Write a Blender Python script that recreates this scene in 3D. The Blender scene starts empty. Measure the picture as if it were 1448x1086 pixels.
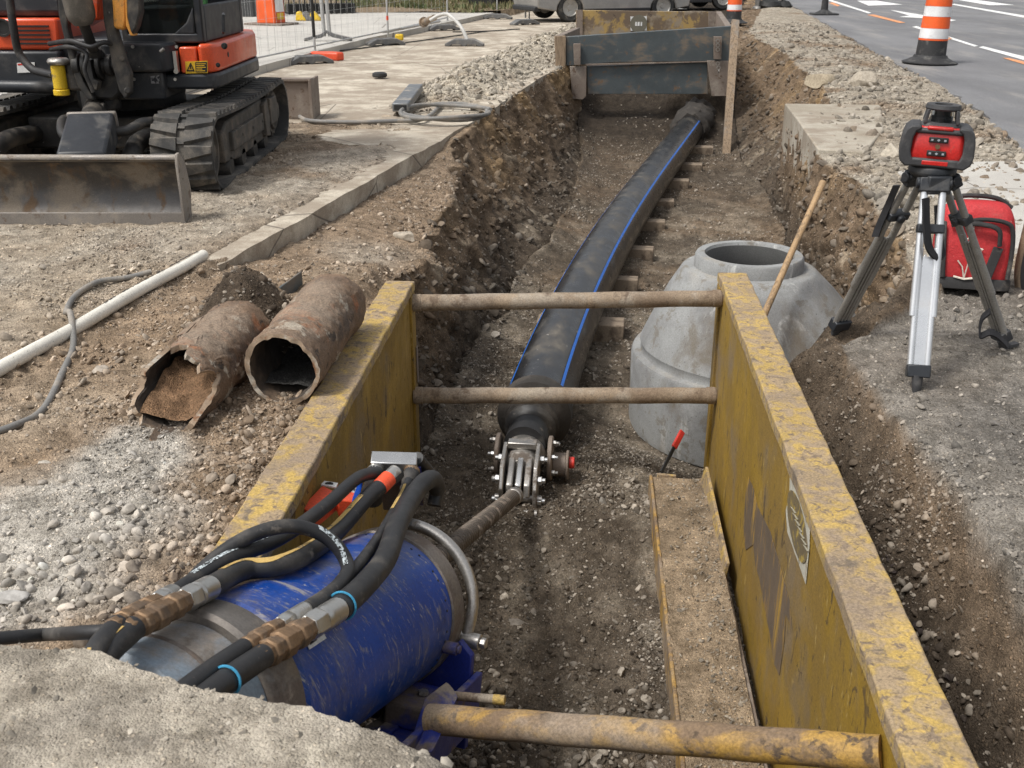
import bpy, math, random
import numpy as np
from mathutils import Vector, Matrix
R = math.radians
random.seed(7); rng = np.random.default_rng(7)
sc = bpy.context.scene
C = sc.collection

# ------------------------------------------------------------------ camera, light
CAM_H, PITCH, FPX = 1.6, R(22), 1507.0
cam = bpy.data.cameras.new('camera'); co = bpy.data.objects.new('camera', cam); C.objects.link(co)
co.location = (0, 0, CAM_H); co.rotation_euler = (R(90) - PITCH, 0, 0)
cam.sensor_width = 36; cam.lens = 36 * FPX / 1448; cam.clip_end = 2000; cam.clip_start = .05
cam.dof.use_dof = True; cam.dof.focus_distance = 5.5; cam.dof.aperture_fstop = 11.0
sc.camera = co
sc.view_settings.view_transform = 'Standard'; sc.view_settings.look = 'None'
sc.view_settings.exposure = 0.62; sc.view_settings.gamma = 1
SUN_EL, SUN_AZ = R(58), R(-120)          # azimuth from +Y towards +X
w = bpy.data.worlds.new('World'); sc.world = w; w.use_nodes = True
nt = w.node_tree; nt.nodes.clear()
sky = nt.nodes.new('ShaderNodeTexSky'); sky.sky_type = 'NISHITA'; sky.sun_disc = False
sky.sun_elevation = SUN_EL; sky.sun_rotation = SUN_AZ; sky.dust_density = 4; sky.air_density = 1
hsv = nt.nodes.new('ShaderNodeHueSaturation'); hsv.inputs['Saturation'].default_value = .22
bg = nt.nodes.new('ShaderNodeBackground'); bg.inputs['Strength'].default_value = .115
wo = nt.nodes.new('ShaderNodeOutputWorld')
nt.links.new(sky.outputs[0], hsv.inputs['Color']); nt.links.new(hsv.outputs[0], bg.inputs[0]); nt.links.new(bg.outputs[0], wo.inputs[0])
sl = bpy.data.lights.new('sun', 'SUN'); sl.energy = 1.5; sl.angle = R(11); sl.color = (1, .96, .9)
so = bpy.data.objects.new('sun', sl); C.objects.link(so)
d = Vector((math.sin(SUN_AZ) * math.cos(SUN_EL), math.cos(SUN_AZ) * math.cos(SUN_EL), math.sin(SUN_EL)))
so.rotation_euler = (-d).to_track_quat('-Z', 'Y').to_euler(); so.location = d * 50

# ------------------------------------------------------------------ measuring: photo direction -> place in the world
def ray(u, v):
    x = (u - 724) / FPX; y = -(v - 543) / FPX
    return Vector((x, math.cos(PITCH) + y * math.sin(PITCH), -math.sin(PITCH) + y * math.cos(PITCH)))
def P(u, v, z=0.):                       # on the level z
    r = ray(u, v); return Vector((0, 0, CAM_H)) + r * ((z - CAM_H) / r.z)
def D(u, v, Y):                          # on the upright plane y = Y
    r = ray(u, v); return Vector((0, 0, CAM_H)) + r * (Y / r.y)
def Zd(u, v, dep):                       # at a depth along the view
    return Vector((0, 0, CAM_H)) + ray(u, v) * dep

# ------------------------------------------------------------------ mesh building
class MB:
    def __init__(s): s.v = []; s.f = []
    def add(s, vs, fs):
        n = len(s.v); s.v += [tuple(p) for p in vs]; s.f += [tuple(n + i for i in f) for f in fs]; return s
    def box(s, c, size, rot=None):
        c = Vector(c); h = Vector(size) / 2; vs = []
        for sx in (-1, 1):
            for sy in (-1, 1):
                for sz in (-1, 1):
                    p = Vector((sx * h.x, sy * h.y, sz * h.z)); vs.append(c + (rot @ p if rot else p))
        return s.add(vs, [(0, 1, 3, 2), (4, 6, 7, 5), (0, 4, 5, 1), (2, 3, 7, 6), (0, 2, 6, 4), (1, 5, 7, 3)])
    def b2(s, a, b):                       # box by two corners
        a = Vector(a); b = Vector(b); return s.box((a + b) / 2, [abs(x) for x in (b - a)])
    def beam(s, p0, p1, wd, ht, up=(0, 0, 1)):
        p0 = Vector(p0); p1 = Vector(p1); a = (p1 - p0).normalized(); x = a.cross(Vector(up)).normalized(); z = x.cross(a)
        rot = Matrix((x, a, z)).transposed(); return s.box((p0 + p1) / 2, (wd, (p1 - p0).length, ht), rot)
    def tube(s, pts, r, n=12, caps=True, flat=1.0):
        pts = [Vector(p) for p in pts]; m = len(pts); rs = r if isinstance(r, (list, tuple)) else [r] * m
        t0 = (pts[1] - pts[0]).normalized(); x = t0.orthogonal().normalized(); vs = []
        for i in range(m):
            t = (pts[min(i + 1, m - 1)] - pts[max(i - 1, 0)]).normalized()
            x = (x - t * x.dot(t)).normalized(); y = t.cross(x)
            for k in range(n):
                a = 2 * math.pi * k / n; vs.append(pts[i] + (x * math.cos(a) + y * math.sin(a) * flat) * rs[i])
        fs = [(i * n + k, i * n + (k + 1) % n, (i + 1) * n + (k + 1) % n, (i + 1) * n + k) for i in range(m - 1) for k in range(n)]
        if caps: fs += [tuple(range(n - 1, -1, -1)), tuple((m - 1) * n + k for k in range(n))]
        return s.add(vs, fs)
    def cyl(s, p0, p1, r0, r1=None, n=16, caps=True):
        return s.tube([p0, p1], [r0, r0 if r1 is None else r1], n, caps)
    def lathe(s, prof, o=(0, 0, 0), ax=(0, 0, 1), n=32, closed=False):
        o = Vector(o); a = Vector(ax).normalized(); x = a.orthogonal().normalized(); y = a.cross(x); m = len(prof); vs = []
        for r, z in prof:
            for k in range(n):
                t = 2 * math.pi * k / n; vs.append(o + a * z + (x * math.cos(t) + y * math.sin(t)) * r)
        L = m if closed else m - 1
        fs = [(i * n + k, i * n + (k + 1) % n, ((i + 1) % m) * n + (k + 1) % n, ((i + 1) % m) * n + k) for i in range(L) for k in range(n)]
        if not closed:
            if prof[0][0] > 1e-5: fs.append(tuple(range(n - 1, -1, -1)))
            if prof[-1][0] > 1e-5: fs.append(tuple((m - 1) * n + k for k in range(n)))
        return s.add(vs, fs)
    def prism(s, pts, vec):
        pts = [Vector(p) for p in pts]; vec = Vector(vec); n = len(pts)
        fs = [tuple(range(n - 1, -1, -1)), tuple(range(n, 2 * n))] + [(i, (i + 1) % n, n + (i + 1) % n, n + i) for i in range(n)]
        return s.add(pts + [p + vec for p in pts], fs)
    def bolt(s, p, ax, r=.012, h=.015):
        ax = Vector(ax).normalized(); p = Vector(p); return s.cyl(p - ax * .003, p + ax * h, r, n=6)

def cat(pts, per=8):                       # Catmull-Rom through points
    pts = [Vector(p) for p in pts]; q = [pts[0] * 2 - pts[1]] + pts + [pts[-1] * 2 - pts[-2]]; out = []
    for i in range(1, len(q) - 2):
        a, b, c, e = q[i - 1:i + 3]
        for k in range(per):
            t = k / per; out.append(.5 * ((2 * b) + (c - a) * t + (2 * a - 5 * b + 4 * c - e) * t * t + (3 * b - a - 3 * c + e) * t ** 3))
    return out + [pts[-1]]

def rootloc(o):
    v = Vector((0, 0, 0))
    while o is not None: v = v + o.location; o = o.parent
    return v
def finish(me, smooth, ang=38):
    import bmesh
    bm = bmesh.new(); bm.from_mesh(me); bmesh.ops.recalc_face_normals(bm, faces=bm.faces); bm.to_mesh(me); bm.free()
    if smooth:
        me.shade_smooth(); me.set_sharp_from_angle(angle=R(ang))
def obj(name, mb, m, parent=None, bevel=0, smooth=True, loc=None, seg=2):
    me = bpy.data.meshes.new(name)
    off = rootloc(parent) if parent else Vector(loc or (0, 0, 0))
    me.from_pydata([tuple(Vector(p) - off) for p in mb.v], [], mb.f); finish(me, smooth)
    me.materials.append(m); o = bpy.data.objects.new(name, me); C.objects.link(o)
    if parent: o.parent = parent
    else: o.location = off
    if bevel:
        b = o.modifiers.new('bevel', 'BEVEL'); b.width = bevel; b.segments = seg; b.limit_method = 'ANGLE'; b.angle_limit = R(38); b.harden_normals = False
    return o
def tag(o, label=None, cat_=None, group=None, kind=None):
    if label: o['label'] = label
    if cat_: o['category'] = cat_
    if group: o['group'] = group
    if kind: o['kind'] = kind
    return o
def thing(name, label, cat_, loc=(0, 0, 0), group=None):
    o = bpy.data.objects.new(name, None); C.objects.link(o); o.location = loc; o.empty_display_size = .1
    return tag(o, label, cat_, group)
def dup(root, loc, rotz=0, label=None, scale=1):
    r = root.copy(); C.objects.link(r); r.location = loc; r.rotation_euler = (0, 0, rotz); r.scale = (scale,) * 3
    if label: r['label'] = label
    for ch in list(root.children):
        c = ch.copy(); C.objects.link(c); c.parent = r
        for g in list(ch.children):
            e = g.copy(); C.objects.link(e); e.parent = c
    return r

# ------------------------------------------------------------------ noise in numpy
def _h(ix, iy, iz, seed):
    n = (ix.astype(np.int64) * 374761393 + iy.astype(np.int64) * 668265263 + iz.astype(np.int64) * 2147483647 + seed * 1274126177) & 0xffffffff
    n = ((n ^ (n >> 13)) * 1274126177) & 0xffffffff; n = n ^ (n >> 16)
    n = (n * 2246822519) & 0xffffffff; n = n ^ (n >> 15)
    return (n & 0xffffff) / float(0xffffff)
def vn(x, y, z, seed=0):
    x0 = np.floor(x); y0 = np.floor(y); z0 = np.floor(z); fx = x - x0; fy = y - y0; fz = z - z0
    fx = fx * fx * (3 - 2 * fx); fy = fy * fy * (3 - 2 * fy); fz = fz * fz * (3 - 2 * fz); r = 0
    for a in (0, 1):
        for b in (0, 1):
            for c in (0, 1):
                r = r + _h(x0 + a, y0 + b, z0 + c, seed) * (fx if a else 1 - fx) * (fy if b else 1 - fy) * (fz if c else 1 - fz)
    return r * 2 - 1
def fbm(x, y, z=None, f=1., o=4, seed=0, g=.5, ridge=False):
    x = np.asarray(x, float); y = np.asarray(y, float); z = np.zeros_like(x) if z is None else z; t = 0; a = 1; s = 0
    for i in range(o):
        n = vn(x * f, y * f, z * f, seed + i * 17); n = 1 - 2 * np.abs(n) if ridge else n
        t = t + n * a; s += a; a *= g; f *= 2.03
    return t / s
def ss(a, b, x): t = np.clip((x - a) / (b - a), 0, 1); return t * t * (3 - 2 * t)

# ------------------------------------------------------------------ materials
class NT:
    def __init__(s, name):
        s.m = bpy.data.materials.new(name); s.m.use_nodes = True; s.t = s.m.node_tree; s.t.nodes.clear()
        s.out = s.n('ShaderNodeOutputMaterial'); s.b = s.n('ShaderNodeBsdfPrincipled'); s.l(s.b.outputs[0], s.out.inputs[0])
        s.tc = s.n('ShaderNodeTexCoord')
    def n(s, ty, **k):
        nd = s.t.nodes.new(ty)
        for a, v in k.items(): setattr(nd, a, v)
        return nd
    def l(s, a, b): s.t.links.new(a, b)
    def inp(s, sock, v):
        if hasattr(v, 'links') or hasattr(v, 'is_output'): s.l(v, sock)
        else: sock.default_value = v
    def coord(s, st=(1, 1, 1), rot=(0, 0, 0), off=(0, 0, 0)):
        mp = s.n('ShaderNodeMapping'); s.l(s.tc.outputs['Object'], mp.inputs[0]); mp.inputs['Scale'].default_value = st
        mp.inputs['Rotation'].default_value = rot; mp.inputs['Location'].default_value = off; return mp.outputs[0]
    def noise(s, scale, st=(1, 1, 1), det=5, rough=.6, dist=0, rot=(0, 0, 0), off=(0, 0, 0)):
        nd = s.n('ShaderNodeTexNoise'); s.l(s.coord(st, rot, off), nd.inputs['Vector']); nd.inputs['Scale'].default_value = scale
        nd.inputs['Detail'].default_value = det; nd.inputs['Roughness'].default_value = rough; nd.inputs['Distortion'].default_value = dist
        return nd.outputs[0]
    def vor(s, scale, st=(1, 1, 1), out='Distance', feat='F1'):
        nd = s.n('ShaderNodeTexVoronoi'); nd.feature = feat; s.l(s.coord(st), nd.inputs['Vector']); nd.inputs['Scale'].default_value = scale
        return nd.outputs[out]
    def ramp(s, x, lo, hi, a=0., b=1.):
        nd = s.n('ShaderNodeMapRange'); nd.interpolation_type = 'SMOOTHSTEP'; s.l(x, nd.inputs[0])
        for i, q in enumerate((lo, hi, a, b)): nd.inputs[i + 1].default_value = q
        return nd.outputs[0]
    def math(s, op, a, b):
        nd = s.n('ShaderNodeMath', operation=op); s.inp(nd.inputs[0], a); s.inp(nd.inputs[1], b); return nd.outputs[0]
    def mix(s, f, a, b, mode='MIX'):
        nd = s.n('ShaderNodeMix', data_type='RGBA', blend_type=mode); s.inp(nd.inputs[0], f)
        for k, q in ((6, a), (7, b)):
            if isinstance(q, (tuple, list)): nd.inputs[k].default_value = (*q[:3], 1)
            else: s.l(q, nd.inputs[k])
        return nd.outputs[2]
    def mixf(s, f, a, b):
        nd = s.n('ShaderNodeMix', data_type='FLOAT'); s.inp(nd.inputs[0], f); s.inp(nd.inputs[2], a); s.inp(nd.inputs[3], b); return nd.outputs[0]
    def bump(s, h, st, dist):
        nd = s.n('ShaderNodeBump'); nd.inputs['Strength'].default_value = st; nd.inputs['Distance'].default_value = dist
        s.l(h, nd.inputs['Height']); s.l(nd.outputs[0], s.b.inputs['Normal'])
    def up(s):
        g = s.n('ShaderNodeNewGeometry'); x = s.n('ShaderNodeSeparateXYZ'); s.l(g.outputs['Normal'], x.inputs[0]); return x.outputs[2]

MUD = (.24, .19, .14); DUST = (.36, .31, .25); RUST = (.16, .075, .035); DARKSOIL = (.07, .05, .036)
def mat(name, col, rough=.6, metal=0., layers=(), bump=(40, .25, .004), spec=.5, var=.12, coat=0, grit=.16):
    """base colour broken up by layers of (colour, scale, lo, hi [, options])"""
    t = NT(name); c = t.mix(1., col, col); v = t.noise(3.1, det=6)
    c = t.mix(t.ramp(v, .3, .7, 0, 1), tuple(x * (1 - var) for x in col), tuple(min(1, x * (1 + var)) for x in col))
    r = t.mixf(t.ramp(t.noise(11), .3, .7), rough * .85, min(1, rough * 1.15)); me = metal
    for L in layers:
        o = L[4] if len(L) > 4 else {}
        n = t.vor(L[1], o.get('st', (1, 1, 1))) if o.get('vor') else t.noise(L[1], o.get('st', (1, 1, 1)), o.get('det', 7), o.get('nr', .65), o.get('dist', .3), o.get('rot', (0, 0, 0)), o.get('off', (0, 0, 0)))
        f = t.ramp(n, L[2], L[3])
        if 'up' in o: f = t.math('MULTIPLY', f, t.ramp(t.up(), o['up'], min(1, o['up'] + .5)))
        if 'down' in o: f = t.math('MULTIPLY', f, t.ramp(t.up(), o['down'], o['down'] - .6))
        if 'amt' in o: f = t.math('MULTIPLY', f, o['amt'])
        c = t.mix(f, c, L[0]); r = t.mixf(f, r, o.get('r', .9)); me = t.mixf(f, me, o.get('m', 0.))
    if grit: c = t.mix(1., c, t.mix(t.ramp(t.noise(130, det=4, rough=.75), .3, .7), (1 - grit,) * 3, (1 + grit,) * 3), 'MULTIPLY')
    t.l(c, t.b.inputs['Base Color']); t.l(r, t.b.inputs['Roughness']); t.inp(t.b.inputs['Metallic'], me)
    t.b.inputs['Specular IOR Level'].default_value = spec; t.b.inputs['Coat Weight'].default_value = coat
    if bump: t.bump(t.noise(bump[0], det=8, rough=.7), bump[1], bump[2])
    return t.m
def soil(name, attr=True, base=(.2, .16, .12), peb=70, amt=1., bumpd=.012, tint=None):
    """loose earth: colour from the mesh attribute, broken up by small stones, dust and damp clods"""
    t = NT(name)
    if attr:
        a = t.n('ShaderNodeVertexColor'); a.layer_name = 'col'; c = a.outputs[0]
    else: c = t.mix(1., base, base)
    n1 = t.noise(9, det=9, rough=.75); c = t.mix(1., c, t.mix(t.ramp(n1, .3, .72), (.52, .5, .47), (1.42, 1.4, 1.37)), 'MULTIPLY')
    vc = t.vor(peb, out='Color'); vd = t.vor(peb, out='Distance'); sep = t.n('ShaderNodeSeparateColor'); t.l(vc, sep.inputs[0])
    stone = t.math('MULTIPLY', t.ramp(sep.outputs[0], .55, .62), t.ramp(vd, .42, .3)); pc = t.mix(sep.outputs[1], (.6, .58, .55), (2.3, 2.2, 2.1))
    c = t.mix(t.math('MULTIPLY', stone, .8 * amt), c, t.mix(1., c, pc, 'MULTIPLY'))
    vd2 = t.vor(peb * 2.7, out='Distance'); vc2 = t.vor(peb * 2.7, out='Color'); s2 = t.n('ShaderNodeSeparateColor'); t.l(vc2, s2.inputs[0])
    c = t.mix(.55 * amt, c, t.mix(1., c, t.mix(s2.outputs[0], (.5, .48, .46), (1.6, 1.57, 1.52)), 'MULTIPLY'))
    t.l(c, t.b.inputs['Base Color']); t.b.inputs['Roughness'].default_value = .95; t.b.inputs['Specular IOR Level'].default_value = .2
    h = t.math('ADD', t.math('MULTIPLY', stone, .55), t.math('ADD', t.math('MULTIPLY', n1, .8), t.math('MULTIPLY', vd2, -.35)))
    t.bump(h, .9, bumpd); return t.m
# ------------------------------------------------------------------ terrain: ground with the trench cut into it
def lerp(tab, y):
    tab = np.array(tab, float); return [np.interp(y, tab[:, 0], tab[:, k]) for k in range(1, tab.shape[1])]
def pin_l(y): return -.517 - (5.31 - y) * .0735          # inner faces of the yellow trench box
def pin_r(y): return 1.101 - (5.44 - y) * .0735
#        Y     left rim, left foot, right foot, right rim, z left rim, z floor left, z floor right, z right rim
TR = []
for y in (1.9, 3.0, 4.4): TR.append((y, pin_l(y) - .11, pin_l(y) - .02, pin_r(y) + .02, pin_r(y) + .12, -.03, -1.0, -1.1, {1.9: -1.15, 3.0: -.85, 4.4: -.25}[y]))
TR += [(1.62, -.86, -.84, .86, .92, 0, -1.05, -1.1, -1.1), (1.4, -.8, -.78, .8, .84, .02, .02, 0, -.2), (.3, -.8, -.7, .7, .8, .02, .02, 0, 0),
       (4.65, -.68, -.6, 1.12, 1.45, -.04, -1.0, -1.1, -.02), (4.95, -.66, -.56, 1.3, 1.78, -.04, -1.0, -1.12, -.02), (5.3, -.66, -.53, 1.7, 2.03, -.04, -1.0, -1.14, -.02),
       (5.55, -.66, -.46, 2.15, 2.2, -.08, -1.0, -1.15, 0), (6.5, -.52, -.32, 2.34, 2.42, -.2, -1.03, -1.15, 0), (7.3, -.55, -.22, 2.35, 2.5, -.22, -1.05, -1.15, 0),
       (8.35, -.50, .02, 2.5, 2.62, -.2, -1.06, -1.1, 0), (9.3, -.52, .2, 2.6, 2.66, -.14, -1.06, -1.08, 0), (10.5, -.54, .42, 2.74, 2.82, -.02, -1.05, -1.06, 0),
       (12.0, -.27, .7, 2.97, 3.06, -.02, -1.05, -1.05, 0), (12.25, -.22, .72, 3.02, 3.6, -.02, -1.05, -1.05, 0), (13.5, .03, .85, 3.05, 3.9, -.02, -1.05, -1.05, .02),
       (15.3, .38, .95, 3.25, 4.1, -.02, -1.02, -1.05, .05), (17.4, .85, 1.05, 3.55, 4.4, 0, -.78, -.82, .05), (18.0, 1.05, 1.25, 3.7, 4.55, 0, -.62, -.66, .05),
       (18.9, 1.1, 1.4, 3.85, 4.6, 0, -.35, -.4, .05), (22.5, 1.7, 2.2, 4.3, 4.9, 0, -.35, -.4, .03), (24.5, 1.8, 2.3, 4.6, 5.2, 0, -.02, -.02, 0), (90, 9, 9.5, 20, 21, 0, 0, 0, 0)]
TR.sort()
def edge_l(y): return np.interp(y, [0, 5.6, 6.53, 10.3, 17.35, 60], [-2.9, -1.66, -1.43, -.58, .80, 9.3])   # edge of the left pavement
def kerb_l(y): return np.interp(y, [0, 15.77, 21.3, 26.6, 60], [-6.2, -3.62, -2.72, -1.45, 6.5])
def road_e(y): return np.interp(y, [0, 9.34, 12.47, 27.4, 90], [2.5, 4.45, 5.22, 7.66, 17.8])

def ground_z(x, y):
    """level of the untouched ground left and right of the trench (no small noise)"""
    x = np.asarray(x, float); y = np.asarray(y, float)
    z = .05 * fbm(x, y, f=.6, o=3, seed=3)
    left = x < 0.2 + .06 * y
    cover = ss(-.15, .25, fbm(x, y, f=.9, o=4, seed=11) + (10.4 - y) * .32 + np.clip((edge_l(y) - x - .25), 0, 1.5) * .35 * (y < 11))    # earth lying on the pavement
    zl = np.where(x < edge_l(y), -.045 - .14 * ss(.17, .09, edge_l(y) - x) * ss(5.7, 6.2, y) + cover * .062 * (1 - .35 * ss(.45, .12, edge_l(y) - x) * ss(5.5, 7, y)), -.13 * ss(5.2, 6.5, y))
    pile = np.exp(-((x - (edge_l(y) - .75)) / .55) ** 2) * ss(11.5, 15, y) * (1 - ss(24, 29, y))
    zl = zl + pile * (.2 + .12 * fbm(x, y, f=1.7, o=3, seed=5))
    zl = zl + .27 * np.exp(-(((x + 1.14) / .20) ** 2 + ((y - 4.33) / .26) ** 2)) + .12 * np.exp(-(((x + 1.2) / .3) ** 2 + ((y - 4.5) / .3) ** 2)) + .05 * np.exp(-(((x + .95) / .6) ** 2 + ((y - 5.2) / .8) ** 2))
    re = road_e(y); zr = -.04 + .075 * ss(re + .12, re - .25, x + .18 * fbm(x, y, f=1.1, o=3, seed=21)) * (y > 5.5)
    zr = np.where(y < 8, zr * ss(5.0, 7.5, y), zr) + .03 * np.exp(-((x - (re - 1.1)) / .5) ** 2) * ss(10, 14, y) * (1 + fbm(x, y, f=1.4, o=3, seed=8))
    return np.where(left, zl + .4 * z, zr + .4 * z)

rows = [.3]
while rows[-1] < 90: rows.append(rows[-1] * 1.0056 if rows[-1] > 1.5 else rows[-1] + .02)
rows = np.array(rows); ny = len(rows)
nA, nB, nC, nD, nE = 200, 56, 110, 56, 180
xl, fl, fr, xr, zl, zfl, zfr, zr = lerp(TR, rows)
jit = fbm(rows, rows * 0, f=1.4, o=4, seed=2); jit2 = fbm(rows, rows * 0 + 9, f=1.4, o=4, seed=4)
far = ss(5.4, 6.2, rows)
xl = xl + jit * .09 * far; fl = fl + jit2 * .12 * far; xr = xr + jit2 * .09 * far * (1 - ss(9, 9.5, rows) * (1 - ss(11.9, 12.2, rows))); fr = fr + jit * .05 * far
cols = []; zc = []; wallw = []
def colblock(x, z, wv): cols.append(x); zc.append(z); wallw.append(wv)
Lext = .95 * rows + 3
for u in np.linspace(0, 1, nA, endpoint=False): colblock(xl - Lext * (1 - u) ** 1.7, None, 0 * rows)
for u in np.linspace(0, 1, nB, endpoint=False):
    p = u ** 1.0; colblock(xl + (fl - xl) * (u ** 1.6), zl + (zfl - zl) * (p * p * (3 - 2 * p) * .35 + p * .65), np.full(ny, math.sin(math.pi * min(1, .12 + .88 * u)) ** .5 if u < .95 else .3))
for u in np.linspace(0, 1, nC, endpoint=False): colblock(fl + (fr - fl) * u, zfl + (zfr - zfl) * u + .10 * np.clip(1 - u * 6, 0, 1) ** 2 * far + .06 * np.clip(1 - (1 - u) * 8, 0, 1) ** 2 * far, 0 * rows)
for u in np.linspace(0, 1, nD, endpoint=False):
    p = u; colblock(xr + (fr - xr) * (1 - u) ** 1.6, zfr + (zr - zfr) * (p * p * (3 - 2 * p) * .35 + p * .65), np.full(ny, math.sin(math.pi * min(1, .05 + .83 * u + .05)) ** .5))
for u in np.linspace(0, 1, nE): colblock(xr + Lext * u ** 1.7, None, 0 * rows)
X = np.stack(cols, 1); nx = X.shape[1]; Y = np.repeat(rows[:, None], nx, 1); Wl = np.stack(wallw, 1); Zt = np.zeros_like(X)
gz = ground_z(X, Y)
iL = nA; iR = nA + nB + nC + nD
for j in range(nx):
    if zc[j] is not None: Zt[:, j] = zc[j]
tl = np.clip((xl[:, None] - X[:, :iL]) / np.where(far[:, None] > .5, .55, .12), 0, 1)
Zt[:, :iL] = zl[:, None] + (gz[:, :iL] - zl[:, None]) * (tl * tl * (3 - 2 * tl))
wr = np.interp(rows, [0, 1.6, 3, 4.3, 4.6, 5.2, 6], [.4, .42, .38, .3, .3, .25, .3])[:, None]
tr = np.clip((X[:, iR:] - xr[:, None]) / wr, 0, 1); Zt[:, iR:] = zr[:, None] + (gz[:, iR:] - zr[:, None]) * np.where(Y[:, iR:] < 4.2, tr ** 1.7, tr ** .8)
zone = np.zeros((ny, nx), int); zone[:, iL:iL + nB] = 1; zone[:, iL + nB:iL + nB + nC] = 2; zone[:, iL + nB + nC:iR] = 3; zone[:, iR:] = 4
# relief
near = np.clip(6 / Y, .15, 1)
onroad = (X > road_e(Y) + .05) & (Y > 6)
rel = .020 * fbm(X, Y, f=3.5, o=3, seed=31) + .018 * fbm(X, Y, f=11, o=4, seed=32, ridge=True) * near + .014 * fbm(X, Y, f=24, o=3, seed=38, ridge=True) * near * ss(-.1, .3, fbm(X, Y, f=1.3, o=3, seed=39)) + .008 * fbm(X, Y, f=42, o=2, seed=33)
rel = np.where(zone == 2, rel * 1.7 + .03 * fbm(X, Y, f=1.8, o=3, seed=34), rel)
lowr = (zone == 4) & (Y < 5.2); slope = np.clip(1 - tr, 0, 1); sl = np.zeros_like(X); sl[:, iR:] = slope
rel = rel + np.where(lowr, .13 * np.sqrt(np.clip(sl * (1.02 - sl) * 4, 0, 1)) * fbm(X, Y, f=4, o=4, seed=35, ridge=True), 0)
pt = np.exp(-(((X + .35) / .7) ** 2 + ((Y - 6.2) / .9) ** 2)); md = np.exp(-((((X - 1.5) / .95) ** 2 + ((Y - 6.1) / .95) ** 2) ** 3)) * (zone == 2); Zt = Zt - (Zt + 1.2) * md; rel = rel * (1 - .85 * md)
rel = rel + pt * .05 * fbm(X, Y, f=5, o=4, seed=36, ridge=True)
wr_ = np.exp(-(((X - 3.05) / .7) ** 2 + ((Y - 17.75) / .55) ** 2)) * ((zone == 2) | (zone == 3)); Zt = np.maximum(Zt, np.where(wr_ > .12, -1.0 + .68 * wr_ + .3 * wr_ * fbm(X, Y, f=3, o=3, seed=37), Zt))
Zt = Zt + np.where(onroad, -.03, rel)
face = fbm(X, Y, Zt, f=3.2, o=5, seed=41, ridge=True) * .6 + fbm(X * 1.5, Y * 2.2, Zt, f=6, o=4, seed=42, g=.6) * .8 + .7 * fbm(X * .4, Y * 4.5, Zt * .9, f=1.3, o=4, seed=44, ridge=True)
amp = np.where(zone == 1, 1, -1) * Wl * np.where(Y > 12.1, .13, .12) * face * np.clip(ss(5.2, 6, Y), .12, 1) * (1 - .7 * ((zone == 3) & (Y > 9.2) & (Y < 12)))
X = X + amp; Zt = Zt + Wl * .05 * fbm(X, Y, Zt, f=7, o=4, seed=43) * np.clip(ss(5.2, 6, Y), .12, 1)
und = np.exp(-(((Y - 5.75) / .28) ** 2)) * (zone == 1); X = X - und * .18 * np.sin(np.clip(-Zt / .7, 0, 1) * math.pi)
# earth colours: pale dry gravel above, damp brown earth below, shade painted in two hollows
def c3(a): return np.array(a)[None, None, :]
n1 = fbm(X, Y, Zt, f=1.1, o=5, seed=51); n2 = fbm(X, Y, Zt, f=4.5, o=4, seed=52); n3 = fbm(X, Y, Zt, f=.45, o=3, seed=53)
tan = c3((.34, .285, .22)); grey = c3((.345, .315, .27)); brown = c3((.175, .130, .090)); damp = c3((.090, .072, .055)); dark = c3((.045, .036, .028)); ochre = c3((.30, .21, .115))
def mx(a, b, f): return a + (b - a) * np.clip(f, 0, 1)[..., None]
col = mx(tan + 0 * X[..., None], grey, ss(-.25, .35, n3 + .3 * n2))
bl = ss(edge_l(Y) - .45, edge_l(Y) + .15, X) * (Y < 11) * (zone == 0); col = mx(col, brown * 1.35, bl * ss(-.75, .1, n1 + .25) * .9)      # trodden earth by the trench
col = mx(col, brown * 1.05, (zone == 0) * ss(.05, .4, n1 + .3 * n2) * .75 * (Y < 12))
gr = np.exp(-(((X + 1.35) / .45) ** 2 + ((Y - 2.75) / .65) ** 2)) + .8 * np.exp(-(((X + 1.3) / .16) ** 2 + ((Y - 3.35) / .25) ** 2)); col = mx(col, c3((.37, .352, .32)), (zone == 0) * ss(.25, .8, gr + .3 * n2))
tarry = 1.1 * np.exp(-(((X + 1.15) / .3) ** 2 + ((Y - 4.2) / .28) ** 2)) + .6 * np.exp(-(((X + 1.28) / .1) ** 2 + ((Y - 3.5) / .08) ** 2)); col = mx(col, dark, (zone == 0) * ss(.3, .75, tarry + .3 * n2) * .85)
col = np.where((zone == 0)[..., None] & (Y > 12)[..., None], mx(col, c3((.43, .395, .33)), ss(-.4, .3, n2 + .3)), col)
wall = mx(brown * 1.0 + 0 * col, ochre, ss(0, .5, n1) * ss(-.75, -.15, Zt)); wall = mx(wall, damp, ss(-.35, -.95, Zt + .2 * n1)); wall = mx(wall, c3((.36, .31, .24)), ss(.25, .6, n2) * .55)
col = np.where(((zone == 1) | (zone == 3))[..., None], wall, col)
fl_ = mx(c3((.105, .087, .068)) + 0 * col, brown * .95, ss(-.2, .4, n1 + .4 * n2)); fl_ = mx(fl_, c3((.25, .22, .178)), ss(-.1, .45, n2 + .35 * n3) * .6); fl_ = mx(fl_, damp * .9, ss(10, 14, Y) * .6); fl_ = mx(fl_, dark * .8, ss(14.8, 16.4, Y + .5 * n1) * .85)  # last mix darkens the far bank: painted shade under the box plates
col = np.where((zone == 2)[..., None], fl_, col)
rg = mx(c3((.37, .34, .29)) + 0 * col, brown * 1.3, ss(.0, .5, n1)); asph = np.exp(-(((X - 1.95) / .5) ** 2 + ((Y - 3.4) / .75) ** 2)); rg = mx(rg, c3((.12, .118, .116)), ss(.35, .8, asph + .25 * n2))
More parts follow.
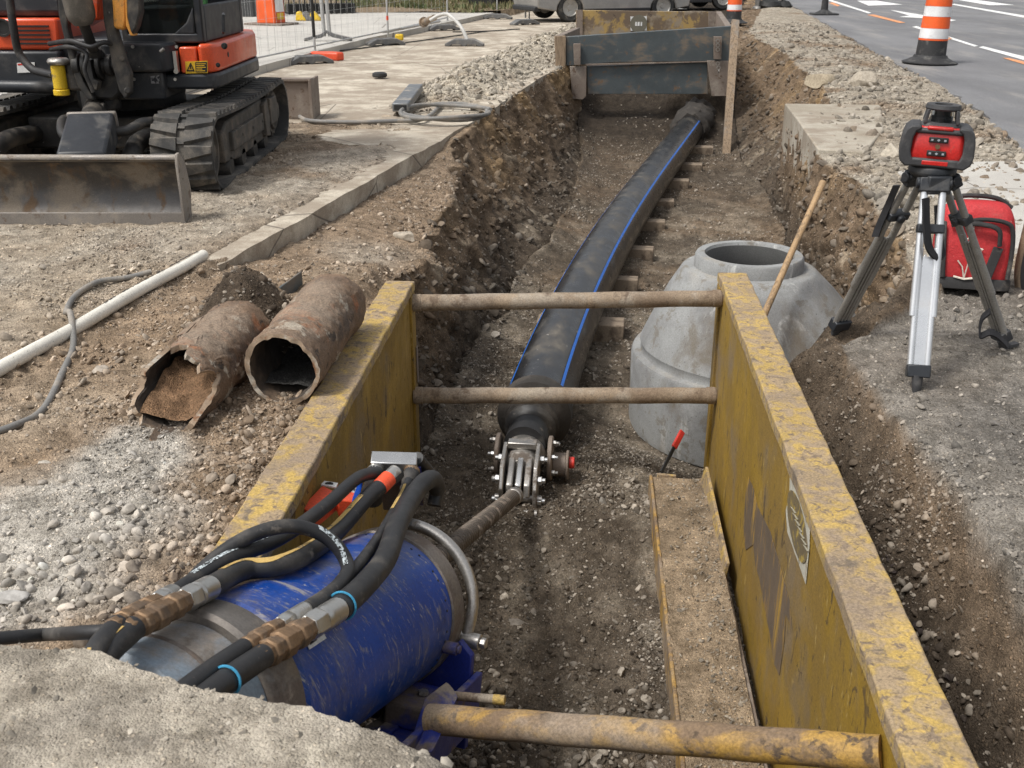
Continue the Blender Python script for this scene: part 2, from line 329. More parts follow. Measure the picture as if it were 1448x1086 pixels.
rg = mx(rg, c3((.165, .155, .142)), (Y < 5.6) * .85); rg = mx(rg, brown * 1.0, np.where(Y < 5.2, ss(.0, .08, sl), 0) * .95); rg = mx(rg, damp * .95, np.where(Y < 5.2, ss(.02, .25, sl + .15 * n1), 0) * .9); rg = mx(rg, dark, np.where(Y < 3.4, ss(.15, .5, sl + .2 * n1), 0) * .85); rg = mx(rg, dark, ss(-.22, -.55, Zt + .1 * n1) * (Y < 4.2)); rg = np.where((Y > 6)[..., None] , mx(mx(rg, c3((.29, .26, .215)), ss(-.3, .3, n2)), brown * 1.2, ss(.0, .45, n1) * .6), rg)  # both dark mixes paint the shade of the deep hollow beside the panel
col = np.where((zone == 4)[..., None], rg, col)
col = np.clip(col * (1 + .12 * n2[..., None]), .02, .8)

def grid_mesh(name, X, Y, Z, m, col=None):
    ny, nx = X.shape; me = bpy.data.meshes.new(name); nv = ny * nx
    i = np.arange(nv).reshape(ny, nx); q = np.stack([i[:-1, :-1], i[:-1, 1:], i[1:, 1:], i[1:, :-1]], -1).reshape(-1, 4)
    me.vertices.add(nv); me.vertices.foreach_set('co', np.stack([X, Y, Z], -1).astype(np.float32).ravel())
    me.loops.add(q.size); me.loops.foreach_set('vertex_index', q.astype(np.int32).ravel()); me.polygons.add(len(q))
    me.polygons.foreach_set('loop_start', (np.arange(len(q)) * 4).astype(np.int32)); me.update(calc_edges=True)
    if col is not None:
        a = me.color_attributes.new('col', 'FLOAT_COLOR', 'POINT'); cc = np.ones((nv, 4), np.float32); cc[:, :3] = col.reshape(-1, 3); a.data.foreach_set('color', cc.ravel())
    me.shade_smooth(); me.materials.append(m); o = bpy.data.objects.new(name, me); C.objects.link(o); return o
m_soil = soil('earth')
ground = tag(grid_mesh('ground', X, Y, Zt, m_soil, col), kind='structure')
TX, TY, TZ, TC, TZN = X, Y, Zt, col, zone
def level(x, y):
    """height of the finished ground near (x, y)"""
    i = int(np.argmin(np.abs(rows - y))); j = int(np.argmin(np.abs(TX[i] - x))); return float(TZ[i, j])

# ------------------------------------------------------------------ loose stones
def ico(sub):
    t = (1 + 5 ** .5) / 2; v = [(-1, t, 0), (1, t, 0), (-1, -t, 0), (1, -t, 0), (0, -1, t), (0, 1, t), (0, -1, -t), (0, 1, -t), (t, 0, -1), (t, 0, 1), (-t, 0, -1), (-t, 0, 1)]
    f = [(0, 11, 5), (0, 5, 1), (0, 1, 7), (0, 7, 10), (0, 10, 11), (1, 5, 9), (5, 11, 4), (11, 10, 2), (10, 7, 6), (7, 1, 8), (3, 9, 4), (3, 4, 2), (3, 2, 6), (3, 6, 8), (3, 8, 9), (4, 9, 5), (2, 4, 11), (6, 2, 10), (8, 6, 7), (9, 8, 1)]
    v = [np.array(p) / np.linalg.norm(p) for p in v]
    for _ in range(sub):
        cache = {}; nf = []
        def mid(a, b):
            k = (min(a, b), max(a, b))
            if k not in cache: p = v[a] + v[b]; v.append(p / np.linalg.norm(p)); cache[k] = len(v) - 1
            return cache[k]
        for a, b, c in f: x, y, z = mid(a, b), mid(b, c), mid(c, a); nf += [(a, x, z), (b, y, x), (c, z, y), (x, y, z)]
        f = nf
    return np.array(v), np.array(f)
def stone_protos(sub, k, seed):
    v, f = ico(sub); out = []
    for i in range(k):
        r = np.random.default_rng(seed + i); p = v.copy()
        for _ in range(9 if seed >= 900 else 6):                                    # knock flats off the lump
            n = r.normal(size=3); n /= np.linalg.norm(n); dcut = r.uniform(.45, .85); s = p @ n; p = p - np.outer(np.clip(s - dcut, 0, None), n)
        p = p * (1 + .12 * fbm(p[:, 0], p[:, 1], p[:, 2], f=1.6, o=2, seed=seed + i)[:, None]); p = p * r.uniform(.6, 1.15, 3) * np.array([1, 1, .75]); out.append(p)
    return out, f
m_stone = None
def stone_mat():
    t = NT('stone'); a = t.n('ShaderNodeVertexColor'); a.layer_name = 'col'; n = t.noise(35, det=6, rough=.7)
    c = t.mix(1., a.outputs[0], t.mix(t.ramp(n, .3, .7), (.72, .7, .68), (1.22, 1.2, 1.18)), 'MULTIPLY'); t.l(c, t.b.inputs['Base Color']); t.b.inputs['Roughness'].default_value = .9
    t.b.inputs['Specular IOR Level'].default_value = .25; t.bump(t.noise(90, det=5), .5, .004); return t.m
m_stone = stone_mat()
def scatter(name, pos, size, colr, protos, f):
    n = len(pos); k = len(protos); nv = len(protos[0]); which = rng.integers(0, k, n); V = np.array(protos)[which]
    a = rng.uniform(0, 6.283, n); ca, sa = np.cos(a), np.sin(a); tx = rng.normal(0, .45, n); x = V[..., 0] * ca[:, None] - V[..., 1] * sa[:, None]; y = V[..., 0] * sa[:, None] + V[..., 1] * ca[:, None]
    z = V[..., 2] + x * tx[:, None]; W = np.stack([x, y, z], -1) * size[:, None, None] + pos[:, None, :]
    F = (f[None] + (np.arange(n) * nv)[:, None, None]).reshape(-1, 3); me = bpy.data.meshes.new(name); me.vertices.add(n * nv); me.vertices.foreach_set('co', W.astype(np.float32).ravel())
    me.loops.add(F.size); me.loops.foreach_set('vertex_index', F.astype(np.int32).ravel()); me.polygons.add(len(F)); me.polygons.foreach_set('loop_start', (np.arange(len(F)) * 3).astype(np.int32)); me.update(calc_edges=True)
    at = me.color_attributes.new('col', 'FLOAT_COLOR', 'POINT'); cc = np.ones((n, nv, 4), np.float32); cc[..., :3] = colr[:, None, :]; at.data.foreach_set('color', cc.ravel())
    me.shade_smooth(); me.set_sharp_from_angle(angle=R(50)); me.materials.append(m_stone); o = bpy.data.objects.new(name, me); C.objects.link(o); return o
def bare(x, y):                                              # places where no loose stones lie
    w1 = (x < edge_l(y) - .2) & (y > 12.5) & (np.abs(x - (edge_l(y) - .75)) > .95)
    return w1 & (rng.random(len(x)) > .05) | ((x > road_e(y) + .1) & (y > 6.5))
def gravel(name, n, s0, s1, ymax, dens, protos, f, sink=.25):
    cx = .25 * (TX[:-1, :-1] + TX[1:, :-1] + TX[:-1, 1:] + TX[1:, 1:]); cy = .5 * (TY[:-1, :-1] + TY[1:, 1:])
    ar = np.abs(TX[:-1, 1:] - TX[:-1, :-1]) * (TY[1:, :-1] - TY[:-1, :-1]) + .5 * np.abs(TZ[:-1, 1:] - TZ[:-1, :-1]) * (TY[1:, :-1] - TY[:-1, :-1])
    zz = TZN[:-1, :-1]; pr = ar * dens(cx, cy, zz) * (cy > 1.3) * (cy < ymax) * (np.abs(cx) < cy * .58 + .6) / np.maximum(cy, 2.2) ** 1.25; pr = pr.ravel(); pr /= pr.sum()
    k = rng.choice(len(pr), n, p=pr); i, j = np.unravel_index(k, cx.shape); a = rng.random(n); b = rng.random(n)
    def bl(A): return (A[i, j] * (1 - a) + A[i, j + 1] * a) * (1 - b) + (A[i + 1, j] * (1 - a) + A[i + 1, j + 1] * a) * b
    x, y, z = bl(TX), bl(TY), bl(TZ); c = np.stack([bl(TC[..., q]) for q in range(3)], -1); keep = ~bare(x, y)
    sz = s0 * (s1 / s0) ** (rng.random(n) ** 2.2); tone = rng.uniform(.6, 2.3, n)[:, None]; g = np.array([.37, .335, .285]) * rng.uniform(.3, 1.5, n)[:, None]
    c = c * tone * .55 + g * .45; c = c * (.64 if name == 'rubble' else 1); zn = bl(TZN.astype(float)); c = np.where((np.abs(zn - 2) < .3)[:, None], c * .5 + g * .5, c); c = np.where((zn > .5)[:, None] & (zn < 3.5)[:, None], c * .9, c)
    cl = rng.random(n) < (.45 if name == 'gravel' else .3); base_c = np.stack([bl(TC[..., q]) for q in range(3)], -1); c = np.where(cl[:, None], base_c * rng.uniform(.6, 1.25, n)[:, None], c)
    pos = np.stack([x, y, z + sz * sink], -1); return tag(scatter(name, pos[keep], sz[keep], np.clip(c[keep], .03, .62), protos, f), kind='stuff')
pr0, f0 = stone_protos(0, 24, 100); pr1, f1 = stone_protos(1, 24, 200)
ashp = lambda x, y: np.exp(-(((x + 1.35) / .45) ** 2 + ((y - 2.75) / .65) ** 2))
patch = lambda x, y: (1 - .75 * ashp(x, y)) * .3 + (1 - .6 * ashp(x, y)) * 1.6 * ss(-.1, .45, fbm(x, y, f=1.6, o=3, seed=77))
gravel('gravel', 190000, .0035, .013, 16, lambda x, y, z: patch(x, y) * np.where((z == 4) & (x > 1.45) & (y < 6), .45, 1) * np.where(z == 2, 1.7, np.where((z == 1) | (z == 3), .8, 1)), pr0, f0)
gravel('gravel', 20000, .010, .026, 20, lambda x, y, z: patch(x + 7, y) ** 1.5 * np.where((z == 4) & (x > 1.4) & (y < 6), .25, 1) * np.where(z == 2, 1.2, np.where((z == 1) | (z == 3), .75, 1)), pr1, f1, .2)
rub = lambda x, y, z: (((z == 0) & (np.abs(x - (edge_l(y) - .6)) < .75) & (y > 11.5)) * 1. + ((z == 4) & (x < road_e(y)) & (y > 7)) * .35 + ((z == 3) & (y > 5)) * .4 + ((z == 1) & (y > 5.3)) * .22)
gravel('rubble', 7500, .016, .06, 27, rub, pr1, f1, .25)
def rock(p, s, colr, label, sc3=(1, 1, .7), seed=0, sub=2, name='rock'):
    pr, f = stone_protos(sub, 1, 900 + seed); v = pr[0] * np.array(sc3) * s; v = v * (1 + .05 * fbm(v[:, 0], v[:, 1], v[:, 2], f=2 / s, o=4, seed=seed)[:, None] * (2.2 if s > .1 else 1))
    me = bpy.data.meshes.new(name); me.from_pydata([tuple(q) for q in v], [], [tuple(q) for q in f]); a = me.color_attributes.new('col', 'FLOAT_COLOR', 'POINT')
    cc = np.ones((len(v), 4), np.float32); cc[:, :3] = colr; a.data.foreach_set('color', cc.ravel()); me.shade_smooth(); me.set_sharp_from_angle(angle=R(40)); me.materials.append(m_stone)
    o = bpy.data.objects.new(name, me); C.objects.link(o); o.location = p; o.rotation_euler = (0, 0, seed * 1.3); return tag(o, label, 'rock')
def rock_at(u, v, px, z, colr, label, sc3=(1, 1, .7), seed=0):
    p = P(u, v, z); p.z = level(p.x, p.y); dep = p.y * math.cos(PITCH) - (p.z - CAM_H) * math.sin(PITCH); s = px / FPX * dep * .62; p.z += s * sc3[2] * .3; return rock(p, s, colr, label, sc3, seed)
rock_at(12, 850, 60, 0, (.42, .41, .39), 'flat pale grey slab-like stone at the left edge below the white pipe', (1, .9, .35), 1)
rock_at(572, 300, 30, 0, (.38, .34, .28), 'pointed grey-brown rock alone on the earth shelf above the left trench wall', (1.1, .8, .7), 2)
rock_at(1258, 224, 40, 0, (.45, .41, .34), 'big pale boulder just left of the laser level head', (1, 1, .95), 3)
rock_at(140, 522, 26, 0, (.36, .32, .27), 'flat tan stone between the white pipe and the broken rusty pipe', (1, .8, .5), 4)
rock_at(700, 482, 17, -1, (.33, .30, .26), 'round stone on the trench floor left of the black pipe', (1, .9, .8), 5)
rock_at(293, 588, 28, 0, (.22, .17, .13), 'dark brown clod of earth right beside the broken rusty pipe mouth', (1.1, .8, .6), 6)
rock_at(732, 893, 26, -1.07, (.19, .17, .145), 'stone on the trench floor right of the blue machine front ring', (1.2, .9, .6), 7)
rock_at(852, 718, 20, -1.07, (.24, .225, .2), 'grey stone on the floor between the pulling head and the channel beam', (1, .9, .8), 8)
rock_at(648, 957, 30, -1.07, (.30, .275, .24), 'pale stone tucked against the blue machine frame', (.8, 1.2, .9), 9)
rock_at(1158, 122, 46, 0, (.38, .325, .24), 'large ochre boulder set in the right trench bank below the road drums', (1.1, 1, .7), 23)
rock_at(1215, 128, 38, 0, (.37, .33, .27), 'cracked grey boulder on the right bank nearest the road', (1, .9, .8), 11)
rock_at(1290, 215, 28, 0, (.44, .40, .33), 'small pale rock right behind the tripod of the laser level', (1, .8, .6), 12)
rock_at(430, 668, 28, 0, (.28, .22, .17), 'brown clod of earth on the grey ash patch', (1, 1, .5), 13)
rock_at(62, 657, 20, 0, (.42, .39, .34), 'small grey cobble between hose and ash patch on the left', (1.2, .8, .6), 14)
rock_at(970, 1075, 1, -1, (.3, .27, .23), 'pebble', (1, 1, .7), 15) if False else None

# ------------------------------------------------------------------ pavement, road, pad
def sheet(name, poly_l, poly_r, ys, nx, z, m, thick=.13, colf=None, rough=.006):
    ys = np.array(ys); a = poly_l(ys)[:, None]; b = poly_r(ys)[:, None]; u = np.linspace(0, 1, nx)[None, :]; X = a + (b - a) * u; Y = np.repeat(ys[:, None], nx, 1)
    Z = z + rough * fbm(X, Y, f=2.5, o=4, seed=61); X = np.concatenate([X[:, :1], X, X[:, -1:]], 1); Y = np.concatenate([Y[:, :1], Y, Y[:, -1:]], 1); Z = np.concatenate([Z[:, :1] - thick, Z, Z[:, -1:] - thick], 1)
    X = np.concatenate([X[:1], X, X[-1:]], 0); Y = np.concatenate([Y[:1], Y, Y[-1:]], 0); Z = np.concatenate([Z[:1] - thick, Z, Z[-1:] - thick], 0)
    o = grid_mesh(name, X, Y, Z, m); o.data.set_sharp_from_angle(angle=R(40)); return o
def conc(name, c0=(.60, .545, .445), c1=(.47, .41, .325), mud=MUD, lo=.5, hi=.7, cracks=.9):
    t = NT(name); n = t.noise(.9, det=8, rough=.7); c = t.mix(t.ramp(n, .35, .65), c0, c1); c = t.mix(t.math('MULTIPLY', t.ramp(t.noise(2.3, det=8, rough=.7, off=(5, 3, 1)), lo, hi), .75), c, mud)
    g = t.noise(120, det=4, rough=.7); c = t.mix(1., c, t.mix(t.ramp(g, .35, .65), (.82, .82, .82), (1.16, 1.16, 1.16)), 'MULTIPLY')
    e = t.vor(.55, out='Distance', feat='DISTANCE_TO_EDGE'); c = t.mix(t.ramp(e, .006, .0, 0, cracks), c, (.12, .10, .08)); t.l(c, t.b.inputs['Base Color']); t.b.inputs['Roughness'].default_value = .9
    t.bump(t.math('ADD', g, t.ramp(e, 0, .01)), .35, .006); return t.m
m_pave = conc('pavement_concrete', lo=.36, hi=.58); m_walk = conc('walk_concrete', (.50, .48, .435), (.42, .40, .365), lo=.6, hi=.8); m_slab = conc('slab_concrete', (.44, .40, .33), (.30, .26, .20), lo=.45, hi=.65, cracks=0)
def jag(y, k): return .045 * fbm(y, y * 0 + k, f=2.2, o=5, seed=71)
ys = np.arange(5.6, 17.4, .08);
tag(sheet('pavement', kerb_l, lambda y: edge_l(y) + jag(y, 1), ys, 60, .0, m_pave, .2), kind='structure')
ys = np.arange(17.404, 60, .25); tag(sheet('pavement', kerb_l, lambda y: edge_l(y) - .5, ys, 30, .0, m_pave), kind='structure')
tag(sheet('sidewalk', lambda y: kerb_l(y) - 14, kerb_l, np.arange(9, 60, .3), 40, .11, m_walk, .2), kind='structure')
m_asph = None
def asphalt():
    t = NT('asphalt'); n = t.noise(.7, det=8, rough=.65, st=(1, .35, 1)); c = t.mix(t.ramp(n, .3, .7), (.13, .13, .135), (.20, .20, .205)); c = t.mix(t.math('MULTIPLY', t.ramp(t.noise(1.9, st=(1, .2, 1), det=8), .48, .75), .6), c, (.33, .31, .28))
    g = t.vor(160, out='Color'); s = t.n('ShaderNodeSeparateColor'); t.l(g, s.inputs[0]); c = t.mix(.5, c, t.mix(1., c, t.mix(s.outputs[0], (.5, .5, .5), (1.5, 1.5, 1.5)), 'MULTIPLY')); t.l(c, t.b.inputs['Base Color'])
    t.b.inputs['Roughness'].default_value = .85; t.bump(t.vor(160), .4, .004); return t.m
m_asph = asphalt()
road = tag(sheet('road', lambda y: road_e(y) + 2.2 * jag(y, 5), lambda y: road_e(y) + 16 + .3 * y, np.concatenate([np.arange(5.0, 30, .12), np.arange(30.1, 90, 1.)]), 60, .0, m_asph, .12, rough=.0), kind='structure')
m_white = mat('road_paint', (.74, .74, .72), .7, layers=[((.22, .22, .22), 30, .6, .72), ((.3, .29, .27), 4, .62, .8, {'amt': .6})], bump=None); m_orp = mat('orange_paint', (.72, .30, .12), .7, layers=[((.2, .2, .2), 30, .52, .66)], bump=None)
def mark(name, pts, m, z=.005):
    mb = MB(); q = [P(u, v, z) for u, v in pts]; mb.prism(q, (0, 0, .003)); o = obj(name, mb, m, None, smooth=False); return tag(o, kind='structure')
mark('road_marking', [(1168, 0), (1176, 0), (1232, 18), (1228, 19)], m_white); mark('road_marking', [(1290, 38), (1296, 37), (1383, 65), (1378, 66)], m_white); mark('road_marking', [(1384, 67), (1390, 65.5), (1448, 80), (1448, 85)], m_white)
mark('road_marking', [(1343, 6), (1350, 5.5), (1448, 22), (1448, 25)], m_white)
mark('road_marking', [(1212, 1), (1240, 1), (1276, 6.5), (1228, 8)], m_white); mark('road_marking', [(1260, 14.5), (1266, 15), (1306, 21.5), (1352, 28.5), (1345, 30), (1303, 25.5), (1272, 24), (1286, 22)], m_white); mark('road_marking', [(1355, 0), (1380, 0), (1434, 7), (1400, 7.5)], m_white)
for q in ([(1172, 4), (1178, 3.5), (1188, 8), (1184, 9)], [(1226, 21), (1236, 20.5), (1280, 32), (1272, 32.5)], [(1336, 53), (1342, 52.5), (1347, 55), (1341, 56)], [(1418, 82), (1426, 82), (1448, 87), (1448, 91)]): mark('road_marking', q, m_orp)
# pale concrete pad by the tripod and the broken slab at the trench edge
def slabpoly(name, pts, top, thick, m, kind=None, dz=.01, bevel=.012):
    mb = MB(); mb.prism([Vector((p[0], p[1], top - thick)) for p in pts], (0, 0, thick)); o = obj(name, mb, m, None, bevel=bevel, loc=(pts[0][0], pts[0][1], top)); return tag(o, kind=kind) if kind else o
slabpoly('pavement', [P(1268, 250), P(1330, 300), P(1358, 345), P(1470, 365), P(1480, 235), P(1380, 236)], .045, .12, m_walk, 'structure')
o = slabpoly('concrete_block', [(3.02, 12.1), (2.86, 10.9), (2.6, 9.15), (2.95, 9.0), (3.5, 10.2), (4.05, 12.0)], .06, .62, m_slab); tag(o, 'thick beige concrete slab edge exposed in the right trench wall', 'concrete block')
# ------------------------------------------------------------------ materials of the objects
YEL = (.43, .27, .035)
m_ypanel = mat('yellow_steel', (.30, .185, .022), .55, layers=[((.22, .135, .022), 2.4, .40, .62, {'st': (1, 1, .7)}), ((.19, .14, .08), 4, .50, .68, {'st': (1, .8, .6), 'amt': .7, 'det': 9}), ((.07, .045, .02), 13, .60, .635, {'st': (1, .5, .22), 'dist': 2.2, 'rot': (.35, 0, 0), 'amt': .8}), ((.05, .035, .02), 50, .63, .67, {'st': (1, .6, .14), 'dist': 1.5, 'rot': (-.3, 0, 0)}), ((.42, .30, .10), 34, .63, .68, {'st': (1, 1, .3), 'off': (3, 2, 2)}), ((.20, .155, .11), 1.6, .54, .74, {'amt': .8, 'off': (2, 7, 3)})], bump=(30, .35, .004), grit=.25)
m_ytop = mat('yellow_worn_top', (.44, .30, .085), .65, layers=[((.33, .245, .15), 13, .42, .58, {'dist': .8}), ((.19, .14, .095), 30, .53, .62, {'dist': .6}), ((.25, .19, .135), 3.2, .49, .62, {'amt': .8, 'off': (1, 2, 6)}), ((.16, .125, .09), 9, .58, .68, {'off': (4, 1, 2)})], bump=(45, .7, .006), grit=.3)
m_rustpipe = mat('muddy_strut', (.27, .205, .14), .7, layers=[((.33, .28, .22), 5, .45, .6, {'st': (1, 1, 1)}), ((.12, .085, .06), 12, .55, .68), ((.30, .13, .05), 5, .60, .70, {'off': (3, 1, 4)}), ((.17, .12, .08), 2.2, .45, .62, {'amt': .8, 'off': (9, 4, 4)})], bump=(60, .5, .003), grit=.3)
m_ystrut = mat('yellow_strut', (.36, .215, .05), .65, layers=[((.19, .13, .08), 9, .43, .57, {'st': (.5, 1, 1)}), ((.10, .07, .045), 24, .54, .63), ((.29, .23, .17), 2.2, .44, .62, {'amt': .85, 'off': (4, 2, 6)})], bump=(60, .5, .003), grit=.3)
m_steelgrey = mat('grey_steel', (.085, .10, .105), .5, .3, layers=[((.19, .15, .11), 2.1, .5, .68, {'st': (1, 1, 1.6)}), ((.17, .105, .06), 8, .58, .7), ((.26, .26, .25), 40, .66, .72, {'st': (1, 1, .3)})], bump=(30, .2, .003))
m_steelbrown = mat('brown_steel', (.20, .16, .13), .65, .1, layers=[((.28, .24, .20), 4, .5, .68), ((.12, .08, .055), 13, .56, .68)], bump=(40, .3, .003))
m_camo = mat('patchy_yellow_steel', (.34, .23, .08), .65, layers=[((.15, .11, .075), 1.9, .46, .52), ((.27, .22, .16), 1.5, .52, .6, {'off': (4, 4, 2)}), ((.07, .05, .04), 6, .62, .66)], bump=(40, .3, .003))
m_blue = mat('blue_paint', (.003, .048, .27), .42, layers=[((.20, .185, .17), 2.4, .50, .70, {'st': (1.0, 2.2, .8), 'dist': 1.2, 'rot': (.6, .2, .5), 'amt': .45, 'r': .7, 'off': (3, 1, 2)}), ((.33, .31, .28), 5.5, .57, .68, {'st': (1.0, 3.0, .8), 'dist': 1.8, 'rot': (.5, .3, .5), 'amt': .7, 'r': .7, 'det': 9}), ((.26, .24, .22), 14, .57, .66, {'st': (1.0, 3.0, .5), 'dist': 1.6, 'rot': (.2, .5, .3), 'amt': .7, 'r': .7}), ((.40, .38, .34), 42, .62, .69, {'st': (1, 2.6, .4), 'dist': .6, 'rot': (.4, .2, .6), 'r': .8}), ((.05, .045, .05), 2.1, .58, .75, {'amt': .7}), ((.17, .14, .12), 2.6, .52, .66, {'up': .75, 'amt': .8}), ((.10, .085, .07), 3.5, .45, .6, {'down': .1, 'amt': .6})], bump=(50, .12, .002), coat=.1, spec=.35)
m_blueframe = mat('blue_frame_paint', (.010, .022, .19), .5, layers=[((.13, .10, .08), 5, .46, .62), ((.22, .18, .14), 9, .5, .66, {'up': .3})], bump=(50, .3, .003))
m_tank = mat('pale_blue_paint', (.21, .27, .33), .5, layers=[((.24, .21, .18), 2.6, .45, .62), ((.14, .115, .09), 9, .55, .68, {'st': (1, .4, 1)}), ((.40, .44, .47), 30, .66, .72)], bump=(40, .2, .002))
m_band = mat('bare_steel_band', (.20, .18, .16), .45, .6, layers=[((.13, .10, .08), 5, .45, .62), ((.28, .23, .18), 11, .55, .68)], bump=(60, .2, .002))
m_chrome = mat('polished_steel', (.62, .62, .61), .28, .9, grit=.04, layers=[((.20, .17, .14), 7, .56, .7, {'r': .7})], bump=(80, .1, .001))
m_castst = mat('cast_steel', (.46, .44, .41), .34, .85, layers=[((.13, .105, .085), 8, .50, .64, {'r': .8}), ((.23, .19, .15), 22, .58, .7)], bump=(70, .35, .002))
m_rod = mat('ribbed_rod', (.11, .09, .072), .45, .6, layers=[((.26, .21, .165), 14, .5, .64)], bump=(80, .3, .002))
m_rubber = mat('black_hose', (.020, .020, .021), .55, layers=[((.10, .09, .078), 5, .48, .68, {'amt': .8}), ((.17, .15, .13), 22, .62, .7, {'amt': .7})], bump=(60, .15, .001))
m_hosetan = mat('hose_print', (.50, .34, .11), .7, layers=[((.08, .07, .06), 30, .54, .62)], bump=None)
m_hosewhite = mat('hose_lettering', (.5, .56, .58), .7, layers=[((.03, .03, .03), 120, .48, .54)], bump=None)
m_zinc = mat('zinc_fitting', (.50, .49, .46), .35, .85, grit=.05, layers=[((.22, .19, .16), 16, .55, .68)], bump=(90, .15, .001))
m_brass = mat('brown_fitting', (.235, .15, .085), .5, .55, layers=[((.13, .09, .06), 13, .45, .62), ((.33, .26, .18), 25, .6, .7)], bump=(80, .25, .001))
m_bluezip = mat('blue_tie', (.05, .30, .50), .5, bump=None); m_bluevalve = mat('blue_lever', (.01, .07, .42), .4, bump=None)
m_red = mat('red_plastic', (.62, .045, .03), .45, layers=[((.2, .15, .12), 12, .6, .72, {'amt': .5})], bump=None); m_orangebox = mat('orange_red_paint', (.72, .085, .03), .45, layers=[((.25, .18, .14), 8, .62, .75, {'amt': .5})], bump=None)
m_wht = mat('white_label', (.72, .72, .70), .6, layers=[((.35, .31, .27), 9, .6, .75, {'amt': .6})], bump=None); m_blk = mat('black_print', (.02, .02, .02), .6, bump=None)
m_hdpe = mat('black_plastic_pipe', (.014, .015, .017), .30, layers=[((.24, .21, .165), 2.6, .52, .74, {'up': .72, 'amt': .6, 'st': (1, .5, 1)}), ((.13, .12, .105), 7, .5, .72, {'st': (1, .4, 1), 'amt': .5}), ((.32, .30, .27), 55, .66, .71, {'st': (1, .25, 1)})], bump=(40, .12, .002))
m_stripe = mat('blue_stripe', (.02, .16, .62), .45, layers=[((.2, .2, .2), 9, .62, .75, {'amt': .5})], bump=None)
m_wood = mat('weathered_timber', (.28, .205, .135), .8, layers=[((.16, .115, .075), 8, .45, .62, {'st': (6, 6, .5)}), ((.24, .21, .18), 3, .5, .66)], bump=(30, .3, .003))
m_block = mat('dirty_timber_block', (.25, .195, .14), .9, layers=[((.12, .09, .065), 9, .45, .62), ((.30, .255, .2), 5, .55, .7, {'up': .4})], bump=(50, .5, .004))
m_handle = mat('worn_handle_wood', (.36, .235, .12), .55, layers=[((.2, .14, .085), 10, .5, .66, {'st': (4, 4, .4)})], bump=None)
m_manhole = mat('precast_concrete', (.27, .275, .27), .85, layers=[((.20, .20, .197), 2.2, .42, .62), ((.44, .44, .42), 5, .60, .70, {'st': (1, 1, .22), 'dist': .8}), ((.15, .125, .095), 2.2, .52, .7, {'off': (3, 8, 1), 'st': (1, 1, .6), 'amt': .9}), ((.10, .10, .095), 26, .16, .05, {'vor': 1, 'amt': .7}), ((.17, .15, .12), 7, .56, .62, {'off': (1, 5, 2), 'amt': .7}), ((.24, .225, .2), 20, .62, .70), ((.30, .27, .22), 2.6, .5, .72, {'up': .35, 'amt': .8})], bump=(120, .35, .003))
m_castiron = mat('rusted_iron', (.19, .125, .08), .9, grit=.35, layers=[((.30, .115, .045), 5, .55, .64), ((.11, .08, .06), 6, .5, .66, {'off': (2, 5, 1)}), ((.40, .35, .28), 6, .555, .61, {'off': (7, 2, 1), 'det': 9}), ((.06, .045, .035), 14, .57, .63), ((.27, .21, .155), 2.6, .42, .62, {'up': .3, 'amt': .8})], bump=(38, .8, .008))
m_ironin = mat('iron_bore', (.055, .043, .034), .9, layers=[((.13, .09, .06), 7, .5, .7)], bump=(40, .6, .006))
m_pvc = mat('white_plastic_pipe', (.74, .71, .63), .5, layers=[((.36, .30, .22), 4, .55, .72, {'amt': .75}), ((.03, .03, .03), 70, .655, .67, {'st': (1, .5, 1)})], bump=None)
m_tar = mat('mud_cloth', (.04, .035, .03), .95, layers=[((.10, .085, .07), 4, .5, .7, {'up': 0})], bump=(25, .8, .012))

# ------------------------------------------------------------------ the yellow trench box: two side panels, struts, channel beam
def panel_side(label, fn, side, y0, y1, top, bot):
    t = thing('trench_shield', label, 'trench shield panel', (fn(y0), y0, bot), 'side panels of the trench box')
    th = .125 * side; mb = MB(); a0 = Vector((fn(y0), y0, 0)); a1 = Vector((fn(y1), y1, 0)); nx = Vector((1, -.0735, 0)).normalized()
    zb, zt = bot, top - .022
    mb.prism([a0 + Vector((0, 0, zb)), a1 + Vector((0, 0, zb)), a1 + Vector((0, 0, zt)), a0 + Vector((0, 0, zt))], nx * th); obj('plate', mb, m_ypanel, t, .008)
    mb = MB(); e = nx * side; n = 44                     # the worn top flange, a little dented
    for i in range(n):
        for s in (0,): pass
    vs = []; fs = []; a_ = a0 - (a1 - a0).normalized() * .006; b_ = a1 + (a1 - a0).normalized() * .006
    for i in range(n + 1):
        p = a_.lerp(b_, i / n); w0 = -.012 + .0015 * math.sin(i * 1.7) + .001 * math.sin(i * 5.1); w1 = .137 + .002 * math.sin(i * 2.3 + 1); z1 = top + .0015 * math.sin(i * 1.1) + .001 * math.sin(i * 3.7)
        vs += [p + e * w0 + Vector((0, 0, zt - .03)), p + e * w0 + Vector((0, 0, z1)), p + e * w1 + Vector((0, 0, z1)), p + e * w1 + Vector((0, 0, zt - .03))]
    for i in range(n):
        for k in range(4): fs.append((4 * i + k, 4 * i + (k + 1) % 4, 4 * i + 4 + (k + 1) % 4, 4 * i + 4 + k))
    fs += [(0, 1, 2, 3), (4 * n + 3, 4 * n + 2, 4 * n + 1, 4 * n)]; mb.add(vs, fs); obj('top_flange', mb, m_ytop, t, .006)
    mb = MB(); ed = (a1 - a0).normalized(); c = a1 + nx * th / 2 - ed * .06 - e * .068            # end post (proud of the plate)
    mb.beam(c + Vector((0, 0, zb)), c + Vector((0, 0, zt - .034)), .016, .10, up=ed); obj('end_post', mb, m_ypanel, t, .004)
    if side < 0:
        mb = MB(); c = a1 - ed * .03 - e * .018 + Vector((0, 0, -.52)); mb.beam(c, c + Vector((0, 0, .2)), .004, .035, up=ed); obj('slot', mb, m_steelbrown, t)
    return t
